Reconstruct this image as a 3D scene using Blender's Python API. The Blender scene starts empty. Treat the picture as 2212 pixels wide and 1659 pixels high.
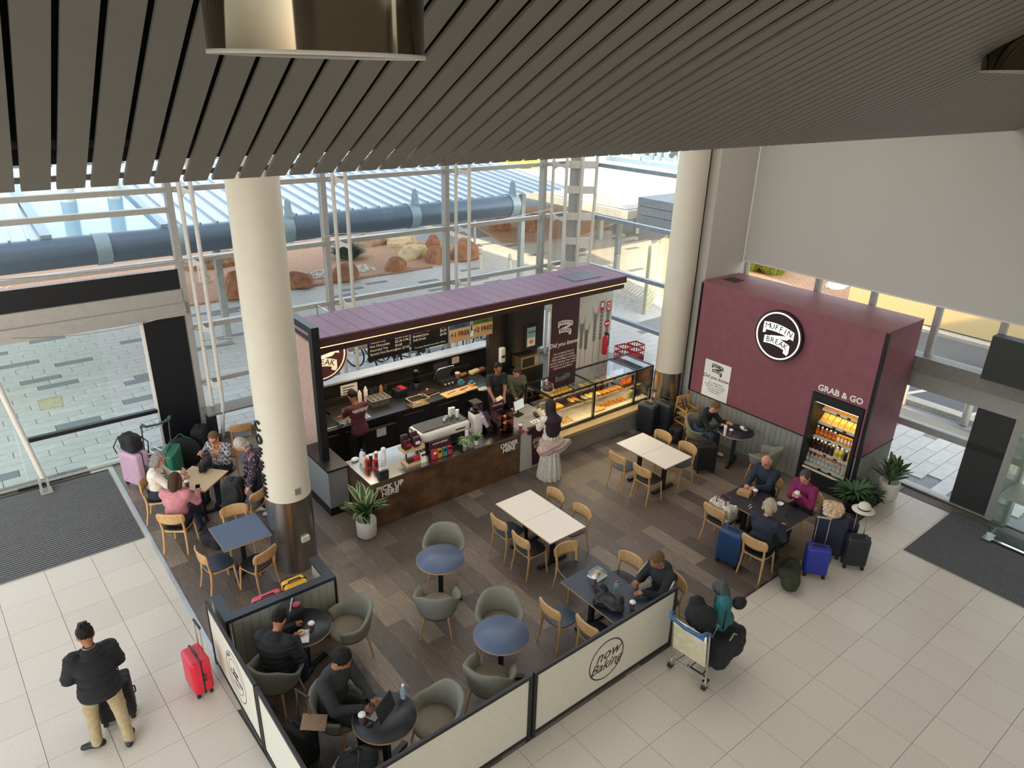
import bpy, bmesh, math, random
import numpy as np
from mathutils import Vector, Matrix, Euler
rnd = random.Random(7)
R = math.radians
PI = math.pi
sc = bpy.context.scene
COL = sc.collection
# ---------------------------------------------------------------- camera
FPX, CX, CY, H = 1547.8, 1106.0, 829.5, 7.5
yaw, pit, roll = R(50.849), R(23.2355), R(1.5417)
Fv = Vector((math.cos(pit)*math.cos(yaw), math.cos(pit)*math.sin(yaw), -math.sin(pit)))
rv = Fv.cross(Vector((0, 0, 1))).normalized()
uv = rv.cross(Fv)
cR = rv*math.cos(roll)+uv*math.sin(roll)
cU = -rv*math.sin(roll)+uv*math.cos(roll)
cam = bpy.data.cameras.new('camera')
camo = bpy.data.objects.new('camera', cam)
COL.objects.link(camo)
camo.matrix_world = Matrix(((cR.x, cU.x, -Fv.x, 0), (cR.y, cU.y, -Fv.y, 0), (cR.z, cU.z, -Fv.z, H), (0, 0, 0, 1)))
cam.sensor_fit = 'HORIZONTAL'
cam.sensor_width = 36
cam.lens = FPX/2212*36
cam.clip_start = 0.05
cam.clip_end = 300
sc.camera = camo
# ---------------------------------------------------------------- world, sun, exposure
w = bpy.data.worlds.new('world')
sc.world = w
w.use_nodes = True
nt = w.node_tree
bg = nt.nodes['Background']
sky = nt.nodes.new('ShaderNodeTexSky')
sky.sky_type = 'NISHITA'
sky.sun_disc = False
sky.sun_elevation = R(24)
sky.sun_rotation = R(194)
sky.air_density = 1.2
sky.dust_density = 2.5
hs = nt.nodes.new('ShaderNodeHueSaturation')
hs.inputs['Saturation'].default_value = .45
nt.links.new(sky.outputs[0], hs.inputs['Color'])
nt.links.new(hs.outputs[0], bg.inputs[0])
bg.inputs[1].default_value = 0.8
sun = bpy.data.lights.new('sun', 'SUN')
sun.energy = 11.0
sun.color = (1, .76, .46)
sun.angle = R(.6)
so = bpy.data.objects.new('sun', sun)
COL.objects.link(so)
sd = Vector((-.22, -.90, .42)).normalized()
so.rotation_euler = sd.to_track_quat('Z', 'Y').to_euler()
so.location = (40, -20, 30)
sc.view_settings.view_transform = 'Standard'
sc.view_settings.look = 'None'
sc.view_settings.gamma = 1
sc.view_settings.use_curve_mapping = False
sc.view_settings.exposure = -0.1
def area(name, loc, rot, sx, sy, e, col=(1, 1, 1)):
    l = bpy.data.lights.new(name, 'AREA'); l.shape = 'RECTANGLE'; l.size = sx; l.size_y = sy
    l.energy = e; l.color = col
    o = bpy.data.objects.new(name, l); COL.objects.link(o); o.location = loc; o.rotation_euler = rot
    return o
# unseen area lamps, added to brighten the hall: under the roof, behind the balcony
area('roof_fill_lamp', (8, 9.6, 9.2), (0, 0, 0), 12, 7.5, 400, (1, .97, .92))
area('hall_fill_lamp', (4, -3, 8.6), (0, 0, 0), 14, 6, 250, (1, .93, .84))

# ---------------------------------------------------------------- helpers
def ray(x, y):
    return Fv + cR*((x-CX)/FPX) - cU*((y-CY)/FPX)
def G(x, y, z=0.0):
    d = ray(x, y); t = (z-H)/d.z
    return Vector((d.x*t, d.y*t, z))
def GY(x, y, Y):
    d = ray(x, y); t = Y/d.y
    return Vector((d.x*t, Y, H+d.z*t))
def lin(c):
    return c/12.92 if c <= .04045 else ((c+.055)/1.055)**2.4
def hexc(h):
    return tuple(lin(int(h[i:i+2], 16)/255) for i in (0, 2, 4))
MATS = {}
def M(name, col=None, rough=.6, metal=0.0, var=.12, scale=12, bump=0.0, bscale=80, emit=0, alpha=1, trans=0, spec=.5, stretch=None, rand=0.0, coat=0):
    """procedural principled material: base colour broken up by noise, optional bump"""
    if name in MATS: return MATS[name]
    m = bpy.data.materials.new(name); m.use_nodes = True
    n = m.node_tree.nodes; l = m.node_tree.links; b = n['Principled BSDF']
    c = hexc(col) if isinstance(col, str) else col
    tc = n.new('ShaderNodeTexCoord'); mp = n.new('ShaderNodeMapping')
    l.new(tc.outputs['Object'], mp.inputs[0])
    if stretch: mp.inputs['Scale'].default_value = stretch
    no = n.new('ShaderNodeTexNoise'); no.inputs['Scale'].default_value = scale; no.inputs['Detail'].default_value = 4
    l.new(mp.outputs[0], no.inputs['Vector'])
    rp = n.new('ShaderNodeValToRGB')
    rp.color_ramp.elements[0].position = .3; rp.color_ramp.elements[1].position = .7
    rp.color_ramp.elements[0].color = (*[x*(1-var) for x in c], 1)
    rp.color_ramp.elements[1].color = (*[min(1, x*(1+var)) for x in c], 1)
    l.new(no.outputs['Fac'], rp.inputs[0])
    out = rp.outputs[0]
    if rand:
        oi = n.new('ShaderNodeObjectInfo'); mr = n.new('ShaderNodeMapRange')
        mr.inputs[3].default_value = 1-rand; mr.inputs[4].default_value = 1+rand
        l.new(oi.outputs['Random'], mr.inputs[0])
        mx = n.new('ShaderNodeMix'); mx.data_type = 'RGBA'; mx.blend_type = 'MULTIPLY'; mx.inputs[0].default_value = 1
        l.new(out, mx.inputs[6]); l.new(mr.outputs[0], mx.inputs[7]); out = mx.outputs[2]
    l.new(out, b.inputs['Base Color'])
    b.inputs['Roughness'].default_value = rough; b.inputs['Metallic'].default_value = metal
    b.inputs['Specular IOR Level'].default_value = spec
    if coat: b.inputs['Coat Weight'].default_value = coat
    if trans: b.inputs['Transmission Weight'].default_value = trans
    if alpha < 1: b.inputs['Alpha'].default_value = alpha
    if emit:
        l.new(out, b.inputs['Emission Color']); b.inputs['Emission Strength'].default_value = emit
    if bump:
        nb = n.new('ShaderNodeTexNoise'); nb.inputs['Scale'].default_value = bscale; nb.inputs['Detail'].default_value = 3
        l.new(mp.outputs[0], nb.inputs['Vector'])
        bp = n.new('ShaderNodeBump'); bp.inputs['Strength'].default_value = bump; bp.inputs['Distance'].default_value = .02
        l.new(nb.outputs['Fac'], bp.inputs['Height']); l.new(bp.outputs[0], b.inputs['Normal'])
    MATS[name] = m
    return m
def glassmat(name, tint, refl=1.0, rough=0.0):
    if name in MATS: return MATS[name]
    m = bpy.data.materials.new(name); m.use_nodes = True
    n = m.node_tree.nodes; l = m.node_tree.links
    n.remove(n['Principled BSDF'])
    t = n.new('ShaderNodeBsdfTransparent'); t.inputs[0].default_value = (*tint, 1)
    g = n.new('ShaderNodeBsdfGlossy'); g.inputs['Roughness'].default_value = rough
    f = n.new('ShaderNodeFresnel'); f.inputs[0].default_value = 1.45
    ml = n.new('ShaderNodeMath'); ml.operation = 'MULTIPLY'; ml.inputs[1].default_value = refl
    mx = n.new('ShaderNodeMixShader')
    l.new(f.outputs[0], ml.inputs[0]); l.new(ml.outputs[0], mx.inputs[0])
    l.new(t.outputs[0], mx.inputs[1]); l.new(g.outputs[0], mx.inputs[2])
    l.new(mx.outputs[0], n['Material Output'].inputs[0])
    MATS[name] = m
    return m
GLASS = glassmat('window_glass', (.95, .97, .97), .3)
DOORGLASS = glassmat('door_glass', (.91, .96, .93), .35)
CLEAR = glassmat('clear_plastic', (.94, .95, .95), .8)

def rotm(r):
    return Euler(r).to_matrix() if r is not None else Matrix.Identity(3)
class MB:
    """collects geometry; build() links it as ONE mesh object"""
    def __init__(s): s.v = []; s.f = []; s.m = []; s.cur = 0; s.sm = []
    def mat(s, i): s.cur = i; return s
    def add(s, vs, fs, smooth=False):
        o = len(s.v); s.v += [tuple(x) for x in vs]
        for f in fs: s.f.append([i+o for i in f]); s.m.append(s.cur); s.sm.append(smooth)
        return s
    def box(s, c, d, rot=None):
        rm = rotm(rot); c = Vector(c); hx, hy, hz = d[0]/2, d[1]/2, d[2]/2
        vs = [c+rm@Vector((x*hx, y*hy, z*hz)) for x in (-1, 1) for y in (-1, 1) for z in (-1, 1)]
        return s.add(vs, [(0, 1, 3, 2), (4, 6, 7, 5), (0, 4, 5, 1), (2, 3, 7, 6), (0, 2, 6, 4), (1, 5, 7, 3)])
    def bb(s, a, b):
        return s.box([(a[i]+b[i])/2 for i in range(3)], [abs(b[i]-a[i]) for i in range(3)])
    def beam(s, p0, p1, wd, ht, up=(0, 0, 1)):
        p0 = Vector(p0); p1 = Vector(p1); d = (p1-p0).normalized(); u = Vector(up)
        sx = d.cross(u)
        if sx.length < 1e-4: sx = d.cross(Vector((1, 0, 0)))
        sx.normalize(); u = sx.cross(d)
        vs = [p+sx*(a*wd/2)+u*(b*ht/2) for p in (p0, p1) for a, b in ((-1, -1), (1, -1), (1, 1), (-1, 1))]
        return s.add(vs, [(0, 3, 2, 1), (4, 5, 6, 7), (0, 1, 5, 4), (1, 2, 6, 5), (2, 3, 7, 6), (3, 0, 4, 7)])
    def cyl(s, p0, p1, r0, r1=None, n=12, cap=True):
        r1 = r0 if r1 is None else r1
        p0 = Vector(p0); p1 = Vector(p1); d = (p1-p0).normalized()
        a = d.cross(Vector((0, 0, 1)))
        if a.length < 1e-3: a = Vector((1, 0, 0))
        a.normalize(); b = d.cross(a)
        vs = [p+(a*math.cos(t*2*PI/n)+b*math.sin(t*2*PI/n))*r for p, r in ((p0, r0), (p1, r1)) for t in range(n)]
        s.add(vs, [(i, i+n, (i+1) % n+n, (i+1) % n) for i in range(n)], True)
        if cap:
            s.add(vs[:n], [tuple(range(n))]); s.add(vs[n:], [tuple(range(n-1, -1, -1))])
        return s
    def tube(s, pts, r, n=8, closed=False):
        pts = [Vector(p) for p in pts]; N = len(pts); rs = r if isinstance(r, (list, tuple)) else [r]*N
        vs = []; pa = None
        for i, p in enumerate(pts):
            if closed: d = pts[(i+1) % N]-pts[i-1]
            else: d = pts[min(i+1, N-1)]-pts[max(i-1, 0)]
            d.normalize()
            a = d.cross(Vector((0, 0, 1))) if pa is None else (pa-d*pa.dot(d))
            if a.length < 1e-3: a = d.cross(Vector((1, 0, 0)))
            a.normalize(); pa = a; b = d.cross(a)
            vs += [p+(a*math.cos(t*2*PI/n)+b*math.sin(t*2*PI/n))*rs[i] for t in range(n)]
        fs = []
        for i in range(N if closed else N-1):
            j = (i+1) % N
            fs += [(i*n+t, j*n+t, j*n+(t+1) % n, i*n+(t+1) % n) for t in range(n)]
        s.add(vs, fs, True)
        if not closed:
            s.add(vs[:n], [tuple(range(n))]); s.add(vs[-n:], [tuple(range(n-1, -1, -1))])
        return s
    def lathe(s, prof, n=20, c=(0, 0, 0), rot=None, smooth=True, close=True):
        rm = rotm(rot); c = Vector(c); vs = []
        for r, z in prof:
            vs += [c+rm@Vector((r*math.cos(t*2*PI/n), r*math.sin(t*2*PI/n), z)) for t in range(n)]
        fs = []
        for i in range(len(prof)-1):
            fs += [(i*n+t, i*n+(t+1) % n, (i+1)*n+(t+1) % n, (i+1)*n+t) for t in range(n)]
        s.add(vs, fs, smooth)
        if close:
            if prof[0][0] > 1e-5: s.add(vs[:n], [tuple(range(n-1, -1, -1))])
            if prof[-1][0] > 1e-5: s.add(vs[-n:], [tuple(range(n))])
        return s
    def prism(s, poly, z0, z1, mtx=None):
        mtx = mtx or Matrix.Identity(4); n = len(poly)
        vs = [mtx@Vector((x, y, z0)) for x, y in poly]+[mtx@Vector((x, y, z1)) for x, y in poly]
        return s.add(vs, [tuple(range(n-1, -1, -1)), tuple(range(n, 2*n))]+[(i, (i+1) % n, (i+1) % n+n, i+n) for i in range(n)])
    def ell(s, c, r, rot=None, n=12, k=8):
        rm = rotm(rot); c = Vector(c); vs = []
        for i in range(k+1):
            a = PI*i/k
            vs += [c+rm@Vector((r[0]*math.sin(a)*math.cos(2*PI*t/n), r[1]*math.sin(a)*math.sin(2*PI*t/n), -r[2]*math.cos(a))) for t in range(n)]
        fs = []
        for i in range(k):
            fs += [(i*n+t, i*n+(t+1) % n, (i+1)*n+(t+1) % n, (i+1)*n+t) for t in range(n)]
        return s.add(vs, fs, True)
    def rbox(s, c, d, r, rot=None, q=3):
        """box with rounded edges"""
        rm = rotm(rot); c = Vector(c); h = [max(0, x/2-r) for x in d]
        th = []
        for k in range(4): th += [(k*90+90*i/q, k) for i in range(q+1)]
        ph = [(-90+90*i/q, -1) for i in range(q+1)]+[(90*i/q, 1) for i in range(q+1)]
        sg = [(1, 1), (-1, 1), (-1, -1), (1, -1)]; n = len(th); vs = []
        for p, sz in ph:
            for t, k in th:
                v = Vector((math.cos(R(p))*math.cos(R(t)), math.cos(R(p))*math.sin(R(t)), math.sin(R(p))))*r
                vs.append(c+rm@(v+Vector((sg[k][0]*h[0], sg[k][1]*h[1], sz*h[2]))))
        fs = []
        for i in range(len(ph)-1):
            fs += [(i*n+t, i*n+(t+1) % n, (i+1)*n+(t+1) % n, (i+1)*n+t) for t in range(n)]
        s.add(vs, fs, True)
        s.add(vs[:n], [tuple(range(n-1, -1, -1))]); s.add(vs[-n:], [tuple(range(n))])
        return s
    def mesh(s, name, mats):
        me = bpy.data.meshes.new(name); me.from_pydata(s.v, [], s.f)
        for m in (mats if isinstance(mats, (list, tuple)) else [mats]): me.materials.append(m)
        if any(s.m): me.polygons.foreach_set('material_index', s.m)
        if any(s.sm): me.polygons.foreach_set('use_smooth', s.sm)
        me.update()
        return me
    def build(s, name, mats, parent=None, loc=None):
        return put(name, s.mesh(name, mats), parent, loc)
def put(name, me, parent=None, loc=None, rz=0):
    o = bpy.data.objects.new(name, me); COL.objects.link(o)
    if parent: o.parent = parent
    if loc is not None: o.location = loc
    if rz: o.rotation_euler = (0, 0, rz)
    return o
def tag(o, label, cat, group=None):
    o['label'] = label; o['category'] = cat
    if group: o['group'] = group
    return o
def thing(name, label, cat, loc=(0, 0, 0), rz=0, group=None):
    o = bpy.data.objects.new(name, None); COL.objects.link(o)
    o.empty_display_size = .1
    o.location = loc; o.rotation_euler = (0, 0, rz)
    return tag(o, label, cat, group)
def struct(name, o=None, label=None, cat=None):
    if o is None:
        o = bpy.data.objects.new(name, None); COL.objects.link(o); o.empty_display_size = .1
    o['kind'] = 'structure'
    if label: o['label'] = label
    if cat: o['category'] = cat
    return o
def dup(root, loc, rz, label=None, group=None, link=None):
    r = root.copy(); COL.objects.link(r); r.location = loc; r.rotation_euler = (0, 0, rz)
    if label: r['label'] = label
    if group: r['group'] = group
    for ch in root.children:
        c = ch.copy(); COL.objects.link(c); c.parent = r
        for g in ch.children:
            d = g.copy(); COL.objects.link(d); d.parent = c
    return r
def text(body, size, mat, parent, mtx, ext=.002, off=0.0, shear=0, align='CENTER', name='lettering', sp=1.0, lsp=.8):
    cu = bpy.data.curves.new('t', 'FONT'); cu.body = body; cu.size = size; cu.extrude = ext; cu.offset = off
    cu.shear = shear; cu.align_x = align; cu.align_y = 'CENTER'; cu.space_character = sp; cu.space_line = lsp
    cu.resolution_u = 2
    o = bpy.data.objects.new('t', cu)
    me = bpy.data.meshes.new_from_object(o)
    bpy.data.objects.remove(o); bpy.data.curves.remove(cu)
    me.materials.clear(); me.materials.append(mat)
    me.transform(mtx); me.name = name
    return put(name, me, parent)
def frame(o, x, y):
    """4x4 from origin, x axis, y axis"""
    x = Vector(x).normalized(); y = Vector(y).normalized(); z = x.cross(y)
    return Matrix(((x.x, y.x, z.x, o[0]), (x.y, y.y, z.y, o[1]), (x.z, y.z, z.z, o[2]), (0, 0, 0, 1)))
# ---- implicit surfaces (smooth union of capsules, ellipsoids, boxes) meshed by surface nets
def sdf_mesh(prims, h=.015, k=.02, ripple=None):
    """prims: ('c',p0,p1,r0,r1,label) ('e',c,radii,rotm,label) ('b',c,half,r,rotm,label); a leading '-' on type subtracts"""
    lo = np.array([9e9]*3); hi = -lo
    for p in prims:
        if p[0][0] == '-': continue
        if p[0] == 'c': pts = np.array([p[1], p[2]]); rr = max(p[3], p[4])
        else: pts = np.array([p[1]]); rr = max(p[2])*(1.75 if p[0] == 'b' else 1)+(p[3] if p[0] == 'b' else 0)
        lo = np.minimum(lo, pts.min(0)-rr); hi = np.maximum(hi, pts.max(0)+rr)
    lo -= 3*h; hi += 3*h
    n = np.ceil((hi-lo)/h).astype(int)+1
    ax = [lo[i]+h*np.arange(n[i]) for i in range(3)]
    F = np.full(n, .5); LB = np.zeros(n, int); best = np.full(n, 9.)
    for p in prims:
        t = p[0].lstrip('-')
        if t == 'c': pts = np.array([p[1], p[2]]); rr = max(p[3], p[4])
        else: pts = np.array([p[1]]); rr = max(p[2])*(1.75 if t == 'b' else 1)+(p[3] if t == 'b' else 0)
        mg = rr+max(.06, 3*h)
        i0 = np.clip(((pts.min(0)-mg-lo)/h).astype(int), 0, n-1); i1 = np.clip(((pts.max(0)+mg-lo)/h).astype(int)+2, 1, n)
        sl = tuple(slice(i0[i], i1[i]) for i in range(3))
        if any(i1 <= i0): continue
        X = np.stack(np.meshgrid(*[ax[i][sl[i]] for i in range(3)], indexing='ij'), -1)
        if t == 'c':
            a = np.array(p[1], float); b = np.array(p[2], float); ab = b-a; q = X-a
            tt = np.clip((q@ab)/max(1e-9, ab@ab), 0, 1)
            d = np.linalg.norm(q-tt[..., None]*ab, axis=-1)-(p[3]+(p[4]-p[3])*tt); lab = p[5]
        elif t == 'e':
            q = X-np.array(p[1], float)
            if p[3] is not None: q = q@np.array(p[3])
            rd = np.array(p[2], float); k0 = np.linalg.norm(q/rd, axis=-1); k1 = np.linalg.norm(q/rd**2, axis=-1)
            d = k0*(k0-1)/np.maximum(k1, 1e-6); lab = p[4]
        else:
            q = X-np.array(p[1], float)
            if p[4] is not None: q = q@np.array(p[4])
            q = np.abs(q)-np.array(p[2], float)+p[3]
            d = np.linalg.norm(np.maximum(q, 0), axis=-1)+np.minimum(q.max(-1), 0)-p[3]; lab = p[5]
        if p[0][0] == '-':
            F[sl] = np.maximum(F[sl], -d); continue
        f = F[sl]; hh = np.clip(.5+.5*(f-d)/k, 0, 1)
        F[sl] = f*(1-hh)+d*hh-k*hh*(1-hh)
        bs = best[sl]; LB[sl] = np.where(d < bs, lab, LB[sl]); best[sl] = np.minimum(bs, d)
    if ripple is not None:
        X = np.stack(np.meshgrid(*ax, indexing='ij'), -1); F = F+ripple(X, LB)
    S = F < 0
    m = n-1
    cnt = np.zeros(m, int); cor = {}
    for i in (0, 1):
        for j in (0, 1):
            for kk in (0, 1):
                cor[i, j, kk] = (slice(i, i+m[0]), slice(j, j+m[1]), slice(kk, kk+m[2])); cnt += S[cor[i, j, kk]]
    act = (cnt > 0) & (cnt < 8)
    idx = np.full(m, -1); idx[act] = np.arange(act.sum())
    base = np.argwhere(act)
    acc = np.zeros((len(base), 3)); num = np.zeros(len(base))
    for a in range(3):
        for u_ in (0, 1):
            for v_ in (0, 1):
                c0 = [0, 0, 0]; o = [x for x in range(3) if x != a]; c0[o[0]] = u_; c0[o[1]] = v_; c1 = list(c0); c1[a] = 1
                f0 = F[cor[tuple(c0)]][act]; f1 = F[cor[tuple(c1)]][act]
                cr = (f0 < 0) != (f1 < 0); tt = np.where(cr, f0/np.where(cr, f0-f1, 1), 0)
                p = np.array(c0, float)+np.zeros((len(base), 3)); p[:, a] = tt
                acc += p*cr[:, None]; num += cr
    V = lo+h*(base+acc/np.maximum(num, 1)[:, None])
    lab = LB[base[:, 0], base[:, 1], base[:, 2]]
    Q = []
    for a in range(3):
        o = [(a+1) % 3, (a+2) % 3]
        s0 = [slice(1, m[x]) for x in range(3)]; s0[a] = slice(0, m[a]); s1 = list(s0); s1[a] = slice(1, m[a]+1)
        A = S[tuple(s0)]; B = S[tuple(s1)]
        e = np.argwhere(A != B)
        if not len(e): continue
        pos = e.copy(); pos[:, o[0]] += 1; pos[:, o[1]] += 1
        def cell(d0, d1):
            q = pos.copy(); q[:, o[0]] -= d0; q[:, o[1]] -= d1
            return idx[q[:, 0], q[:, 1], q[:, 2]]
        qd = np.stack([cell(1, 1), cell(0, 1), cell(0, 0), cell(1, 0)], 1)
        flip = ~A[e[:, 0], e[:, 1], e[:, 2]]
        qd[flip] = qd[flip][:, ::-1]
        Q.append(qd)
    Q = np.concatenate(Q)
    Q = Q[(Q >= 0).all(1)]
    return V, Q, lab[Q[:, 0]]
def sdf_add(mb, prims, h=.015, k=.02, ripple=None, labels=True):
    V, Q, L = sdf_mesh(prims, h, k, ripple)
    o = len(mb.v); mb.v += [tuple(x) for x in V.tolist()]
    mb.f += (Q+o).tolist(); mb.m += (L.tolist() if labels else [mb.cur]*len(Q)); mb.sm += [True]*len(Q)
    return mb
# ================================================================ materials
WHITE = M('white_paint', 'd8d4cb', .5, var=.03)
FRAME = M('frame_grey_aluminium', 'a3a19c', .45, .3, var=.05)
STEEL = M('brushed_steel', 'a9a49c', .28, 1, var=.15, scale=3, stretch=(8, 8, .15))
CHROME = M('chrome', 'd0cfcc', .12, 1, var=.03)
BLACK = M('black_powder_coat', '15161a', .45, var=.2)
BLACKP = M('black_plastic', '1b1c1e', .5, var=.2)
DARKTOP = M('dark_laminate', '262220', .35, var=.15)
MAROON = M('maroon_panel', '86505a', .5, var=.1, scale=5, bump=.04, bscale=300)
MAROOND = M('dark_maroon', '35191f', .5, var=.15)
GREYBOARD = M('grey_board', '85867f', .6, var=.06, rand=.06)
OAK = M('light_oak', 'c39a68', .45, var=.14, scale=6, stretch=(6, 6, .8))
PLY = M('ply_edge', 'ab8a63', .5, var=.2, scale=10, stretch=(1, 1, 30))
SILVER = M('silver_edge', 'b9c2c6', .3, .6, var=.05)
CREAMTOP = M('cream_laminate', 'efe3d2', .35, var=.02)
BLUETOP = M('blue_linoleum', '52607a', .45, var=.06, scale=60)
DARKBLUETOP = M('slate_linoleum', '333a47', .45, var=.08, scale=60)
SLATE = M('charcoal_linoleum', '26272b', .4, var=.1, scale=60)
MAPLETOP = M('maple_laminate', 'd8bf9a', .4, var=.05, scale=5, stretch=(1, 8, 1))
SEATBLK = M('black_vinyl', '1d1f24', .4, var=.1)
SEATBLU = M('navy_vinyl', '2d3a4d', .4, var=.1)
TUB = M('sage_grey_fabric', '7f7e72', .85, var=.12, scale=90, bump=.15, bscale=250)
TUBSEAT = M('sage_seat_fabric', '877e6c', .85, var=.12, scale=90, bump=.15, bscale=250)
PRINTW = M('print_white', 'f1efe9', .5, var=.01)
PRINTK = M('print_black', '141414', .5, var=.01)
PRINTM = M('print_maroon', '43202a', .5, var=.02)
TILE = M('terrazzo_tile', 'cfc6b8', .3, var=.05, scale=35, rand=.035, spec=.4)
GROUT = M('grout', '6e675f', .8)
CONC = M('concrete_paver', 'c4c2bd', .8, var=.08, scale=6, rand=.06, bump=.1)
CONCD = M('dark_paver', '83868a', .8, var=.08, scale=6, bump=.1)
BASALT = M('paver_bed', '8b8c8d', .9)
GRAVEL = M('red_gravel', 'b58d70', .95, var=.4, scale=18, bump=.9, bscale=22)
ASPHALT = M('asphalt', '5d6063', .9, var=.15, scale=60, bump=.3)
CEIL = M('slat_grey', '85837d', .5, .2, var=.03, rand=.02)
VOID = M('void_black', '0b0c0f', .9)
# ================================================================ floors
floor = MB().bb((-8, -6, -.3), (14.4, 15.0, -.02)).build('floor', GROUT); struct('floor', floor)
def tile_field(x0, x1, y0, y1, s, ox, oy, ang, inside, gap=.005):
    me = MB().bb((-s/2+gap/2, -s/2+gap/2, -.02), (s/2-gap/2, s/2-gap/2, 0)).mesh('tile', TILE)
    ca, sa = math.cos(ang), math.sin(ang)
    for i in range(int((x0-ox)/s)-1, int((x1-ox)/s)+2):
        for j in range(int((y0-oy)/s)-1, int((y1-oy)/s)+2):
            u, v = (i+.5)*s, (j+.5)*s
            x, y = ox+u*ca-v*sa, oy+u*sa+v*ca
            if inside(x, y): put('tile', me, floor, (x, y, 0), ang)
S = .66
tile_field(-2, 2, 3, 15, S, .19, 9.93, R(2.2), lambda x, y: -1.6 < x < 1.95 and 4.6 < y < 15.2 and not (x < 1.2 and y > 12.3))
tile_field(1.4, 15, -2, 5.5, S, 8.05, 4.45, 0, lambda x, y: 1.95 <= x < 14.3 and -.4 < y < 4.95)
MB().bb((-8, -6, -.021), (-1.8, 15, -.001)).bb((-1.8, -6, -.021), (14.4, -.45, -.001)).build('tiled_margin', TILE, floor)
# vinyl planks of the cafe floor
PLK = []
for i, (c, r_) in enumerate((('6d6056', .08), ('5c524b', .08), ('786b60', .08), ('665a52', .08), ('87796a', .08))):
    PLK.append(M('vinyl_plank_%s' % 'abcde'[i], c, .42, var=.42, scale=6, stretch=(16, .8, 1), rand=r_, bump=.08, bscale=30))
PW, PL = .305, 1.22
pmesh = [MB().bb((-PW/2+.001, -PL/2+.001, -.012), (PW/2-.001, PL/2-.001, .006)).mesh('plank', m) for m in PLK]
MB().bb((1.70, 4.70, -.02), (9.85, 14.95, -.004)).bb((9.85, 4.75, -.02), (12.76, 14.95, -.004)).bb((12.76, 4.75, -.02), (14.3, 5.1, -.004)).bb((12.76, 9.3, -.02), (14.35, 14.95, -.004)).build('plank_bed', PLK[1], floor)
for i in range(37):
    x = 1.72+PW*(i+.5)
    off = (i*.47) % 1*PL
    for j in range(-1, 10):
        y = 4.72+off+PL*(j+.5)-PL
        y0, y1 = y-PL/2, y+PL/2
        if y1 < 4.75 or y0 > 14.9 or (x > 4.9 and y0 > 10) or x > 12.7: continue
        me = pmesh[rnd.choice((0, 0, 1, 1, 2, 2, 3, 3, 4))]
        a, b = max(y0, 4.72), min(y1, 14.94)
        o = put('plank', me, floor, (x, (a+b)/2, 0)); o.scale = (1, (b-a)/PL, 1)
MB().bb((1.66, 4.72, -.01), (1.72, 14.95, .012)).build('edge_strip', SILVER, floor)
MB().bb((6.95, 4.69, -.01), (12.9, 4.72, .01)).build('edge_strip', STEEL, floor)
# entrance mats
MATR = M('mat_rib', '6f6f70', .8, var=.1); MATB = M('mat_base', '26272a', .9)
for x0, x1, y0, y1, lab in ((-2.5, 1.62, 11.95, 14.85, 'dark ribbed entrance mat inside the left glass doors'), (12.06, 14.1, -1.2, 3.76, 'dark ribbed entrance mat inside the right doorway')):
    t = thing('entrance_mat', lab, 'mat', ((x0+x1)/2, (y0+y1)/2, 0))
    hx, hy = (x1-x0)/2, (y1-y0)/2
    MB().bb((-hx, -hy, .001), (hx, hy, .008)).build('backing', MATB, t)
    m = MB()
    if x0 < 0:
        for k in range(int(2*hy/.062)): m.bb((-hx, -hy+.062*k, .008), (hx, -hy+.062*k+.03, .014))
    else:
        for k in range(int(2*hx/.055)): m.bb((-hx+.055*k, -hy, .008), (-hx+.055*k+.026, hy, .014))
    o = m.build('ribs', MATR, t); o['kind'] = 'stuff'
# ================================================================ slatted ceiling
ceil = struct('ceiling')
YE, ZE, PITCH = 4.6, 6.89, .1622
def slope(x):
    x = x/.511
    pts = ((-2, 36.5), (1, 35.6), (2.3, 34), (3.7, 32.2), (8.5, 26), (16, 25.5), (40, 25.5))
    for (a, b), (c, d) in zip(pts, pts[1:]):
        if x <= c: return R(b+(d-b)*max(0, (x-a))/(c-a))
    return R(25.5)
NS = 97
bk = MB()
for i in range(-7, NS-7):
    x = .383+PITCH*i+PITCH*.5
    s = slope(x); L = 6.4
    p0 = Vector((x, YE, ZE)); d = Vector((0, -math.cos(s), math.sin(s)))
    MB().beam((0, 0, 0), d*L, .134, .02, (0, d.z, -d.y)).build('slat', CEIL, ceil, p0)
rowsv = []
for i in range(-8, NS-6):
    x = .383+PITCH*i; s = slope(x); d = Vector((0, -math.cos(s), math.sin(s))); nrm = Vector((0, math.sin(s), math.cos(s)))
    a = Vector((x, YE, ZE))+nrm*.12+d*.03; rowsv += [a, a+d*6.6]
bk.add(rowsv, [(2*i, 2*i+2, 2*i+3, 2*i+1) for i in range(len(rowsv)//2-1)])
bk.build('dark_gap_backing', VOID, ceil)  # black sheet above the slats, darkness of the gaps put into its colour
m = MB()
for t_, dz in ((.35, .05), (2.6, .05)):
    for i in range(-7, NS-8):
        x = .383+PITCH*(i+.5); s = slope(x); d = Vector((0, -math.cos(s), math.sin(s))); nrm = Vector((0, math.sin(s), math.cos(s)))
        s2 = slope(x+PITCH); d2 = Vector((0, -math.cos(s2), math.sin(s2)))
        m.beam(Vector((x, YE, ZE))+d*t_+nrm*dz, Vector((x+PITCH, YE, ZE))+d2*t_+nrm*dz, .05, .04)
m.build('carrier_rail', M('carrier', '3c3d40', .5), ceil)
MB().bb((-.9, YE+.0, ZE+.03), (14.6, YE+.03, ZE+.06)).build('edge_trim', WHITE, ceil)
# high roof over the hall
roof = MB().bb((-8, -6, 9.4), (14.8, 15.3, 9.6)).build('ceiling', M('roof_lining', 'c9c6be', .8)); struct('ceiling', roof)
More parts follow.
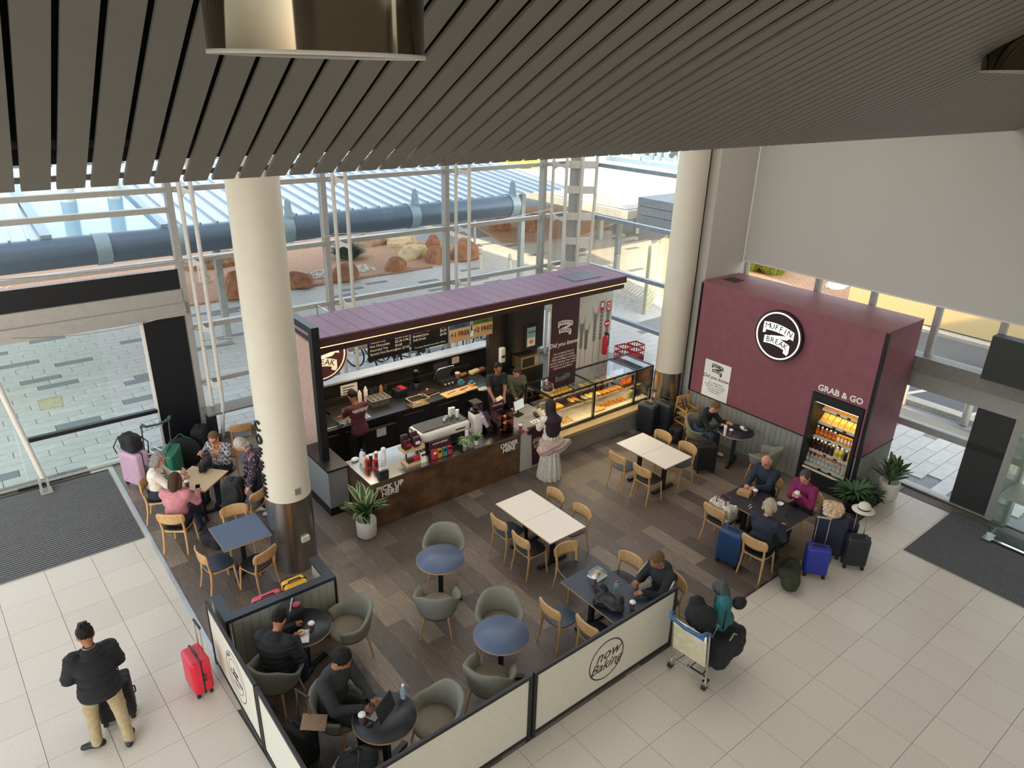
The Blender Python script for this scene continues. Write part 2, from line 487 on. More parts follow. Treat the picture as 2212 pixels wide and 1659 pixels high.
# drum downlights
GOLD = M('mirror_bronze', '665f52', .07, 1, var=.05)
for (x, y, z, r_, lab) in ((1.09, 2.36, 7.545, .335, 'large mirrored drum light hanging at top left of the slatted ceiling'), (7.63, 2.42, 7.64, .42, 'mirrored drum light partly cut off at the right edge of the slatted ceiling')):
    t = thing('drum_light', lab, 'ceiling light', (x, y, z))
    MB().lathe([(r_, 0), (r_, .6)], 48, close=False).build('drum', GOLD, t)
    if x < 5: MB().cyl((0, 0, .5), (0, 0, .95), .02, n=10).bb((-.3, -.01, .55), (.3, .01, .58)).build('suspension_rod', WHITE, t)
    MB().lathe([(r_+.004, -.004), (r_+.004, .008), (r_-.012, .008), (r_-.012, -.004), (r_+.004, -.004)], 48, close=False).build('rim', WHITE, t)
    MB().lathe([(r_-.012, .12), (0.0, .12)], 32, close=False).build('diffuser', WHITE, t)
    if x > 5: MB().tube([(-.25-.6*math.cos(a), -.0+.45*math.sin(a)-.02, .12+.2*(math.sin(a)+.2)) for a in [R(40+20*k) for k in range(6)]], .035, 8).build('collar', VOID, t)
# ================================================================ glass facade (north wall)
fac = struct('wall_north')
YF = 15.0
MX = [-2.7, .42, 3.62, 6.75, 9.95, 13.1, 14.45]
ZT = [5.36, 3.98, 2.60, 1.37]
for x in MX[2:]:
    MB().bb((x-.06, YF-.09, 0), (x+.06, YF+.09, 9.4)).build('mullion', FRAME, fac)
for a, b in zip(MX[1:], MX[2:]):
    left = b < 4
    zs = [7.2, 5.36, 4.99, 3.98] if left else [7.2]+ZT
    for z in zs:
        MB().bb((a+.06, YF-.07, z-.05), (b-.06, YF+.07, z+.05)).build('transom', FRAME, fac)
    lv = sorted(zs+[9.4]+([] if left else [.0]))
    for z0, z1 in zip(lv, lv[1:]):
        MB().bb((a+.06, YF-.008, z0+.05), (b-.06, YF+.008, z1-.05)).build('pane', GLASS, fac)
MB().bb((3.68, YF-.1, 0), (14.4, YF+.1, .12)).build('sill', FRAME, fac)
# entrance door in the facade
dr = struct('door_1')
MB().bb((-2.7, YF-.06, 3.44), (3.56, YF+.06, 3.84)).build('fascia_panel', M('fascia_black', '121419', .4, var=.2), dr)
MB().bb((-2.7, YF-.22, 2.93), (3.56, YF+.1, 3.18)).bb((-2.7, YF-.12, 3.18), (3.56, YF+.1, 3.44)).build('header', FRAME, dr)
MB().bb((2.77, YF-.06, 0), (3.54, YF+.06, 2.93)).build('side_panel', MATS['fascia_black'], dr)
MB().bb((2.72, YF-.05, 0), (2.77, YF+.05, 2.93)).build('jamb', WHITE, dr)
for x0, x1 in ((-1.6, .28), (.3, 1.97), (1.985, 2.72)):
    o = MB().bb((x0, YF-.012, .03), (x1, YF+.012, 2.93)).build('pane', DOORGLASS if x1 < 2 else GLASS, dr)
MB().bb((.42, YF-.06, .92), (2.74, YF+.03, 1.0)).build('push_bar', BLACK, dr)
MB().bb((-2.7, YF-.05, 0), (2.72, YF+.05, .03)).build('threshold', STEEL, dr)
MB().bb((.1, YF-.1, 0), (.55, YF-.04, .06)).build('floor_track', CHROME, dr)
q = GY(110, 871, YF-.02)
MB().bb((q.x-.2, YF-.03, q.z-.11), (q.x+.2, YF-.012, q.z+.11)).build('door_sticker', M('sticker_green', '8f9b83', .5), dr)
MB().bb((q.x-.18, YF-.034, q.z-.09), (q.x+.18, YF-.03, q.z+.09)).build('sticker_face', M('sticker_pale', '9fae95', .5), dr)
# bow trusses that brace the facade
PIPE = M('truss_white', 'c4c1ba', .4, var=.04)
def truss(x, lab, z0=.0, wide=.42, shift=.16):
    t = thing('wind_truss', lab, 'facade truss', (x, 14.8, z0))
    for k, (dx, dy) in enumerate(((shift, -.02), (shift+.1, -.02-wide))):
        pts = [(dx-.05*k*(1 if z < 1 else 0), dy+(wide*.8*max(0, 1-z/.8)**2 if k else 0), z) for z in [0, .3, .6, 1, 1.5, 2.5, 4, 5.5, 7, 9.2-z0]]
        MB().tube(pts, .042, 10).build('chord', PIPE, t)
    for z in ZT:
        if z-z0 < .8: continue
        m_ = MB()
        n = 7; pl = []
        for i in range(n): u = i/(n-1); pl.append((u, .035+.085*(2*u-1)**2))
        pr = [(u*wide, hh) for u, hh in pl]+[(u*wide, -hh) for u, hh in reversed(pl)]
        m_.prism(pr, -.012, .012, frame((shift+.03, -.02, z-z0), (.27, -1, 0), (0, 0, 1)))
        m_.build('gusset', PIPE, t)
        MB().cyl((shift-.1, .0, z-z0), (shift+.02, .0, z-z0), .03, n=8).build('bolt_clamp', FRAME, t)
for x, d in zip(MX[2:6], ('beside the black door panel', 'above the left end of the counter canopy', 'above the middle of the counter canopy', 'nearest the glass corner')):
    truss(x, 'white twin-pipe facade truss '+d)
t = thing('wind_truss', 'wide white corner truss with three pipes and ladder plates', 'facade truss', (14.0, 14.45, 0))
for dx, dy in ((-.28, .3), (.0, .0), (.34, -.22)):
    MB().tube([(dx*(.35+.65*min(1, z/3.5)), dy*(.35+.65*min(1, z/3.5)), z) for z in (0, 1, 2, 3, 4.5, 6, 9.2)], .045, 10).build('chord', PIPE, t)
for z in (2.62, 3.3, 3.98, 4.7, 5.36):
    MB().beam((-.28, .3, z), (0, 0, z), .03, .2).beam((0, 0, z), (.34, -.22, z), .03, .2).build('ladder_plate', PIPE, t)
MB().bb((-.1, .1, 0), (.18, .36, 9.3)).build('corner_post', FRAME, t)
# inclined truss foot beside the doors
t = thing('wind_truss', 'leaning white pipe with forked steel foot on the left entrance mat', 'facade truss', (.52, 14.6, .015))
MB().tube([(0, 0, .3), (-.25, .1, 2.0), (-.5, .18, 4.0), (-.6, .2, 6.0)], .05, 12).build('chord', PIPE, t)
MB().bb((-.09, -.1, 0), (-.05, .1, .3)).bb((.03, -.1, 0), (.07, .1, .3)).bb((-.1, -.12, 0), (.1, .12, .02)).build('fork_foot', FRAME, t)
# cables
for x0, x1, z in ((3.7, 9.9, 2.2), (3.7, 9.9, 2.32), (-.8, 6.7, 4.12), (6.7, 13, 4.15), (.6, 3.5, 3.0)):
    tag(MB().tube([(x0+(x1-x0)*k/8, 14.5-.12*math.sin(PI*k/8), z+.12*(abs(k-4)/4)**2) for k in range(9)], .008, 6).build('bracing_cable', CHROME), 'thin steel bracing cable along the glass facade at %s' % {2.2: 'counter canopy height, lower strand', 2.32: 'counter canopy height, upper strand', 4.12: 'gutter height on the left', 4.15: 'gutter height on the right', 3.0: 'the left door header'}[z], 'cable')
# ================================================================ east wall (blinds, doorway)
XW = 14.45
ew = struct('wall_east')
for y in (9.3, 7.5, 6.3, 5.05, 3.95, 1.5, -1):
    MB().bb((XW-.06, y-.05, 2.5 if y < 8 else 0), (XW+.08, y+.05, 9.4)).build('mullion', FRAME, ew)
for z in (5.36, 3.98, 2.60, 1.30):
    MB().bb((XW-.06, 9.8, z-.05), (XW+.06, 14.4, z+.05)).build('transom', M('transom_bluegrey', '8d99a6', .4, .3), ew)
for z0, z1 in ((0, 1.25), (1.35, 2.55), (2.65, 3.93), (4.03, 5.31), (5.41, 9.4)):
    MB().bb((XW-.008, 9.8, z0), (XW+.008, 14.4, z1)).build('pane', GLASS, ew)
ys = [9.3, 7.5, 6.3, 5.05, 3.95, 1.5, -1]
for a, b in zip(ys, ys[1:]):
    MB().bb((XW-.008, b+.05, 2.75), (XW+.008, a-.05, 9.4)).build('pane', GLASS, ew)
MB().bb((XW-.25, -6, 2.45), (XW+.1, 9.25, 2.75)).build('header_beam', M('beam_grey', '7f7d77', .5, .2), ew)
MB().bb((XW-.1, -6, 2.08), (XW+.1, 9.25, 2.45)).build('header_fascia', FRAME, ew)
MB().bb((XW-.06, -6, 1.22), (XW+.08, 9.25, 1.36)).build('transom', FRAME, ew)
MB().bb((XW-.008, 3.97, 0), (XW+.008, 9.25, 1.22)).bb((XW-.008, 3.97, 1.36), (XW+.008, 9.25, 2.08)).build('pane', GLASS, ew)
MB().bb((XW-.06, 3.3, .02), (XW+.06, 3.95, 2.08)).build('side_panel', M('dark_mesh_panel', '2d2e2c', .6, var=.3, scale=80), ew)
MB().bb((XW-.12, 2.95, 0), (XW+.1, 3.3, 9.4)).build('post', FRAME, ew)
MB().bb((XW-.1, 3.3, 0), (XW+.1, 9.25, .03)).build('threshold', FRAME, ew)
MB().bb((XW-.45, 2.0, 2.75), (XW-.2, 3.95, 3.55)).build('door_operator_hood', MATS['dark_mesh_panel'], ew)
d2 = struct('door_2')
MB().bb((13.55, 2.98, .04), (14.35, 3.0, 2.1)).build('pane', DOORGLASS, d2)
MB().bb((13.6, 2.3, .04), (13.64, 3.0, 2.1)).build('pane', DOORGLASS, d2)
MB().bb((13.6, 1.0, .9), (14.3, 2.97, .97)).build('push_bar', FRAME, d2)
MB().bb((13.5, 2.9, 0), (13.8, 3.05, .06)).bb((13.6, 2.2, 0), (13.66, 2.9, .05)).build('floor_track', CHROME, d2)
# wall pier between column and blind
pier = MB().bb((12.95, 9.3, 0), (14.4, 9.75, 9.4)).build('wall_pier', M('pier_white', 'c9c5bb', .5, var=.03)); struct('wall_pier', pier)
MB().bb((12.93, 9.54, 0), (12.952, 9.555, 9.4)).build('joint', BLACK, pier)
MB().bb((13.7, 9.76, 3.0), (14.2, 10.2, 9.3)).build('duct', M('duct_white', 'cfccc4', .5), pier)
# roller blinds
BL = bpy.data.materials.new('blind_fabric'); BL.use_nodes = True
n_ = BL.node_tree.nodes; l_ = BL.node_tree.links; n_.remove(n_['Principled BSDF'])
df = n_.new('ShaderNodeBsdfDiffuse'); df.inputs[0].default_value = (.62, .60, .56, 1)
tl = n_.new('ShaderNodeBsdfTranslucent'); tl.inputs[0].default_value = (.5, .48, .44, 1)
mx_ = n_.new('ShaderNodeMixShader'); mx_.inputs[0].default_value = .22
l_.new(df.outputs[0], mx_.inputs[1]); l_.new(tl.outputs[0], mx_.inputs[2]); l_.new(mx_.outputs[0], n_['Material Output'].inputs[0])
for k, (y0, y1) in enumerate(((7.89, 9.28), (6.04, 7.89), (4.19, 6.04), (1.89, 4.19), (-.61, 1.89), (-4, -.61))):
    t = thing('roller_blind', 'pale grey roller blind on the right wall, number %s from the column' % ('one', 'two', 'three', 'four', 'five', 'six')[k], 'blind', (XW-.16, (y0+y1)/2, 3.77), group='roller blinds on the right wall')
    MB().bb((-.006, -(y1-y0)/2, 0), (.006, (y1-y0)/2, 5.5)).build('fabric', BL, t)
    MB().bb((-.015, -(y1-y0)/2, -.02), (.015, (y1-y0)/2, .01)).build('bottom_rail', WHITE, t)
# back wall of the hall behind the balcony, and its side
wb = MB().bb((-8, -6.2, 0), (14.6, -6, 9.5)).build('wall_south', M('hall_wall', 'b9b2a6', .7)); struct('wall_south', wb)
# ================================================================ columns
COLW = M('column_white', 'd6cfbe', .45, var=.03, scale=2)
for x, y, r_, lab in ((3.44, 9.80, .35, 'white round column with steel base between the pick-up counter and window tables'), (12.62, 9.72, .32, 'white round column with steel base beside the maroon kiosk wall')):
    t = thing('column', lab, 'column', (x, y, 0)); t['kind'] = 'structure'
    MB().lathe([(r_, 1.33), (r_, 9.38)], 48).build('shaft', COLW, t)
    MB().lathe([(r_+.006, .006), (r_+.006, 1.33)], 48).build('steel_sleeve', STEEL, t)
    if x < 5:
        a = math.atan2(-y, -x)+R(24)
        MB().box((r_*math.cos(a), r_*math.sin(a), 1.5), (.02, .09, .11), (0, 0, a)).build('blank_plate', M('plate_grey', '7d7f79', .5), t)
        MB().box(((r_+.02)*math.cos(a+.1), (r_+.02)*math.sin(a+.1), .62), (.05, .13, .09), (0, 0, a+.1)).build('power_outlet', WHITE, t)
        # vertical lettering that wraps round the column, seen edge on
        for k, ch in enumerate('COFFEE'):
            b = a-R(90)
            z = 2.62-.23*k
            c = Vector(((r_+.012)*math.cos(b), (r_+.012)*math.sin(b), z))
            text(ch, .24, BLACK, t, frame(c, (-math.sin(b), math.cos(b), 0), (0, 0, 1)), .012, .004)
# ================================================================ outside
ext = MB().bb((-30, 15.1, -.4), (60, 70, -.03)).bb((14.5, -30, -.4), (60, 15.1, -.03)).build('floor', BASALT); struct('floor', ext)
# pavers, running bond
PVL, PVW = .9, .3
pm = [MB().bb((-PVL/2+.006, -PVW/2+.006, -.04), (PVL/2-.006, PVW/2-.006, 0)).mesh('paver', m_) for m_ in (CONC, CONCD)]
cand = []
def gedge(x):
    pts = ((-5, 25.4), (6.5, 25.2), (11.6, 25.3), (16.3, 25.4), (18.1, 25.65), (19.4, 26.5), (20.2, 28), (19.5, 32))
    for (a, b), (c, d) in zip(pts, pts[1:]):
        if x <= c: return b+(d-b)*(x-a)/(c-a)
    return 60
for j in range(46):
    y = 15.25+PVW*(j+.5)
    for i in range(-2, 32):
        x = -1+PVL*(i+.5)+(j % 3)*PVL/3
        if y > gedge(x)-.1: continue
        cand.append((x, y, rnd.random() < (.03 if y < 18.5 else .08)))
for j in range(56):
    y = 15.2-PVW*(j+.5)
    for i in range(-3, 9):
        x = 14.6+PVL*(i+.5)+(j % 3)*PVL/3
        if x < 14.6+PVL/2 or x > 17.2: continue
        cand.append((x, y, False))
# those that show largest are the ones nearest the glass that the camera sees
def seen(p):
    x, y = p[0], p[1]
    return not (6 < x < 14 and y < 21 and y > 17.5) and x > .2
cand.sort(key=lambda p: math.hypot(p[0], p[1])-(0 if seen(p) else -100))
rest = [MB(), MB()]
for k, (x, y, dk) in enumerate(cand):
    if k < 300: put('paver', pm[1 if dk else 0], ext, (x, y, 0))
    else: rest[1 if dk else 0].bb((x-PVL/2+.006, y-PVW/2+.006, -.03), (x+PVL/2-.006, y+PVW/2-.006, 0))
for b_, m_ in zip(rest, (CONC, CONCD)):
    o = b_.build('far_pavers', m_, ext); o['kind'] = 'stuff'
# gravel bed
poly = [(-5, 25.4), (6.5, 25.2), (11.6, 25.3), (16.3, 25.4), (18.1, 25.65), (19.2, 26.3), (19.6, 27.2), (19.0, 29), (17, 31.5), (15, 33.5), (14, 45), (-5, 45)]
g = MB().prism(poly, -.05, .06).build('gravel_bed', GRAVEL); g['kind'] = 'stuff'; tag(g, 'reddish gravel garden bed beyond the paved path', 'gravel')
poly2 = [(21.5, 27.5), (23.4, 26.6), (26.3, 26.7), (31, 28.5), (36, 33), (24, 36), (22.5, 30.5)]
g = MB().prism(poly2, -.05, .05).build('gravel_bed', GRAVEL); g['kind'] = 'stuff'; tag(g, 'smaller reddish gravel island seen behind the facade corner', 'gravel')
g = MB(); 
for k in range(800):
    if k < 420: x, y = 9.2+4.6*rnd.random(), 25.9+1.1*rnd.random()
    elif k < 600: x, y = 4+7*rnd.random(), 33+4*rnd.random()
    else: x, y = -3+20*rnd.random(), 25.6+6*rnd.random()
    s_ = .04+.05*rnd.random()
    if k >= 600: s_ *= .45
    g.ell((x, y, .07), (s_*1.3, s_, s_*.6), (0, 0, rnd.random()*3), 5, 3)
o = g.build('white_pebbles', M('pebble_white', 'd3cdc2', .8)); o['kind'] = 'stuff'; tag(o, 'white pebbles scattered in a strip over the red gravel', 'pebbles')
REDROCK = M('red_rock', '9a6a4e', .9, var=.35, scale=4, bump=.6, bscale=9)
PALEROCK = M('pale_sandstone', 'c9b48d', .9, var=.25, scale=3, bump=.5, bscale=8)
def rock(px, py, sx, sy, sz, mat, lab, rz=0, name='rock'):
    p = G(px, py); t = MB()
    a = [(rnd.uniform(-1, 1), rnd.uniform(-1, 1), rnd.uniform(-.6, .8)) for _ in range(9)]
    n, k = 14, 9; vs = []
    for i in range(k+1):
        th = PI*i/k
        for j in range(n):
            ph = 2*PI*j/n; d = Vector((math.sin(th)*math.cos(ph), math.sin(th)*math.sin(ph), -math.cos(th)))
            r_ = 1
            for q in a: r_ = min(r_, .8/max(.25, d.dot(Vector(q).normalized())+.02)) if True else r_
            vs.append((d.x*sx*r_, d.y*sy*r_, max(-.2*sz, d.z*sz*r_)+sz*.55))
    t.add(vs, [(i*n+j, i*n+(j+1) % n, (i+1)*n+(j+1) % n, (i+1)*n+j) for i in range(k) for j in range(n)])
    o = t.build(name, mat); zm = min(v[2] for v in vs); o.location = (p.x, p.y, .04-zm); o.rotation_euler = (0, 0, rz)
    return tag(o, lab, 'rock', 'rocks in the garden bed')
rock(1003, 559, .85, .7, .75, REDROCK, 'big rounded red rock at the tip of the gravel bed by the bollards', .3)
rock(940, 568, .55, .5, .6, REDROCK, 'red rock just left of the biggest red rock', 1)
rock(855, 584, .6, .45, .45, REDROCK, 'red rock leaning on a pale log at the path edge', .5)
rock(744, 605, .65, .5, .6, REDROCK, 'red rock at the path edge behind the second facade truss')
rock(647, 618, .7, .5, .5, REDROCK, 'red rock at the path edge just right of the white column', 2)
rock(512, 640, .7, .6, .75, REDROCK, 'red rock at the path edge just left of the white column', .8)
rock(935, 535, .4, .4, .5, REDROCK, 'small red rock behind the big red rocks', .4)
rock(893, 556, 1.1, .5, .5, PALEROCK, 'pale sunlit boulder left of the red rocks', .5)
rock(868, 530, 1.0, .6, .55, PALEROCK, 'pale boulder behind the sunlit boulder, half under the gutter', .2)
rock(800, 530, 1.2, .6, .5, M('tan_rock', '9f8468', .9, var=.4, scale=3, bump=.5, bscale=8), 'long tan boulder behind the grey bush', .1)
rock(478, 575, 1.6, .6, .55, M('brown_log_rock', '8a6a4d', .9, var=.45, scale=4, bump=.6, bscale=8), 'long brown weathered boulder left of the white column', .1)
rock(1080, 497, .8, .6, .5, REDROCK, 'red rock on the gravel island, left one', .1)
rock(1150, 500, .6, .6, .8, REDROCK, 'red rock on the gravel island, right one', .1)
# stump and bush
p = G(444, 612); o = MB().tube([(0, 0, 0), (-.05, 0, .5), (-.1, .05, 1.0)], [.22, .17, .14], 9).build('tree_stump', M('bleached_wood', 'b9b3a8', .9, var=.4, scale=9, bump=.5)); o.location = (p.x, p.y, .05); tag(o, 'bleached grey tree stump standing in the gravel bed', 'stump')
def bush(p, r_, hh, n, mat, lab, name='bush', wd=.03):
    t = thing(name, lab, 'bush', p)
    m_ = MB()
    for k in range(n):
        a = rnd.random()*6.28; q = rnd.random()**.6; b = Vector((math.cos(a), math.sin(a), 0))
        p0 = b*(r_*.35*q); p1 = b*(r_*q*1.05)+Vector((0, 0, hh*(1-.55*q*q)*(.7+.4*rnd.random())))
        mid = (p0+p1)/2+Vector((0, 0, hh*.12)); sd_ = Vector((-b.y, b.x, 0))*wd
        m_.add([p0-sd_*.5, p0+sd_*.5, mid+sd_, p1, mid-sd_], [(0, 1, 2, 4), (4, 2, 3)])
    o = m_.build('leaves', mat, t); o['kind'] = 'stuff'
p = G(752, 560); bush((p.x, p.y, .05), .9, .75, 900, M('sage_leaf', '6f7a62', .7, rand=.1), 'grey-green bush in the gravel bed beside the second facade truss')
GRASS = M('lime_grass', '8aa03a', .6, var=.3)
for k, (x, y, d) in enumerate(((1622, 583, 'left tuft'), (1668, 592, 'right tuft'))):
    p = G(x, y); bush((p.x, p.y, 0), 1.1, 1.3, 900, GRASS, 'bright green strappy grass behind the kiosk top, '+d, 'grass_tuft', .035)
# ---- walkway roof with big round gutter
GUT = M('gutter_blue_grey', '5a6775', .35, .2, var=.06)
GB = M('gutter_band', '8fa0a6', .4, .3, var=.05)
t = thing('gutter_beam', 'big round blue-grey gutter beam running along the walkway roof outside', 'gutter', (0, 19, 3.55))
MB().cyl((-8, 0, 0), (15.4, 0, 0), .35, n=28).build('barrel', GUT, t)
for x in (2.95, 3.7+.9, 7.4, 11.35, 15.2):
    MB().cyl((x-.16, 0, 0), (x+.16, 0, 0), .375, n=28).build('strap', GB, t)
for x in (7.5, 11.45, 15.2):
    MB().prism([(-.16, 0), (.16, 0), (.09, .42), (0, .48), (-.09, .42)], -.02, .02, frame((x, -.1, .33), (.3, -1, 0), (0, 0, 1))).build('lug', GB, t)
ROOFM = M('roof_sheet', 'aeb8c2', .35, .45, var=.05)
t = thing('walkway_roof', 'ribbed metal walkway roof behind the round gutter', 'roof', (0, 18.98, 3.88))
SL = .105
def rp_(x, y): return Vector((x, y, SL*y))
for k in range(44):
    x = 4.4+.42*k
    if x > 18: break
    a = .42
    MB().add([rp_(x, 0), rp_(x+a, 0), rp_(x+a, 7.6), rp_(x, 7.6)], [(0, 1, 2, 3)]).beam(rp_(x, 0)+Vector((0, 0, .03)), rp_(x, 7.6)+Vector((0, 0, .03)), .05, .06).build('roof_sheet', ROOFM, t)
for k in range(22):
    x = -6+.36*k
    MB().add([rp_(x, 0), rp_(x+.36, 0), rp_(x+.36, 7.6), rp_(x, 7.6)], [(0, 1, 2, 3)]).beam(rp_(x, 0)+Vector((0, 0, .03)), rp_(x+.45, 7.6)+Vector((0, 0, .03)), .05, .06).build('roof_sheet', ROOFM, t)
MB().add([rp_(1.9, 0), rp_(4.4, 0), rp_(4.4, 7.6), rp_(1.9, 7.6)], [(0, 1, 2, 3)]).build('glazed_panel', M('roof_glazing', '7fa8c4', .1, .5, var=.03), t)
MB().beam(rp_(1.9, 0)+Vector((0, 0, .05)), rp_(1.9, 7.6)+Vector((0, 0, .05)), .22, .1).beam(rp_(4.4, 0)+Vector((0, 0, .05)), rp_(4.4, 7.6)+Vector((0, 0, .05)), .18, .1).build('flashing', GB, t)
m_ = MB().beam(rp_(-8, 7.6)+Vector((0, 0, .08)), rp_(18, 7.6)+Vector((0, 0, .08)), .5, .14)
m_.build('ridge_cap', ROOFM, t)
for x in (2.9, 4.0):
    MB().cyl((x, 3.2, .3), (x+.0, 3.2, 3.2), .19, n=16).build('mast', M('mast_cream', 'c9cdc2', .5), t)
for k, (x, d) in enumerate(((6.2, 'left'), (17.6, 'right'))):
    tag(MB().bb((x-.09, 21.2, 0), (x+.09, 21.4, 4.1)).build('roof_post', M('post_grey', '9aa09c', .5)), 'square grey post carrying the walkway roof, %s one' % d, 'post')
# white flat roof to the right, its sign letters and posts
WR = M('white_membrane', 'e9e6df', .6, var=.02)
t = thing('flat_roof', 'glaring white flat roof seen through the corner glass', 'roof', (24.5, 23.5, 3.15))
MB().bb((-4.7, -5.5, 0), (9, 14, .3)).build('deck', WR, t)
MB().bb((-4.9, -5.7, -.3), (9.2, 14.2, -.02)).build('fascia', M('fascia_cream', 'd9d6c4', .6), t)
MB().bb((-3.9, -4.5, -3.12), (-3.72, -4.32, -.3)).build('post', MATS['post_grey'], t)
MB().bb((1.6, 1.9, -3.12), (1.85, 2.15, -.3)).build('post', MATS['post_grey'], t)
MB().bb((4.3, 1.9, -3.12), (4.55, 2.15, -.3)).build('post', MATS['post_grey'], t)
t = thing('roof_sign', 'blue-grey sign letters standing on the white roof, seen from behind', 'sign', (29.3, 26.0, 3.45))
SG = M('sign_bluegrey', '7c8f9c', .5)
MB().bb((-.06, -2.6, 0), (.06, 2.4, .22)).build('rail', SG, t)
text('SIDIU', 2.0, SG, t, frame((0, 0, .92), (0, 1, 0), (0, 0, 1)), .1, .0)
for y in (-2.4, 0, 2.2): MB().beam((.06, y, .02), (.06, y, 1.7), .06, .06).build('stay', SG, t)
t = thing('tank_cover', 'dark blue-grey slatted box hanging beside the white roof edge', 'cladding', (G(1412, 478, 2.85).x, G(1412, 478, 2.85).y, 2.85))
for k in range(3): MB().bb((-.7, -1.6, .3*k), (1.5, .2, .3*k+.28)).build('slat', M('slate_slat', '5b6670', .6), t)
for x, y in ((-.6, -1.5), (1.4, .1)): MB().bb((x-.06, y-.06, -2.85), (x+.06, y+.06, .0)).build('post', MATS['post_grey'], t)
# louvred screen outside the corner
t = thing('louvre_screen', 'cream louvred screen standing on the paving outside the corner', 'screen', (18.62, 15.72, 0), math.atan2(1.15, 2.3))
LV = M('louvre_cream', 'c9c7a4', .6)
MB().bb((-.05, -.05, 0), (.05, .05, 2.4)).build('post', M('louvre_post', '9a987c', .6), t)
MB().bb((2.5, -.05, 0), (2.6, .05, 2.4)).build('post', MATS['louvre_post'], t)
for k in range(26): MB().box((1.27, 0, .12+.088*k), (2.44, .02, .075), (R(25), 0, 0)).build('louvre', LV, t)
# bollards
for k, (x, y) in enumerate(((1038, 580), (1101, 592))):
    p = G(x, y)
    t = thing('bollard', 'short pale bollard outside the glass, %s of the pair' % ('left', 'right')[k], 'bollard', (p.x, p.y, 0))
    MB().lathe([(.075, 0), (.075, .78), (.07, .84), (0, .86)], 14).build('body', M('bollard_cream', 'cfc9b4', .5), t)
    MB().lathe([(.078, .6), (.078, .66)], 14).build('band', FRAME, t)
# ---- bicycles parked outside behind the counter
TYRE = M('tyre_black', '141414', .8); BIKEF = M('bike_frame_dark', '24272b', .4)
def bike(x, y, rz, lab, childseat=False):
    t = thing('bicycle', lab, 'bicycle', (x, y, 0), rz, 'bicycles parked outside')
    for wx in (-.52, .52):
        ty = MB().tube([(wx+.33*math.cos(a), 0, .35+.33*math.sin(a)) for a in [2*PI*k/24 for k in range(24)]], .022, 6, True).build('tyre', TYRE, t)
        m_ = MB()
        for k in range(9): a = PI*2*k/9; m_.beam((wx, 0, .35), (wx+.31*math.cos(a), 0, .35+.31*math.sin(a)), .004, .004)
        m_.cyl((wx, -.04, .35), (wx, .04, .35), .03, n=8)
        m_.build('spokes', CHROME, ty)
    MB().tube([(-.52, 0, .35), (-.05, 0, .33), (.38, 0, .85), (-.2, 0, .8), (-.05, 0, .33)], .02, 8).tube([(-.52, 0, .35), (-.2, 0, .8), (-.23, 0, .95)], .016, 8).tube([(.52, 0, .35), (.42, 0, .75), (.36, 0, 1.02)], .018, 8).build('frame', BIKEF, t)
    MB().tube([(.25, -.28, 1.08), (.38, -.1, 1.05), (.38, .1, 1.05), (.25, .28, 1.08)], .014, 8).build('handlebar', CHROME, t)
    MB().rbox((-.25, 0, .98), (.26, .14, .06), .028).build('saddle', BLACKP, t)
    MB().cyl((-.05, -.06, .33), (-.05, .06, .33), .09, n=14).beam((-.05, .08, .33), (.1, .08, .25), .02, .02).beam((-.05, -.08, .33), (-.2, -.08, .4), .02, .02).build('crank', BLACKP, t)
    MB().bb((-.7, -.07, .72), (-.35, .07, .74)).build('rack', BLACKP, t)
    if childseat: MB().rbox((-.55, 0, .95), (.3, .3, .35), .06).build('pannier_box', M('pannier_brown', '3b3a36', .7), t)
for k, (px, py, rz, d, cs) in enumerate(((800, 800, 2.0, 'leftmost, with a box on its rack', True), (855, 790, 2.0, 'second from the left', False), (915, 778, .2, 'with its wheel under the second menu board', False), (1030, 745, .45, 'behind the free-coffee signs', True), (815, 735, .6, 'farthest, behind the first menu board', False))):
    p = G(px, py); bike(p.x, max(15.8, p.y), rz, 'dark bicycle parked outside the glass, '+d, cs)
for k, px in enumerate((880, 905, 1025)):
    p = G(px, 795 if k < 2 else 745); tag(MB().tube([(p.x-.3, p.y, 0), (p.x-.3, p.y, .8), (p.x+.3, p.y, .8), (p.x+.3, p.y, 0)], .028, 8).build('bike_rack', FRAME), 'steel hoop bike rack outside, %s' % ('leftmost', 'middle', 'rightmost')[k], 'bike rack')
# ---- right side street
asp = MB().bb((18.9, -30, -.03), (25.6, 13.2, -.01)).build('road', ASPHALT); tag(asp, 'grey asphalt road beyond the right doorway', 'road'); asp['kind'] = 'structure'
for x, d in ((18.6, 'near'), (25.0, 'far')):
    tag(MB().bb((x, -8.9, -.03), (x+.35, 13.4, .1)).build('kerb', M('kerb_concrete', 'b1aca0', .8)), 'pale concrete kerb on the %s side of the road' % d, 'kerb')
for k, (y, d) in enumerate(((6.6, 'left'), (5.0, 'right'), (9, 'far left'))):
    tag(MB().box((20.4, y, -.004), (2.6, .12, .01), (0, 0, R(-18))).build('road_marking', M('road_white', 'c9c7c0', .7)), 'white painted road line outside the right doorway, %s' % d, 'road marking')
tag(MB().bb((25.9, -14, 0), (26.2, 12.2, 5)).build('boundary_wall', M('tan_render', 'd9c08e', .9, var=.06, scale=40, bump=.1)), 'sunlit tan rendered wall across the road', 'wall')
g = MB().prism([(25.7, 12.3), (34, 12.3), (36, 22), (27, 22), (24.5, 19.5), (24.5, 16)], -.05, .04).build('gravel_bed', GRAVEL); g['kind'] = 'stuff'; tag(g, 'orange sunlit garden soil behind the kiosk top', 'gravel')
rock(1810, 617, 1.0, .5, .14, M('slab_pale', 'd5cdbd', .9, var=.1), 'flat pale stone slab on the orange soil behind the kiosk', .2, 'stone_slab')
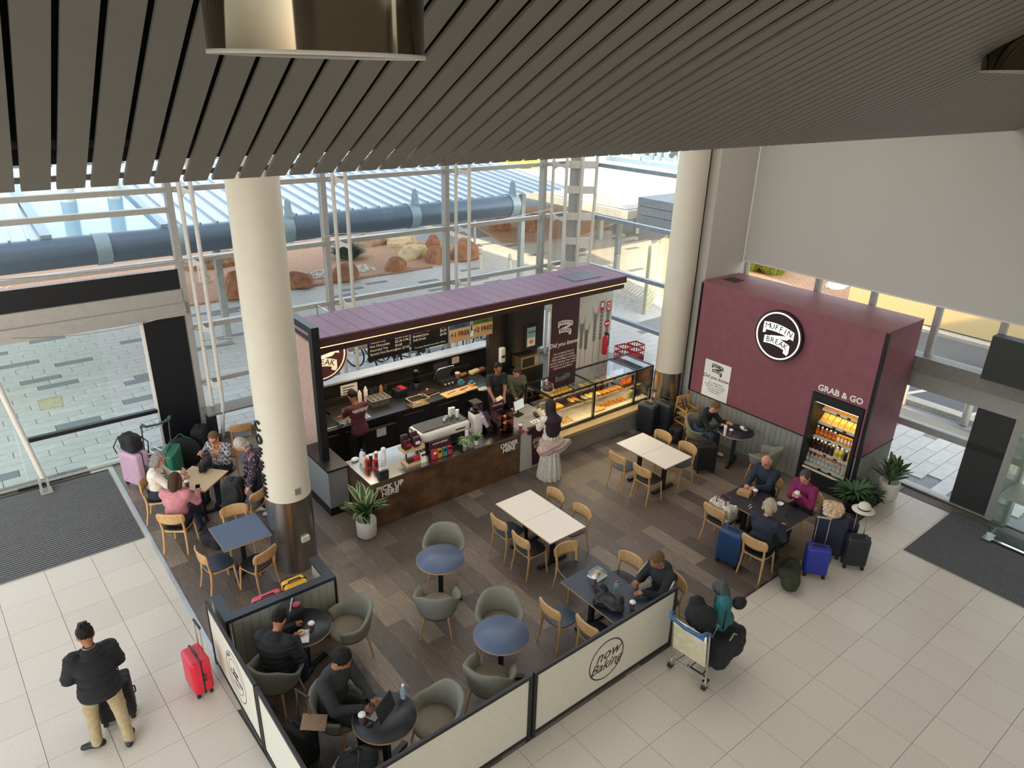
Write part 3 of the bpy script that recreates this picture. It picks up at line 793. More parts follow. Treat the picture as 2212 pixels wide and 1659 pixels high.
tag(MB().bb((17.3, 2, -.03), (18.2, 9.5, .012)).build('drain_grate', M('grate_grey', '6d6f70', .6, .3, var=.2, scale=60)), 'grey slotted grate strip outside the right doorway', 'grate')
for k, y in enumerate((6.75, 5.25)):
    tag(MB().lathe([(.09, 0), (.09, 1.1), (0, 1.12)], 14, (18.45, y, 0)).build('bollard', FRAME), 'grey steel bollard on the kerb outside the right doorway, %s' % ('left', 'right')[k], 'bollard')
t = thing('car', 'white parked car, only its corner showing beyond the right doorway', 'car', (22.6, 3.9, 0), R(100))
CARW = M('car_white', 'e4e3df', .2, var=.02, coat=.5)
MB().rbox((0, 0, .62), (4.3, 1.75, .7), .22).build('body', CARW, t)
MB().rbox((-.2, 0, 1.15), (2.3, 1.5, .7), .3).build('cabin', M('car_glass', '20262b', .1), t)
for wx in (-1.35, 1.35):
    for wy in (-.8, .8): MB().cyl((wx, wy-.1, .32), (wx, wy+.1, .32), .32, n=18).build('wheel', TYRE, t)
# unseen terminal wing, added to shade the street
wing = MB().bb((14.6, -26, 0), (23.5, -9, 8.5)).build('wall_shade_wing', MATS['hall_wall']); struct('wall_shade_wing', wing)

# yellow banner beyond the walkway roof ridge
p_ = GY(1105, 352, 27.2)
t = thing('yellow_banner', 'yellow banner strip just under the ceiling edge beyond the walkway roof', 'banner', (p_.x, 27.2, p_.z-.5)); MB().bb((-2.2, -.02, 0), (2.0, .02, .75)).build('sheet', M('banner_yellow', 'd9c22f', .6), t); MB().bb((-1.6, -.03, .2), (1.2, -.02, .42)).build('print', PRINTK, t)
for x in (-2.1, 1.9): MB().bb((x-.04, -.04, -p_.z+.5), (x+.04, .04, 0)).build('pole', MATS['post_grey'], t)
# ================================================================ writing helpers
def logo(parent, mtx, s, fill, ink, solid=True):
    """two waving ribbons with the cafe name; s = half width"""
    def rib(pts_top, pts_bot, z):
        return MB().prism([(x*s, y*s) for x, y in pts_bot]+[(x*s, y*s) for x, y in reversed(pts_top)], z, z+.003, mtx)
    xs = [-1+2*k/10 for k in range(11)]
    def wave(c, hh, tiltk, arch, w_): return [(x*w_, c+hh+tiltk*x-arch*x*x) for x in xs], [(x*w_, c-hh+tiltk*x-arch*x*x) for x in xs]
    rib([(-.45, -.06), (.98, .2)], [(-.75, -.24), (.6, -.1)], .001).build('ribbon_fold', fill, parent)
    a_, b_ = wave(.46, .24, -.1, .14, 1.0)
    r1_ = rib(a_, b_, .0025).prism([(-1.0*s, .2*s), (-.82*s, .26*s), (-.82*s, .04*s), (-1.0*s, -.02*s)], .0015, .0045, mtx).build('ribbon', fill, parent)
    a_, b_ = wave(-.36, .23, -.12, .13, .84)
    r2_ = rib(a_, b_, .0025).prism([(.52*s, -.72*s), (.84*s, -.82*s), (.76*s, -1.0*s), (.5*s, -.9*s)], .0015, .0045, mtx).build('ribbon', fill, parent)
    def arc(word, c, tiltk, arch, w_, sz, par):
        n = len(word)
        for q, ch in enumerate(word):
            x = (q-(n-1)/2)*w_; y = c+tiltk*x-arch*x*x
            text(ch, sz*s, ink, par, mtx@Matrix.Translation((x*s, y*s, .0065))@Matrix.Rotation(math.atan(tiltk-2*arch*x), 4, 'Z'), .001, 0 if ch == 'M' else .004*s, name='letter')
    arc('MUFFIN', .46, -.1, .14, .29, .46, r1_)
    arc('BREAK', -.36, -.14, .18, .29, .46, r2_)
# ================================================================ maroon kiosk
KX, KY0, KY1, KZ = 12.75, 5.14, 9.22, 3.49
k = thing('kiosk', 'big maroon box kiosk with round cafe sign and grey boarded base', 'kiosk', (KX, 7.18, 0))
def kb(a, b): return MB().bb((a[0]-KX, a[1]-7.18, a[2]), (b[0]-KX, b[1]-7.18, b[2]))
FR0, FR1 = 5.24, 6.29
kb((KX, FR1, .98), (KX+.05, KY1, KZ)).build('front_panel', MAROON, k)
kb((KX, KY0+.06, 1.98), (KX+.05, FR1, KZ)).build('front_panel', MAROON, k)
kb((KX, KY0+.06, .98), (KX+.05, FR0, 1.98)).build('front_panel', MAROON, k)
kb((KX+.06, KY0, .98), (14.1, KY0+.05, KZ)).build('side_panel', MAROON, k)
kb((KX, KY0, KZ), (14.1, KY1, KZ+.03)).build('top_panel', MAROON, k)
kb((KX, KY1-.05, 0), (14.1, KY1, KZ)).build('end_panel', MAROON, k)
kb((14.06, KY0+.06, 0), (14.1, KY1-.06, KZ)).build('rear_panel', MAROON, k)
kb((KX-.004, KY0+.0, 0), (KX+.06, KY0+.06, KZ)).build('corner_trim', BLACK, k)
kb((KX-.01, FR1, .965), (KX+.05, KY1, .985)).build('dado_trim', BLACK, k)
kb((KX+.1, KY0-.008, .965), (14.1, KY0+.02, .985)).build('dado_trim', BLACK, k)
kb((KX-.006, KY1-.03, .98), (KX+.05, KY1+.005, KZ)).build('edge_trim', BLACK, k)
n = 24; w_ = (KY1-FR1-.02)/n
bme = MB().bb((0, -w_/2+.003, 0), (.045, w_/2-.003, .965)).mesh('board', GREYBOARD)
for i in range(n): put('board', bme, k, (.003, FR1+.01+w_*(i+.5)-7.18, 0))
kb((KX, KY0+.06, 0), (KX+.045, FR0-.01, .965)).build('board', GREYBOARD, k)
for i in range(10):
    kb((KX+.07+i*.128, KY0+.002, 0), (KX+.07+i*.128+.122, KY0+.045, .965)).build('board', GREYBOARD, k)
p_ = G(1585, 605, KZ+.03); kb((p_.x-.16, p_.y-.16, KZ+.03), (p_.x+.16, p_.y+.16, KZ+.04)).build('vent_grille', BLACK, k)
# round illuminated sign
SIGNW = M('sign_lit_white', 'fbf8f0', .4, var=.01, emit=.9)
t = thing('round_sign', 'round dark sign with glowing white ring and ribbon name on the maroon kiosk', 'sign', (KX-.05, 7.19, 2.87))
rt = (0, R(-90), 0)
MB().lathe([(.52, -.045), (.52, .045)], 48, rot=rt).build('disc', M('sign_maroon', '2b171c', .5, var=.05), t)
MB().lathe([(.455, .045), (.455, .052), (.485, .052), (.485, .045)], 48, rot=rt, close=False).build('ring', SIGNW, t)
logo(t, frame((-.047, 0, 0), (0, -1, 0), (0, 0, 1)), .34, SIGNW, PRINTK)
t = thing('wall_poster', 'white did-you-know poster on the maroon kiosk above the seated man', 'poster', (KX-.003, 8.51, 1.42))
MB().bb((-.004, -.34, -.43), (0, .34, .43)).build('sheet', PRINTW, t)
fm = frame((-.005, 0, .27), (0, -1, 0), (0, 0, 1))
logo(t, fm, .15, PRINTK, PRINTW)
text('Did you know?', .115, PRINTK, t, frame((-.005, 0, .05), (0, -1, 0), (0, 0, 1)), .001, .001, .25)
text('Our coffee blend\ncomprises 100% Arabica\nbeans from the finest\ngrowing regions\nin the world.', .055, PRINTK, t, frame((-.005, 0, -.18), (0, -1, 0), (0, 0, 1)), .0008, 0, 0, lsp=1.0)
t = thing('wall_lettering', 'white grab and go lettering above the drinks fridge', 'lettering', (KX-.001, 5.76, 2.07))
text('GRAB & GO', .17, PRINTW, t, frame((-.004, 0, .02), (0, -1, 0), (0, 0, 1)), .004, .004)
# ---------------------------------------------------------------- drinks fridge
fr = thing('drinks_fridge', 'black open-front drinks fridge set into the maroon kiosk', 'fridge', (KX, (FR0+FR1)/2, 0))
fw = (FR1-FR0)/2-.01
MB().bb((-.03, -fw, 0), (.72, -fw+.07, 1.97)).bb((-.03, fw-.07, 0), (.72, fw, 1.97)).build('side', BLACKP, fr)
MB().bb((-.03, -fw+.07, 1.80), (.72, fw-.07, 1.97)).build('head', BLACKP, fr)
MB().bb((-.03, -fw+.07, 0), (.72, fw-.07, .34)).build('plinth', BLACKP, fr)
MB().bb((.66, -fw+.07, .34), (.72, fw-.07, 1.80)).build('rear_panel', M('fridge_mirror', '4a4b4c', .15, .8), fr)
LEDW = M('led_warm', 'ffe9bd', .4, var=0, emit=18)
MB().bb((.02, -fw+.09, 1.775), (.05, fw-.09, 1.795)).build('light_tube', LEDW, fr)
MB().bb((-.028, -fw+.09, .34), (.0, fw-.09, .375)).build('front_lip', M('lip_cream', 'e9dcc0', .4), fr)
SHZ = [.42, .70, .98, 1.27, 1.54]
SHD = [.06, .16, .22, .30, .36]
for z, d in zip(SHZ, SHD):
    sf = MB().bb((d, -fw+.075, z-.02), (.65, fw-.075, z)).build('shelf', M('shelf_white', 'cfcac0', .4), fr)
    MB().bb((d-.012, -fw+.075, z-.045), (d, fw-.075, z+.012)).build('price_rail', M('rail_silver', 'c5c0b6', .4), sf)
    for yy in (-.12, .1): MB().bb((d-.016, yy-.035, z-.04), (d-.012, yy+.035, z-.005)).build('price_tag', PRINTK, sf)
    if z > .5: MB().bb((d+.0, -fw+.09, z-.03), (d+.03, fw-.09, z-.022)).build('shelf_light', M('led_shelf', 'ffdf9f', .4, var=0, emit=13), sf)
FX, FY = KX, (FR0+FR1)/2
def bottle_mesh(name, r_, h_, body, cap, capc=.03, label=None):
    return None
def bottle(loc, r_, h_, body, cap, lab, grp, wrap=None, name='bottle'):
    t = thing(name, lab, 'bottle', loc, 0, grp)
    MB().lathe([(r_*.9, 0), (r_, .01), (r_, h_*.62), (r_*.45, h_*.82), (r_*.4, h_*.9)], 12).build('body', body, t)
    MB().lathe([(r_*.48, h_*.88), (r_*.48, h_)], 10).build('cap', cap, t)
    if wrap: MB().lathe([(r_*1.02, h_*.2), (r_*1.02, h_*.5)], 12, close=False).build('wrapper', wrap, t)
    return t
PETC = M('pet_clear', 'cfd6d4', .15, var=.1, trans=.6); CAPR = M('cap_red', 'c9242b', .4); CAPB = M('cap_cyan', '2f9fc9', .4)
CAPW = M('cap_white', 'e9e7e2', .4)
W0 = None
def row(y0, n, dy): return [y0-dy*i for i in range(n)]
base = None
def rowcopy(proto, locs, labs, grp):
    for i, (l, lb) in enumerate(zip(locs, labs)):
        if i == 0: proto.location = l; proto['label'] = lb
        else: dup(proto, l, 0, lb, grp)
ysl = row(.42, 11, .083)
prot = bottle((0, 0, 0), .036, .24, PETC, CAPR, 'x', 'bottles in the drinks fridge', M('water_label', 'b9c3c9', .5))
rowcopy(prot, [(FX+.13, FY+y, .42) for y in ysl[:9]], ['clear water bottle with red cap on the bottom fridge shelf']*9, 'red-capped bottles')
prot['group'] = 'red-capped bottles'
prot = bottle((0, 0, 0), .036, .24, PETC, CAPB, 'x', 'blue-capped bottles')
rowcopy(prot, [(FX+.13, FY+y, .42) for y in ysl[9:]], ['clear water bottle with light blue cap on the bottom fridge shelf']*2, 'blue-capped bottles')
prot = bottle((0, 0, 0), .036, .225, M('cola_dark', '1d0f10', .2, var=.05), CAPW, 'x', 'dark soft drinks', M('cola_label', '3a1420', .5))
rowcopy(prot, [(FX+.22, FY+y, .70) for y in row(.42, 6, .083)], ['dark soft drink bottle with white cap on the fourth fridge shelf']*6, 'dark soft drinks')
prot = bottle((0, 0, 0), .042, .225, M('lemon_drink', 'd9d27a', .2), CAPW, 'x', 'lemon drinks', M('lemon_label', 'c9a92b', .5))
rowcopy(prot, [(FX+.22, FY+y, .70) for y in row(-.085, 2, .095)], ['pale lemon drink bottle beside the dark bottles in the fridge']*2, 'lemon drinks')
bottle((FX+.22, FY-.27, .70), .036, .22, M('navy_drink', '1d2433', .2), CAPW, 'navy bottle between lemon and yellow bottles in the fridge', 'fourth-shelf bottles')
prot = bottle((0, 0, 0), .036, .2, M('yellow_drink', 'd9a41f', .25), M('cap_yellow', 'f0cf2c', .4), 'x', 'yellow drinks')
rowcopy(prot, [(FX+.22, FY+y, .70) for y in (-.35, -.42)], ['yellow juice bottle with yellow cap at the right of the fourth fridge shelf']*2, 'yellow drinks')
prot = bottle((0, 0, 0), .04, .19, M('juice_red', 'b5461f', .25), CAPW, 'x', 'red juices', M('juice_label', 'e08a1e', .5))
rowcopy(prot, [(FX+.30, FY+y, .98) for y in row(.42, 5, .09)], ['round red-orange juice bottle on the middle fridge shelf']*5, 'red juices')
def carton(loc, d, mats, lab, grp=None, name='carton', cat='carton', rz=0):
    t = thing(name, lab, cat, loc, rz, grp)
    MB().bb((-d[0]/2, -d[1]/2, 0), (d[0]/2, d[1]/2, d[2])).build('box', mats[0], t)
    MB().bb((-d[0]/2-.002, -d[1]*.35, d[2]*.3), (-d[0]/2, d[1]*.35, d[2]*.75)).build('print', mats[1], t)
    MB().bb((-d[0]*.3, -d[1]*.3, d[2]), (d[0]*.3, d[1]*.3, d[2]+.008)).build('flap', mats[0], t)
    return t
prot = carton((0, 0, 0), (.06, .062, .17), (M('carton_orange', 'e0921f', .5), PRINTW), 'x', 'orange cartons')
rowcopy(prot, [(FX+.30, FY+y, .98) for y in row(-.04, 6, .071)], ['orange juice carton at the right of the middle fridge shelf']*6, 'orange cartons')
def wedge(loc, mats, lab, grp):
    t = thing('sandwich_pack', lab, 'food pack', loc, 0, grp)
    MB().prism([(0, 0), (.16, 0), (.16, .15)], -.055, .055, frame((0, 0, 0), (1, 0, 0), (0, 0, 1))).build('pack', mats[0], t)
    MB().box((.07, 0, .085), (.002, .06, .06), (0, R(45), 0)).build('sticker', mats[1], t)
    return t
PKO = M('pack_orange', 'e8a13a', .3, emit=.12); PKP = M('pack_peach', 'e89a63', .3, emit=.12); STO = M('sticker_orange', 'e07a12', .5); STR = M('sticker_red', 'e0452f', .5); PKY = M('pack_yellow', 'e3b55a', .3, emit=.12)  # packs emit faintly, fridge light put into their material
prot = wedge((0, 0, 0), (PKP, STR), 'x', 'red-sticker packs')
rowcopy(prot, [(FX+.38, FY+y, 1.54) for y in row(.38, 2, .125)], ['peach sandwich pack with red sticker on the top fridge shelf']*2, 'red-sticker packs')
prot = wedge((0, 0, 0), (PKO, STO), 'x', 'orange-sticker packs')
rowcopy(prot, [(FX+.38, FY+y, 1.54) for y in row(.13, 5, .125)], ['orange sandwich pack with orange sticker on the top fridge shelf']*5, 'orange-sticker packs')
prot = wedge((0, 0, 0), (PKY, M('sticker_gold', 'f0c94a', .5)), 'x', 'second-shelf packs')
rowcopy(prot, [(FX+.32, FY+y, 1.27) for y in row(.38, 7, .125)], ['golden sandwich pack on the second fridge shelf']*7, 'second-shelf packs')
# ================================================================ service counter
def lbox(t, a, b, name, mat):
    o = t.location
    return MB().bb((a[0]-o[0], a[1]-o[1], a[2]-o[2]), (b[0]-o[0], b[1]-o[1], b[2]-o[2])).build(name, mat, t)
RUST = M('rust_timber_front', '5c422c', .35, var=.55, scale=3.2, stretch=(1, 1, 1.6), bump=.05)
CZ = .95
sc_ = thing('service_counter', 'service counter with rust-brown front and stainless top, pick up and order signs', 'counter', (6.6, 10.3, 0))
for i in range(4):
    x0 = 4.93+i*.83; lbox(sc_, (x0, 9.82, 0), (x0+.826, 9.86, CZ-.04), 'front_panel', RUST)
lbox(sc_, (4.9, 9.83, 0), (4.93, 10.75, CZ-.04), 'end_panel', RUST)
lbox(sc_, (4.94, 9.87, .02), (8.24, 10.6, CZ-.045), 'carcass', DARKTOP)
lbox(sc_, (4.88, 9.78, CZ-.04), (8.27, 10.78, CZ), 'worktop', M('stainless_top', 'a8a6a2', .22, 1, var=.1, scale=2))
def cl(o, body, px, py, size):
    p = GY(px, py, 9.815)
    text(body, size, PRINTW, sc_, frame((p.x-6.6, 9.817-10.3, p.z), (1, 0, 0), (0, 0, 1)), .003, .003)
cl(sc_, 'PICK UP\nHERE', 843, 1057, .15)
cl(sc_, 'ORDER\nHERE', 1100, 965, .135)
# till section
t = thing('till_counter', 'white till counter section with maroon cup print between counter and display case', 'counter', (8.76, 10.3, 0))
lbox(t, (8.28, 9.85, 0), (9.22, 10.78, CZ-.03), 'body', M('till_white', 'bdb8b0', .5, var=.04))
lbox(t, (8.26, 9.8, CZ-.03), (9.23, 10.8, CZ), 'worktop', M('till_top', '9c968d', .4))
MB().prism([(-.17, .05), (.17, .05), (.22, .86), (-.22, .86)], 0, .004, frame((.02, -.456, 0), (1, 0, 0), (0, 0, 1))).build('cup_print', PRINTM, t)
lbox(t, (8.45, 9.78, CZ-.12), (9.1, 9.86, CZ+.02), 'cup_lid_print', MAROOND)
logo(t, frame((.02, -.465, .55), (1, 0, 0), (0, 0, 1)), .17, M('print_cream', 'c9bfae', .5), PRINTM)
# left end unit
t = thing('end_unit', 'low grey end unit with dark top beside the column', 'cabinet', (4.65, 11.1, 0))
lbox(t, (4.49, 10.65, .16), (4.86, 11.7, .93), 'body', M('grey_laminate', '8c8f90', .5, var=.04))
lbox(t, (4.46, 10.6, .93), (4.88, 11.75, .97), 'top', DARKTOP)
lbox(t, (4.48, 10.64, 0), (4.87, 11.71, .16), 'kickboard', BLACK)
# ================================================================ canopy
cn = thing('canopy', 'plum plank canopy with warm light strip over the service counter', 'canopy', (8.6, 11.75, 3.1))
PLUM = M('plum_timber', '7d5c72', .55, var=.2, scale=5, stretch=(1.5, 8, 1), rand=.08)
CX0, CX1, CY0, CY1, CZT = 4.66, 12.52, 11.14, 12.42, 3.26
n = 26; w_ = (CX1-CX0)/n
for i in range(n):
    lbox(cn, (CX0+w_*i+.004, CY0, CZT-.03), (CX0+w_*(i+1)-.004, CY1, CZT), 'plank', PLUM)
lbox(cn, (CX0, CY0+.05, CZT-.1), (CX1-.02, CY1-.02, CZT-.035), 'deck', MAROOND)
lbox(cn, (CX0, CY0, CZT-.17), (CX1-.05, CY0+.05, CZT-.035), 'fascia', M('fascia_maroon', '4a2a2c', .5))
lbox(cn, (CX0, CY0+.02, CZT-.30), (CX1-.1, CY0+.1, CZT-.19), 'lower_fascia', MAROOND)
lbox(cn, (CX0+.02, CY0+.008, CZT-.188), (CX1-.06, CY0+.045, CZT-.172), 'light_strip', M('led_strip', 'ffcf8a', .4, var=0, emit=2.6))
p_ = G(1252, 597, CZT); lbox(cn, (p_.x-.42, p_.y-.3, CZT), (p_.x+.42, p_.y+.3, CZT+.012), 'roof_vent', M('vent_slate', '5a5a62', .5))
for x in (5.6, 7.2, 8.8, 10.4):
    lbox(cn, (x-.06, 11.7, CZT-.125), (x+.06, 11.82, CZT-.1), 'downlight', M('led_down', 'ffe2b4', .4, var=0, emit=12))
l = area('canopy_lamp', (7.2, 12.3, 3.02), (0, 0, 0), 4.2, .3, 110, (1, .78, .48))
# dark post frame at the left end
t = thing('post_frame', 'tall black post frame at the left end of the counter canopy', 'frame', (4.62, 11.05, .97))
MB().bb((-.07, -.07, 0), (.07, .07, 2.55)).build('post', BLACK, t)
MB().bb((-.07, .07, 2.43), (.07, 1.3, 2.55)).build('top_bar', BLACK, t)
# side panel behind the post with hanging cups
t = thing('side_panel', 'warm lit pinkish end panel behind the black post', 'panel', (4.83, 12.45, 0))
MB().bb((-.03, -.9, 0), (.03, .85, 3.0)).build('sheet', M('panel_pink', 'b89a8c', .6), t)
# ================================================================ back counter and back walls
t = thing('back_counter', 'dark back counter with sink run under the window ledge', 'counter', (7.2, 12.7, 0))
for i, x in enumerate((4.95, 6.05, 6.75, 7.65, 8.55)):
    x1 = (6.05, 6.75, 7.65, 8.55, 9.42)[i]
    cu_ = lbox(t, (x+.005, 12.22, .1), (x1-.005, 13.28, .86), 'cabinet_unit', BLACKP)
    if i != 1: lbox(t, (x+.2, 12.195, .74), (x1-.2, 12.22, .76), 'handle', CHROME).parent = cu_
lbox(t, (4.92, 12.15, .86), (9.43, 13.29, .9), 'worktop', DARKTOP)
lbox(t, (4.95, 12.3, 0), (9.4, 13.2, .1), 'kickboard', BLACK)
lbox(t, (6.05, 12.19, .72), (6.75, 12.22, .85), 'dishwasher_panel', BLACK)
lbox(t, (6.08, 12.15, .64), (6.72, 12.2, .70), 'dishwasher_handle', STEEL)
lbox(t, (6.3, 12.2, .42), (6.52, 12.222, .62), 'notice_sheet', PRINTW)
lbox(t, (4.92, 13.2, .9), (9.43, 13.29, 1.05), 'upstand', DARKTOP)
wbk = MB().bb((4.86, 13.3, 0), (10.1, 13.42, 1.36)).build('wall_servery', M('servery_black', '1d1c1c', .35, var=.2)); struct('wall_servery', wbk)
MB().bb((4.86, 13.24, 1.36), (10.1, 13.6, 1.40)).build('ledge', M('ledge_grey', 'b4b8bd', .3), wbk)
wbt = MB().bb((9.46, 12.5, 0), (10.95, 12.62, 3.1)).build('wall_dark', MATS['servery_black']); struct('wall_dark', wbt)
MB().bb((10.0, 12.2, 0), (10.9, 12.5, 1.05)).bb((10.0, 12.25, 1.5), (10.9, 12.5, 3.1)).build('tall_unit', MATS['servery_black'], wbt)
# sink
t = thing('sink', 'stainless sink with ribbed draining board in the back counter', 'sink', (5.62, 12.62, .9))
SS = M('sink_steel', 'c2b79f', .25, 1, var=.1)
MB().bb((-.62, -.38, 0), (-.58, .38, .012)).bb((-.08, -.38, 0), (-.04, .38, .012)).bb((-.62, -.38, 0), (-.04, -.34, .012)).bb((-.62, .2, 0), (-.04, .38, .012)).build('rim', SS, t)
MB().lathe([(.0, .004), (.2, .006), (.26, .01)], 20, (-.33, -.07, 0), close=False).build('bowl', M('bowl_steel', '8a7f66', .2, 1), t)
MB().bb((-.03, -.38, .0), (.6, .38, .008)).build('drainer', SS, t)
for i in range(9): MB().bb((.02+.062*i, -.32, .008), (.045+.062*i, .3, .018)).build('drainer_rib', SS, t)
MB().tube([(-.28, .26, 0), (-.28, .26, .2), (-.28, .2, .24), (-.28, .08, .22)], .014, 8).build('tap', BLACKP, t)
# wheat and maroon wall graphics
WG = 12.0
wh = MB().bb((10.95, WG, 0), (12.98, WG+.08, 3.1)).build('wall_graphic', M('graphic_white', 'cdcbc0', .6, var=.03)); struct('wall_graphic', wh)
t = thing('menu_banner', 'tall maroon did-you-know banner panel beside the wheat wall', 'banner', (11.36, WG-.004, 0))
MB().bb((-.44, -.02, .4), (.44, 0, 2.95)).build('sheet', PRINTM, t)
logo(t, frame((.0, -.022, 1.98), (1, 0, 0), (0, 0, 1)), .24, PRINTW, PRINTM)
text('Did you know?', .16, PRINTW, t, frame((0, -.022, 1.55), (1, 0, 0), (0, 0, 1)), .001, .002, .25)
text('Our products have no\npreservatives & contain\n100% real fillings including\nberries, bananas, choc chips,\nstrawberries & many more\ndelicious ingredients!', .076, PRINTW, t, frame((0, -.022, 1.13), (1, 0, 0), (0, 0, 1)), .0008, 0, lsp=1.0)
WHEAT = M('wheat_print', '77776c', .6)
for i, (x, z0, h_) in enumerate(((11.95, .75, 1.2), (12.12, .8, .95), (12.4, .8, 1.35), (12.62, .7, 1.6), (12.85, .9, 1.35))):
    m_ = MB(); y = WG-.003
    m_.bb((x-.006, y, z0), (x+.006, y+.003, z0+h_))
    for q in range(9):
        z = z0+h_*(.42+.06*q)
        for sg_ in (-1, 1):
            m_.prism([(0, 0), (.05*sg_, .045), (.055*sg_, .12), (.012*sg_, .075)][::sg_], 0, .003, frame((x, y+.003, z), (1, 0, 0), (0, 0, 1)))
            if q > 4: m_.beam((x+.05*sg_, y+.001, z+.1), (x+.12*sg_, y+.001, z+.32), .004, .002)
    tag(m_.build('wheat_print', WHEAT), 'grey printed ear of wheat on the pale wall, number %s from the maroon banner' % ('one', 'two', 'three', 'four', 'five')[i], 'wall print', 'wheat prints')
FIRER = M('fire_red', 'c21f2b', .5)
for i, px in enumerate((1301, 1315)):
    p = GY(px, 661, WG); t = thing('fire_sign', 'small red and white fire safety sign on the wheat wall, %s' % ('left', 'right')[i], 'sign', (p.x, WG-.002, p.z))
    MB().bb((-.065, -.004, -.13), (.065, 0, .13)).build('plate', FIRER, t); MB().bb((-.04, -.006, -.03 if i == 0 else -.09), (.04, -.004, .09)).build('symbol', PRINTW, t)
    if i: MB().bb((-.02, -.008, -.05), (.02, -.006, .06)).build('symbol', FIRER, t)
p = GY(1308, 748, WG-.12); t = thing('fire_extinguisher', 'red fire extinguisher hanging at the foot of the wheat wall', 'extinguisher', (p.x, WG-.1, 1.0))
MB().lathe([(.06, 0), (.065, .02), (.065, .42), (.035, .5), (.03, .53)], 14).build('body', FIRER, t); MB().bb((-.02, -.09, .53), (.02, .03, .58)).build('lever', BLACKP, t); MB().tube([(.03, 0, .54), (.12, 0, .5), (.11, 0, .2)], .012, 6).build('hose', BLACKP, t)
p = GY(1308, 735, WG); t = thing('fire_sign', 'round red extinguisher sign above the fire extinguisher', 'sign', (p.x, WG-.002, 1.78)); MB().lathe([(.1, 0), (.1, .006)], 20, rot=(R(90), 0, 0)).build('plate', FIRER, t); MB().bb((-.08, -.009, -.02), (.08, -.006, .02)).build('symbol', PRINTW, t)
# menus hanging from the canopy (each reaches up to the canopy deck)
MK = M('menu_black', '100f10', .4); 
t = thing('menu_board', 'black hot drinks menu board hanging on the left under the canopy', 'menu', (6.75, 12.3, 2.12)); MB().bb((-.5, -.01, 0), (.46, .01, 1.03)).build('board', MK, t)
text('Flat White\nCappuccino\nLatte\nMocha/Chai\nHot Chocolate\nAssorted Tea\nSpecial Hot Beverages', .075, PRINTW, t, frame((-.46, -.012, .38), (1, 0, 0), (0, 0, 1)), .0008, 0, align='LEFT', lsp=1.1)
text('$4.60 5.20\n$4.60 5.20\n$4.80 5.40\n$5.60 6.20\n$5.30 5.90\n$4.60\nfrom $7.00', .075, PRINTW, t, frame((.12, -.012, .38), (1, 0, 0), (0, 0, 1)), .0008, 0, align='LEFT', lsp=1.1)
t = thing('menu_board', 'black cold drinks menu board hanging in the middle under the canopy', 'menu', (7.72, 12.3, 2.12)); MB().bb((-.46, -.01, 0), (.46, .01, 1.03)).build('board', MK, t)
text('Iced Coffee\nIced Chocolate\nThickshake\nBottled Water\nBottled Juice\nSoft Drink', .075, PRINTW, t, frame((-.42, -.012, .44), (1, 0, 0), (0, 0, 1)), .0008, 0, align='LEFT', lsp=1.1)
text('$7.00\n$7.00\n$7.00\n$4.50\n$5.50\n$4.90', .075, PRINTW, t, frame((.25, -.012, .44), (1, 0, 0), (0, 0, 1)), .0008, 0, align='LEFT', lsp=1.1)
text('The average adult daily energy intake is 8700 kJ', .04, PRINTW, t, frame((0, -.012, .06), (1, 0, 0), (0, 0, 1)), .0008)
for i, (x, top_, body, d) in enumerate(((8.5, '3f5a78', '+1 FREE', 'blue'), (9.12, '47702f', '+2 FREE', 'green'))):
    t = thing('offer_sign', 'hanging offer sign reading %s under a %s picture' % (body.lower(), d), 'sign', (x, 12.3, 2.10))
    MB().bb((-.27, -.008, 0), (.27, .008, .3)).build('sheet', M('kraft_sign', 'd0a878', .6), t); MB().bb((-.27, -.008, .3), (.27, .008, 1.05)).build('picture', M('sign_top_'+d, top_, .6), t)
    text(body, .15, PRINTK, t, frame((0, -.01, .17), (1, 0, 0), (0, 0, 1)), .001, .002)
    text('Buy 5 muffins', .055, PRINTK, t, frame((0, -.01, .36), (1, 0, 0), (0, 0, 1)), .001, 0)
    MB().ell((0, -.012, .5), (.09, .01, .07)).build('muffin_picture', M('muffin_brown', '6b3f24', .7), t)
t = thing('round_sign', 'round maroon cafe sign half hidden behind the black post frame', 'sign', (5.55, 13.0, 2.18))
MB().lathe([(.56, -.03), (.56, .03)], 48, rot=(R(90), 0, 0)).build('disc', PRINTM, t)
MB().lathe([(.49, .03), (.49, .037), (.52, .037), (.52, .03)], 48, rot=(R(90), 0, 0), close=False).build('ring', PRINTW, t)
logo(t, frame((0, -.033, 0), (1, 0, 0), (0, 0, 1)), .38, PRINTW, PRINTM)
MB().bb((-.01, -.02, .55), (.01, .0, 1.1)).bb((-.01, -.62, 1.06), (.01, .0, 1.08)).bb((-.01, -.62, .98), (.01, -.6, 1.08)).build('hanger', CHROME, t)
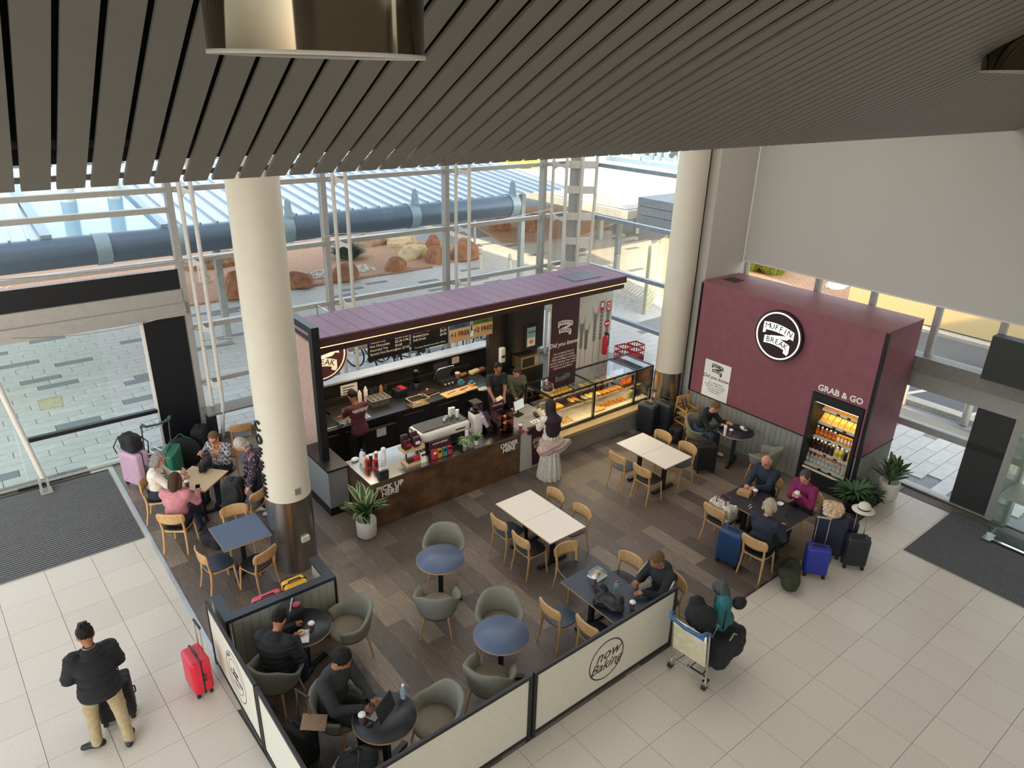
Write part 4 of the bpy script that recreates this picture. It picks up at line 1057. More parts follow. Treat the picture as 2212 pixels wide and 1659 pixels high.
# ================================================================ furniture
def make_wood_chair(seatmat):
    t = thing('dining_chair', 'x', 'chair')
    for s_ in (-1, 1):
        MB().tube([(.2, .2*s_, 0), (.165, .175*s_, .43)], [.013, .02], 8).build('leg', OAK, t)
        MB().tube([(-.25, .2*s_, 0), (-.2, .185*s_, .25), (-.185, .18*s_, .45), (-.215, .185*s_, .62), (-.245, .19*s_, .74)], [.013, .018, .021, .018, .014], 8).build('leg', OAK, t)
    MB().box((-.01, .17, .415), (.34, .02, .035)).box((-.01, -.17, .415), (.34, .02, .035)).box((.155, 0, .415), (.02, .33, .035)).box((-.175, 0, .415), (.02, .33, .035)).build('seat_frame', OAK, t)
    n = 24; pl = []
    for i in range(n):
        a = 2*PI*i/n; c, s_ = math.cos(a), math.sin(a)
        pl.append((.215*math.copysign(abs(c)**.65, c)+.0, .215*math.copysign(abs(s_)**.65, s_)))
    seat_ = MB().prism(pl, .432, .447).build('seat', OAK, t)
    MB().prism([(x*.97, y*.97) for x, y in pl], .447, .466).build('seat_pad', seatmat, seat_)
    vs = []; N = 10; rows = [(.60, .86, .004), (.63, 1, 0), (.70, 1.03, -.006), (.775, 1, -.016), (.805, .84, -.02)]
    for sgn in (1, -1):
        for z, k_, dx in rows:
            for i in range(N+1):
                u = -1+2*i/N; y = u*.225*k_
                vs.append((-.262+.05*(u*u)+dx+.009*sgn, y, z-.012*abs(u)**3*(1 if z > .7 else -1)))
    W = N+1; K = len(rows); fs = []
    for f_ in range(2):
        o = f_*W*K
        for r_ in range(K-1):
            for i in range(N):
                q = (o+r_*W+i, o+r_*W+i+1, o+(r_+1)*W+i+1, o+(r_+1)*W+i)
                fs.append(q if f_ == 0 else q[::-1])
    B = W*K
    for i in range(N): fs.append((i+1, i, B+i, B+i+1)); j = (K-1)*W+i; fs.append((j, j+1, B+j+1, B+j))
    for r_ in range(K-1): j = r_*W; fs.append((j, j+W, B+j+W, B+j)); j = r_*W+N; fs.append((j+W, j, B+j, B+j+W))
    MB().add(vs, fs, True).build('backrest', OAK, t)
    return t
def make_tub():
    t = thing('tub_chair', 'x', 'armchair')
    for x, y in ((.2, .19), (.2, -.19), (-.19, .19), (-.19, -.19)):
        MB().tube([(x*1.22, y*1.22, 0), (x*.9, y*.9, .38)], [.012, .02], 8).build('leg', OAK, t)
    n = 26; inn, out = [], []
    vs = []; A = R(128); cols = []
    for i in range(n+1):
        a = -A+2*A*i/n; u = abs(a)/A
        top = .80-.17*min(1, max(0, (u-.28)/.36))**1.1-.02*u
        rx, ry = .30, .30
        c, s_ = -math.cos(a), math.sin(a)
        fl = .06
        prof = [(.26, .36, 0), (.29, .42, 0), (.30, .5, 0), (.30+fl*.5, (.5+top)/2, 0), (.30+fl*.8, top-.015, 0), (.29+fl*.75, top+.006, 0), (.265+fl*.5, top-.015, 0), (.25+fl*.25, (.5+top)/2, 0), (.245, .47, 0), (.24, .40, 0)]
        cols.append([(r_*c*1.0+.02, r_*s_, z) for r_, z, _ in prof])
    K = len(cols[0])
    for cc in cols: vs += cc
    fs = [(i*K+j, i*K+(j+1) % K, (i+1)*K+(j+1) % K, (i+1)*K+j) for i in range(n) for j in range(K)]
    fs += [tuple(range(K-1, -1, -1)), tuple(n*K+j for j in range(K))]
    MB().add(vs, fs, True).build('shell', TUB, t)
    MB().lathe([(.0, .36), (.22, .36), (.265, .39), (.27, .43), (.245, .455), (.15, .468), (0, .47)], 28, (.03, 0, 0)).build('seat_cushion', TUBSEAT, t)
    return t
def table_base(t, x=0, y=0, top=.72, feet='cross', L=.34):
    MB().bb((x-.035, y-.035, .02), (x+.035, y+.035, top)).build('pedestal', BLACK, t)
    if feet == 'cross':
        MB().box((x, y, .025), (2*L, .055, .04), (0, 0, R(45))).box((x, y, .025), (2*L, .055, .04), (0, 0, R(-45))).build('foot', BLACK, t)
    else:
        MB().box((x, y, .025), (.07, 2*L, .04) if feet == 'y' else (2*L, .07, .04)).build('foot', BLACK, t)
    MB().box((x, y, top+.005), (.34, .34, .012)).build('top_plate', BLACK, t)
def square_table(loc, rz, sx, sy, mat, lab, split=False, base='cross'):
    t = thing('dining_table', lab, 'table', loc, rz)
    parts = ((-sy/2, 0-.001), (.001, sy/2)) if split else ((-sy/2, sy/2),)
    for a, b in parts:
        MB().bb((-sx/2, a, .728), (sx/2, b, .748)).build('table_edge', PLY, t)
        MB().bb((-sx/2+.002, a+.002, .748), (sx/2-.002, b-.002, .752)).build('table_top', mat, t)
        table_base(t, 0, (a+b)/2, .715, 'x' if split else base, .3)
    return t
def round_table(loc, mat, lab, r_=.37, rz=0):
    t = thing('round_table', lab, 'table', loc, rz)
    MB().lathe([(r_-.01, .725), (r_, .73), (r_, .745), (r_-.004, .748)], 48).build('table_edge', PLY, t)
    MB().lathe([(0, .7485), (r_-.005, .7485), (r_-.005, .752), (0, .752)], 48).build('table_top', mat, t)
    table_base(t, 0, 0, .715, 'x', .33)
    return t
square_table((2.66, 12.08, .006), R(40), .74, .74, MAPLETOP, 'square maple table with the black handbag, left of the column')
square_table((2.69, 10.04, .006), R(0), .75, .75, BLUETOP, 'empty square blue table in front of the column')
square_table((6.83, 7.56, .006), 0, .78, 1.42, CREAMTOP, 'empty cream double table in the middle of the floor', True)
square_table((6.34, 5.47, .006), 0, .77, 1.2, DARKBLUETOP, 'slate blue double table with the tray and water bottle by the screen', True)
square_table((10.15, 7.96, .006), 0, .79, 1.28, CREAMTOP, 'empty cream double table near the display case', True)
square_table((10.14, 5.45, .006), 0, .8, 1.3, SLATE, 'charcoal table where three older people sit with coffee', True)
round_table((4.85, 7.56, .006), BLUETOP, 'empty round blue table nearest the potted plant', rz=R(-40))
round_table((4.61, 5.74, .006), BLUETOP, 'empty round blue table in front of the now baking screen', rz=R(-40))
round_table((2.74, 5.50, .006), SLATE, 'round charcoal table with the open laptop', rz=R(20))
round_table((2.60, 7.42, .006), SLATE, 'round charcoal table with the doughnut in the partition corner', rz=R(20))
round_table((12.2, 7.48, .006), SLATE, 'round charcoal table against the boarded kiosk wall', rz=R(20))
wc = make_wood_chair(SEATBLU); wk = make_wood_chair(SEATBLK)
used = {}
def chair(proto, x, y, deg, lab, grp='oak dining chairs', z=.006):
    if proto.name not in used: used[proto.name] = 1; proto.location = (x, y, z); proto.rotation_euler = (0, 0, R(deg)); proto['label'] = lab; proto['group'] = grp; return proto
    return dup(proto, (x, y, z), R(deg), lab, grp)
B_, K_ = wc, wk
chair(K_, 2.05, 12.38, -22, 'oak chair under the grey-haired woman in white')
chair(K_, 2.07, 11.32, 52, 'oak chair under the woman in the pink jumper')
chair(K_, 3.26, 12.66, 222, 'oak chair under the woman in the floral blouse')
chair(K_, 3.24, 11.22, 120, 'oak chair the leaning woman rests her hand on')
chair(B_, 2.25, 9.86, 5, 'oak chair with navy seat at the near left side of the blue square table')
chair(K_, 2.72, 9.50, 112, 'oak chair with black seat turned beside the steel column base')
chair(B_, 2.80, 10.52, 262, 'oak chair on the far side of the blue square table')
chair(B_, 4.05, 13.95, 75, 'oak chair at the window bench, the left one')
chair(B_, 4.62, 13.95, 80, 'oak chair at the window bench, the right one, mostly behind the column')
chair(B_, 6.42, 7.86, 0, 'oak chair with navy seat at the middle cream table, far left side')
chair(K_, 6.40, 7.26, 0, 'oak chair with black seat at the middle cream table, near left side')
chair(B_, 7.28, 7.92, 180, 'oak chair at the middle cream table, far right side')
chair(B_, 7.30, 7.26, 180, 'oak chair at the middle cream table, near right side')
chair(K_, 6.56, 6.42, -100, 'oak chair with black seat at the head of the slate blue table')
chair(K_, 6.98, 5.80, 190, 'oak chair beside the man in the track jacket')
chair(K_, 7.14, 5.12, 172, 'oak chair under the man in the track jacket')
chair(B_, 5.70, 5.76, 0, 'oak chair with navy seat pulled out from the slate blue table')
chair(K_, 5.88, 5.20, 0, 'oak chair mostly hidden behind the now baking screen')
chair(B_, 9.62, 8.22, 0, 'oak chair with navy seat at the far cream table, left side farther one')
chair(K_, 9.64, 7.60, 0, 'oak chair with black seat at the far cream table, left side nearer one')
chair(B_, 10.62, 8.30, 180, 'oak chair at the far cream table, right side farther one')
chair(B_, 10.62, 7.66, 180, 'oak chair at the far cream table, right side nearer one')
chair(K_, 9.62, 5.92, 0, 'oak chair holding the patterned travel bag')
chair(K_, 9.38, 4.98, 5, 'oak chair under the blonde woman in navy')
chair(K_, 11.02, 5.2, 170, 'oak chair under the woman in the magenta jumper')
chair(K_, 10.9, 5.92, 180, 'oak chair under the bald man')
tb = make_tub()
def tub(x, y, deg, lab): return chair(tb, x, y, deg, lab, 'sage tub chairs')
tub(5.22, 8.03, 232, 'sage tub chair facing us behind the farther round blue table')
tub(4.43, 7.02, 52, 'sage tub chair with its back to us at the farther round blue table')
tub(4.95, 6.22, 236, 'sage tub chair facing us behind the nearer round blue table')
tub(4.20, 5.46, 30, 'sage tub chair in front of the nearer round blue table by the screen')
tub(2.08, 7.12, 38, 'sage tub chair under the woman in black')
tub(3.24, 7.38, 172, 'sage tub chair right of the doughnut table')
tub(2.46, 6.14, -62, 'sage tub chair under the man with the laptop')
tub(3.34, 5.34, 172, 'sage tub chair right of the laptop table')
tub(2.28, 5.14, 38, 'sage tub chair holding the black bag at the bottom edge')
tub(12.02, 8.26, -80, 'sage tub chair under the man at the kiosk wall')
tub(12.14, 6.70, 98, 'empty sage tub chair against the kiosk wall')
# window bench
t = thing('window_bench', 'narrow dark bench table against the window behind the column', 'table', (4.4, 14.55, .006))
MB().bb((-.85, -.22, .82), (1.4, .25, .86)).build('table_top', M('bench_top', '6f6a64', .4), t)
MB().bb((-.8, -.18, 0), (-.68, .2, .82)).build('support', BLACK, t)
MB().bb((1.2, -.18, 0), (1.32, .2, .82)).build('support', BLACK, t)
# ================================================================ screens and partition
SCRM = M('screen_cream', 'd3d0c0', .6, var=.03)
def screen(p0, p1, lab, h_=1.05):
    p0 = Vector(p0); p1 = Vector(p1); d = p1-p0; L = d.length
    t = thing('cafe_screen', lab, 'screen', (p0.x, p0.y, .003), math.atan2(d.y, d.x))
    MB().bb((0, -.02, 0), (.05, .02, h_)).build('post', BLACK, t); MB().bb((L-.05, -.02, 0), (L, .02, h_)).build('post', BLACK, t)
    MB().bb((.05, -.018, h_-.05), (L-.05, .018, h_)).build('top_rail', BLACK, t); MB().bb((.05, -.018, .04), (L-.05, .018, .09)).build('bottom_rail', BLACK, t)
    MB().bb((.05, -.006, .09), (L-.05, .006, h_-.05)).build('panel', SCRM, t)
    return t, L
s1, L1 = screen((4.32, 4.75, 0), (6.93, 4.75, 0), 'cream screen with the round now baking logo')
def ring(t, c, r0, r1, ax, m_, y):
    o = MB().lathe([(r0, 0), (r0, .002), (r1, .002), (r1, 0)], 48, (0, 0, 0), close=False)
    o.v = [tuple(frame(c, ax, (0, 0, 1))@Vector(v)) for v in o.v]
    return o.build('logo_ring', m_, t)
p = GY(1310, 1418, 4.75); cx_ = p.x-4.32
ring(s1, (cx_, -.0065, .53), .30, .318, (1, 0, 0), PRINTM, 0)
text('now', .25, PRINTM, s1, frame((cx_+.02, -.0065, .62), (1, 0, 0), (.05, 0, 1)), .001, .002, .35)
text('Baking', .22, PRINTM, s1, frame((cx_, -.0065, .44), (1, 0, 0), (.05, 0, 1)), .001, .002, .35)
s2, _ = screen((1.72, 4.75, 0), (4.29, 4.75, 0), 'cream screen at the bottom edge left of the now baking screen')
s3, _ = screen((1.67, 8.32, 0), (1.67, 6.54, 0), 'cream screen with the oval bakery logo beside the red suitcase')
c_ = (.98, -.0065, .52)
ring(s3, c_, .335, .345, (1, 0, 0), PRINTM, 0); ring(s3, c_, .235, .242, (1, 0, 0), PRINTM, 0)
text('Best\nCelebrate', .105, PRINTK, s3, frame((.98, -.0065, .54), (1, 0, 0), (0, 0, 1)), .001, .003, .2)
text('DAILY', .07, PRINTK, s3, frame((.98, -.0065, .39), (1, 0, 0), (0, 0, 1)), .001, .001)
text('BAKED', .07, PRINTM, s3, frame((.78, -.0065, .73), (1, 0, .8), (-.8, 0, 1)), .001)
s4, _ = screen((1.67, 6.52, 0), (1.67, 4.79, 0), 'plain cream screen nearest the bottom left corner')
# dark-capped planter partition (U shape)
pt = thing('planter_partition', 'U-shaped grey boarded partition with dark cap around the doughnut table', 'partition', (2.5, 7.9, .006))
PB = M('partition_board', '9a9a8e', .6, var=.05, rand=.05)
def pbox(a, b, n, m_): return MB().bb((a[0]-2.5, a[1]-7.9, a[2]), (b[0]-2.5, b[1]-7.9, b[2])).build(n, m_, pt)
for i in range(12): pbox((1.84+.1175*i+.002, 7.83, .03), (1.84+.1175*(i+1)-.002, 7.93, .95), 'board', PB)
for i in range(4): pbox((3.16, 7.94+.11*i+.002, .03), (3.26, 7.94+.11*(i+1)-.002, .95), 'board', PB); pbox((1.75, 7.94+.11*i+.002, .03), (1.83, 7.94+.11*(i+1)-.002, .95), 'board', PB)
pbox((1.75, 7.82, .95), (3.28, 7.95, 1.0), 'cap', M('cap_navy', '2b3038', .35)); pbox((3.14, 7.95, .95), (3.28, 8.42, 1.0), 'cap', MATS['cap_navy']); pbox((1.75, 7.95, .95), (1.88, 8.42, 1.0), 'cap', MATS['cap_navy'])
pbox((3.25, 7.81, 0), (3.28, 7.84, .95), 'corner_trim', BLACK); pbox((1.75, 7.81, 0), (1.78, 7.84, .95), 'corner_trim', BLACK)
# ================================================================ display case
dc = thing('display_case', 'long glass display case of pastries with grey base right of the till', 'display case', (10.9, 10.4, 0))
DX0, DX1, DY0, DY1, DZ0, DZ1 = 9.26, 12.42, 10.05, 10.92, .52, 1.37
HB = M('herringbone_grey', '8c897f', .6, var=.12, scale=14, stretch=(3, 3, 1), bump=.1)
lbox(dc, (DX0, 9.84, 0), (DX1, 10.95, .42), 'base', HB)
lbox(dc, (DX0, 9.8, .42), (DX1, 10.95, .50), 'ledge', M('ledge_wood', 'b29a72', .45, var=.1))
lbox(dc, (DX0+.03, DY0+.02, .5), (DX1-.03, DY1-.02, .56), 'deck', M('deck_white', 'd8d2c2', .5))
bx = [DX0, GY(1286, 826, DY0).x, GY(1375, 798, DY0).x, DX1]
for x in bx:
    lbox(dc, (x-.022, DY0-.02, .5), (x+.022, DY0+.025, DZ1), 'upright', BLACK)
    lbox(dc, (x-.015, DY1-.03, .5), (x+.015, DY1, DZ1), 'upright', BLACK)
    lbox(dc, (x-.02, DY0, DZ1-.03), (x+.02, DY1, DZ1), 'top_bar', BLACK)
for y in (DY0, DY1-.015):
    lbox(dc, (DX0, y-.02, DZ1-.03), (DX1, y+.02, DZ1), 'top_rail', BLACK); lbox(dc, (DX0, y-.02, .5), (DX1, y+.02, .53), 'bottom_rail', BLACK)
for x0, x1 in zip(bx, bx[1:]):
    lbox(dc, (x0+.025, DY0-.004, .53), (x1-.025, DY0+.004, DZ1-.03), 'front_pane', CLEAR)
    lbox(dc, (x0+.025, DY0+.03, DZ1-.012), (x1-.025, DY1-.03, DZ1-.004), 'top_pane', glassmat('case_top_glass', (.94, .95, .96), .4))
    for z, d in ((.80, .28), (1.05, .42)):
        lbox(dc, (x0+.04, DY0+d, z-.012), (x1-.04, DY1-.06, z), 'shelf', CLEAR)
        lbox(dc, (x0+.04, DY0+d-.012, z-.02), (x1-.04, DY0+d, z+.02), 'ticket_rail', M('rail_pale', 'cbb9a2', .5))
        lbox(dc, (x0+.05, DY0+d+.01, z-.022), (x1-.05, DY0+d+.03, z-.014), 'shelf_light', M('led_case', 'ffcf7a', .4, var=0, emit=10))
    lbox(dc, (x0+.05, DY0+.03, DZ1-.045), (x1-.05, DY0+.05, DZ1-.032), 'case_light', MATS['led_case'])
    for i in range(3):
        xx = x0+.2+(x1-x0-.3)*i/2.5
        lbox(dc, (xx, DY0+.40, 1.05), (xx+.09, DY0+.405, 1.11), 'price_ticket', PRINTM)
lbox(dc, (DX0-.004, DY0+.02, .53), (DX0+.004, DY1-.02, DZ1-.03), 'end_pane', CLEAR); lbox(dc, (DX1-.004, DY0+.02, .53), (DX1+.004, DY1-.02, DZ1-.03), 'end_pane', CLEAR)
# ---- food
BREAD = M('bread', 'd9a85a', .7, var=.15, scale=30); EGG = M('filling_yellow', 'e8bb2f', .6, var=.15, scale=40); LEAF = M('filling_green', '7fa02f', .6, var=.2, scale=40); TOM = M('filling_red', 'cf3526', .5, var=.15, scale=40); PASTRY = M('pastry_orange', 'd98a24', .6, var=.25, scale=40); CREAM = M('pastry_cream', 'ead9b4', .6, var=.15, scale=40); CHOC = M('chocolate', '3a2015', .5, var=.2, scale=30); BOARD = M('tray_board', '3a342c', .5)
def food(kind, loc, rz, lab, grp):
    t = thing(kind, lab, 'food', loc, rz, grp)
    if kind == 'filled_roll' or kind == 'wrap':
        MB().ell((0, 0, .03), (.05, .11, .03), n=10, k=6).build('bun', BREAD if kind == 'filled_roll' else CREAM, t)
        MB().ell((0, 0, .052), (.028, .105, .018), n=8, k=5).build('filling', rnd.choice((LEAF, TOM, EGG)), t)
    elif kind == 'tart':
        MB().lathe([(.045, 0), (.06, .03), (.055, .035)], 14).build('crust', BREAD, t); MB().lathe([(.052, .03), (.03, .036), (0, .038)], 14, close=False).build('custard', EGG, t)
    elif kind == 'muffin':
        MB().lathe([(.03, 0), (.042, .045)], 12).build('paper_cup', CHOC, t); MB().ell((0, 0, .05), (.05, .05, .032), n=10, k=6).build('crown', EGG, t)
    elif kind == 'croissant':
        MB().tube([(.03-.045*math.cos(a)*.6, .095*math.sin(a), .028) for a in [R(-80+20*k) for k in range(9)]], [.012, .022, .03, .034, .036, .034, .03, .022, .012], 8).build('pastry', PASTRY, t)
    elif kind == 'cupcake':
        MB().lathe([(.028, 0), (.04, .045)], 12).build('paper_cup', CHOC, t); MB().ell((0, 0, .055), (.034, .034, .028), n=10, k=6).build('icing', CREAM, t)
    elif kind == 'pastry_slab':
        MB().rbox((0, 0, .03), (.3, .2, .06), .02).build('slab', PASTRY, t); MB().box((0, 0, .004), (.36, .26, .008)).build('tray', BOARD, t)
        for i in range(3):
            for j in range(2): MB().ell((-.09+.09*i, -.05+.1*j, .06), (.035, .035, .015), n=8, k=4).build('topping', EGG, t)
    elif kind == 'pastry_tray':
        MB().box((0, 0, .004), (.4, .26, .008)).build('tray', CREAM, t)
        for i in range(4):
            for j in range(3): MB().ell((-.13+.085*i, -.08+.08*j, .03), (.035, .032, .024), n=8, k=4).build('pastry', rnd.choice((CREAM, BREAD)), t)
    return t
def frow(kind, x0, x1, n, y, z, lab, grp, rz=0):
    for i in range(n): food(kind, (x0+(x1-x0)*(i/(n-1) if n > 1 else .5), y, z), rz, lab, grp)
b0, b1, b2, b3 = bx
frow('muffin', b0+.28, b1-.25, 8, DY0+.52, 1.05, 'yellow-topped muffin on the top shelf of the left case bay', 'muffins on the top shelf')
frow('muffin', b0+.28, b1-.25, 8, DY0+.64, 1.05, 'yellow-topped muffin in the rear row of the left case bay', 'muffins in the rear row')
frow('pastry_slab', b0+.55, b0+.55, 1, DY0+.45, .80, 'orange pastry slab on a dark tray in the left case bay', 'case trays', 0)
food('cupcake', (b0+.12, DY0+.4, .80), 0, 'cream-iced cupcake at the left end of the case, front one', 'end cupcakes'); food('cupcake', (b0+.12, DY0+.52, .80), 0, 'cream-iced cupcake at the left end of the case, middle one', 'end cupcakes'); food('cupcake', (b0+.12, DY0+.64, .80), 0, 'cream-iced cupcake at the left end of the case, rear one', 'end cupcakes')
food('pastry_tray', (b0+.62, DY0+.2, .56), 0, 'cream tray of small pastries at the bottom of the left case bay', 'case trays')
frow('croissant', b0+.12, b0+.26, 2, DY0+.25, .56, 'croissant at the bottom left of the case', 'bottom croissants', R(15))
frow('filled_roll', b1+.14, b2-.14, 7, DY0+.56, 1.05, 'filled roll on the top shelf of the middle case bay', 'rolls on the top shelf', R(12))
frow('wrap', b1+.14, b1+.55, 4, DY0+.44, .80, 'cream wrap with bright filling in the middle case bay', 'wraps in the middle bay', R(12))
frow('croissant', b1+.68, b2-.12, 5, DY0+.42, .80, 'golden croissant on the middle shelf of the middle case bay', 'middle-shelf croissants', R(15))
frow('croissant', b1+.55, b2-.1, 6, DY0+.24, .56, 'golden croissant at the bottom of the middle case bay', 'bottom-deck croissants', R(12))
frow('tart', b1+.25, b1+.48, 3, DY0+.14, .56, 'round custard tart at the bottom of the middle case bay', 'custard tarts')
frow('filled_roll', b1-.22, b1-.08, 2, DY0+.5, .80, 'filled roll beside the left case upright', 'rolls beside the upright', R(8))
prot = bottle((0, 0, 0), .032, .17, M('juice_orange', 'd9731c', .3), CAPW, 'x', 'case juices')
rowcopy(prot, [(b2+.1+.075*i, DY0+.50, .80) for i in range(5)], ['small orange juice bottle in the right case bay']*5, 'case juices')
prot = bottle((0, 0, 0), .034, .2, M('wine_dark', '1b2230', .2), BLACKP, 'x', 'case dark bottles')
rowcopy(prot, [(b2+.22+.075*i, DY0+.2, .56) for i in range(4)], ['dark bottle at the bottom of the right case bay']*4, 'case dark bottles')
prot = bottle((0, 0, 0), .034, .19, M('lime_drink', 'a9b26a', .3), CAPW, 'x', 'case green bottles')
rowcopy(prot, [(b2+.07+.075*i, DY0+.2, .56) for i in range(2)], ['pale green bottle at the bottom of the right case bay']*2, 'case green bottles')
# cake under a dome
p = G(1187, 852, DZ1); t = thing('cake_stand', 'chocolate cake under a clear dome on top of the display case', 'cake', (p.x+.05, p.y+.12, DZ1))
MB().lathe([(.06, 0), (.03, .03), (.14, .045), (.145, .052)], 24).build('stand', WHITE, t); MB().lathe([(.1, .053), (.105, .06), (.105, .125), (.1, .13)], 24).build('cake', M('cake_brown', '5a3328', .7, var=.2, scale=40), t)
MB().lathe([(.13, .053), (.13, .17), (.11, .195), (0, .205)], 24, close=False).build('dome', CLEAR, t); MB().lathe([(.03, .205), (.035, .225), (0, .23)], 12).build('knob', FIRER, t)
# ================================================================ on the service counter
def on(px, py, z=CZ): return G(px, py, z)
def cup(loc, lab, grp=None, h_=.12, r_=.042, body=None, name='coffee_cup'):
    t = thing(name, lab, 'cup', loc, 0, grp)
    MB().lathe([(r_*.72, 0), (r_, h_)], 16).build('sleeve', body or M('cup_purple', '6b4a55', .6, var=.35, scale=45), t)
    MB().lathe([(r_*1.08, h_), (r_*1.08, h_+.008), (r_*.9, h_+.014), (r_*.86, h_+.02), (0, h_+.018)], 16).build('lid', CAPW, t)
    return t
# espresso machine
a = on(872, 985); t = thing('espresso_machine', 'long white espresso machine with black top on the service counter', 'coffee machine', (6.72, 10.42, CZ))
WM = M('machine_white', 'e6e1d6', .3, var=.03)
MB().rbox((0, 0, .30), (1.12, .5, .2), .06).build('body', WM, t)
MB().bb((-.5, -.17, .398), (.5, .22, .41)).build('cup_tray', M('tray_black', '23272a', .35, var=.1), t)
for i in range(3): MB().bb((-.5, -.2-.012*i+.03, .41), (.5, -.195-.012*i+.03, .425)).build('tray_rail', CHROME, t)
MB().bb((-.45, -.2, .06), (.45, .2, .2)).build('underside', BLACKP, t); MB().bb((-.5, -.24, .02), (.5, .24, .06)).build('drip_tray', STEEL, t)
for x in (-.45, .45):
    for y in (-.18, .18): MB().cyl((x, y, 0), (x, y, .03), .025, n=10).build('foot', BLACKP, t)
for sgn in (-1, 1): MB().tube([(sgn*.565, -.2, .22), (sgn*.565, -.22, .3), (sgn*.565, -.15, .38), (sgn*.565, .2, .38)], .014, 6).build('side_trim', BLACK, t)
MB().bb((.2, -.252, .28), (.42, -.25, .31)).build('badge', PRINTK, t)
M0 = Vector((6.72, 10.42, CZ+.425))
for i, (dx, dy, n) in enumerate(((.32, .12, 5), (.42, .16, 4), (.42, .02, 4))):
    t = thing('cup_stack', 'stack of white takeaway cups on the espresso machine, %s one' % ('tallest left', 'rear right', 'front right')[i], 'cups', M0+Vector((dx, dy, -.016)))
    for k in range(n): MB().lathe([(.03, .028*k), (.038, .028*k+.07)], 14).build('cup', CAPW, t)
for i, dx in enumerate((.12, .2)): tag(MB().lathe([(.024, 0), (.032, .06)], 12, close=False).build('small_cup', CAPW, None, M0+Vector((dx, .02+.06*i, -.016))), 'small white cup on the espresso machine tray, %s' % ('left', 'right')[i], 'cup')
# grinder
t = thing('coffee_grinder', 'tall white coffee grinder with smoky hopper', 'grinder', (7.52, 10.36, CZ))
MB().rbox((0, 0, .22), (.2, .24, .44), .02).build('body', WM, t); MB().bb((-.09, -.1, .44), (.09, .1, .46)).build('collar', BLACKP, t)
MB().prism([(-.1, -.11), (.1, -.11), (.1, .11), (-.1, .11)], .5, .66).prism([(-.05, -.05), (.05, -.05), (.05, .05), (-.05, .05)], .44, .5).build('hopper', glassmat('smoke_plastic', (.45, .42, .4), .8), t); MB().bb((-.1, -.11, .66), (.1, .11, .675)).build('hopper_lid', BLACKP, t)
MB().lathe([(.05, .3), (.05, .302)], 12).build('dial', FRAME, t)
# lidded cup dispenser (leaning tubes)
t = thing('cup_dispenser', 'black angled dispenser holding purple-patterned cup stacks', 'dispenser', (7.78, 10.32, CZ))
MB().bb((-.1, -.17, 0), (.12, .17, .16)).prism([(-.17, 0), (.17, 0), (.17, .32), (-.02, .16)], -.1, .12, frame((0, 0, 0), (0, 1, 0), (0, 0, 1))).build('stand', BLACKP, t)
for i in range(5):
    y = -.14+.07*i; MB().cyl((-.1, y, .15+.02*i), (-.22, y, .40+.05*i), .036, .04, n=12).build('cup_stack', M('cup_lilac', 'cdb3c4', .6, var=.35, scale=40), t)
# plants on the counter
def potplant(loc, pr, ph, n, L, wd, mats, lab, name='potted_plant', up=.75, droop=.5, stems=0):
    t = thing(name, lab, 'plant', loc)
    MB().lathe([(pr*.72, 0), (pr*.95, ph*.12), (pr, ph*.9), (pr*.97, ph), (pr*.88, ph), (pr*.86, ph*.8), (0, ph*.8)], 24).build('pot', mats[0], t)
    MB().cyl((0, 0, ph*.5), (0, 0, ph+L*.35), pr*.12, pr*.07, 8).build('stem', mats[2], t)
    for k in range(n):
        a = k*2.4; e = rnd.uniform(.25, 1)*up; l_ = L*rnd.uniform(.75, 1.1); z0 = ph+L*.5*rnd.random()*.9
        d = Vector((math.cos(a), math.sin(a), 0)); s_ = Vector((-d.y, d.x, 0)); pts = []
        for q in range(5):
            u = q/4; pts.append(d*(l_*(.05+.85*u*math.cos(e*1.2)+.0))+Vector((0, 0, z0+l_*(u*math.sin(e*1.3)-droop*u*u*.6))))
        ws = (.25, .8, 1, .7, .04); vs = []; mid = []
        for p_, w_ in zip(pts, ws): vs += [p_-s_*wd*w_, p_+s_*wd*w_, p_-Vector((0, 0, wd*.25))]
        fs = []; ms = []
        m_ = MB()
        for q in range(4): fs += [(3*q, 3*q+2, 3*q+5, 3*q+3), (3*q+2, 3*q+1, 3*q+4, 3*q+5)]
        m_.add(vs, fs, True); 
        if len(mats) > 3:
            m_.mat(1); e0 = []
            for sg_ in (0, 1):
                for q in range(4):
                    A_, B2 = Vector(vs[3*q+sg_]), Vector(vs[3*q+3+sg_]); iv = (Vector(vs[3*q+2])-A_)*.3; iw = (Vector(vs[3*q+5])-B2)*.3; up_ = Vector((0, 0, .002))
                    m_.add([A_+up_, A_+iv+up_, B2+iw+up_, B2+up_], [(0, 1, 2, 3)])
        m_.build('leaf', list(mats[1:2])+list(mats[3:4]), t)
    return t
POTW = M('pot_white', 'd9d6ce', .5, var=.02); LGRN = M('leaf_green', '3f5a34', .5, var=.3, scale=9); STEM = M('stem_brown', '4a3b28', .8); LEDGE = M('leaf_cream', 'b9bd8a', .5)
LG2 = M('leaf_pale_green', '7d9160', .5, var=.3, scale=20)
p = on(1032, 962); potplant((p.x, p.y+.05, CZ), .05, .1, 60, .16, .022, (POTW, LG2, STEM), 'small leafy plant in white pot on the service counter, right one', 'counter_plant')
p = on(1008, 966); potplant((p.x, p.y+.05, CZ), .05, .09, 55, .2, .02, (POTW, LG2, STEM), 'small trailing plant on the service counter, left one', 'counter_plant', .4, 1.0)
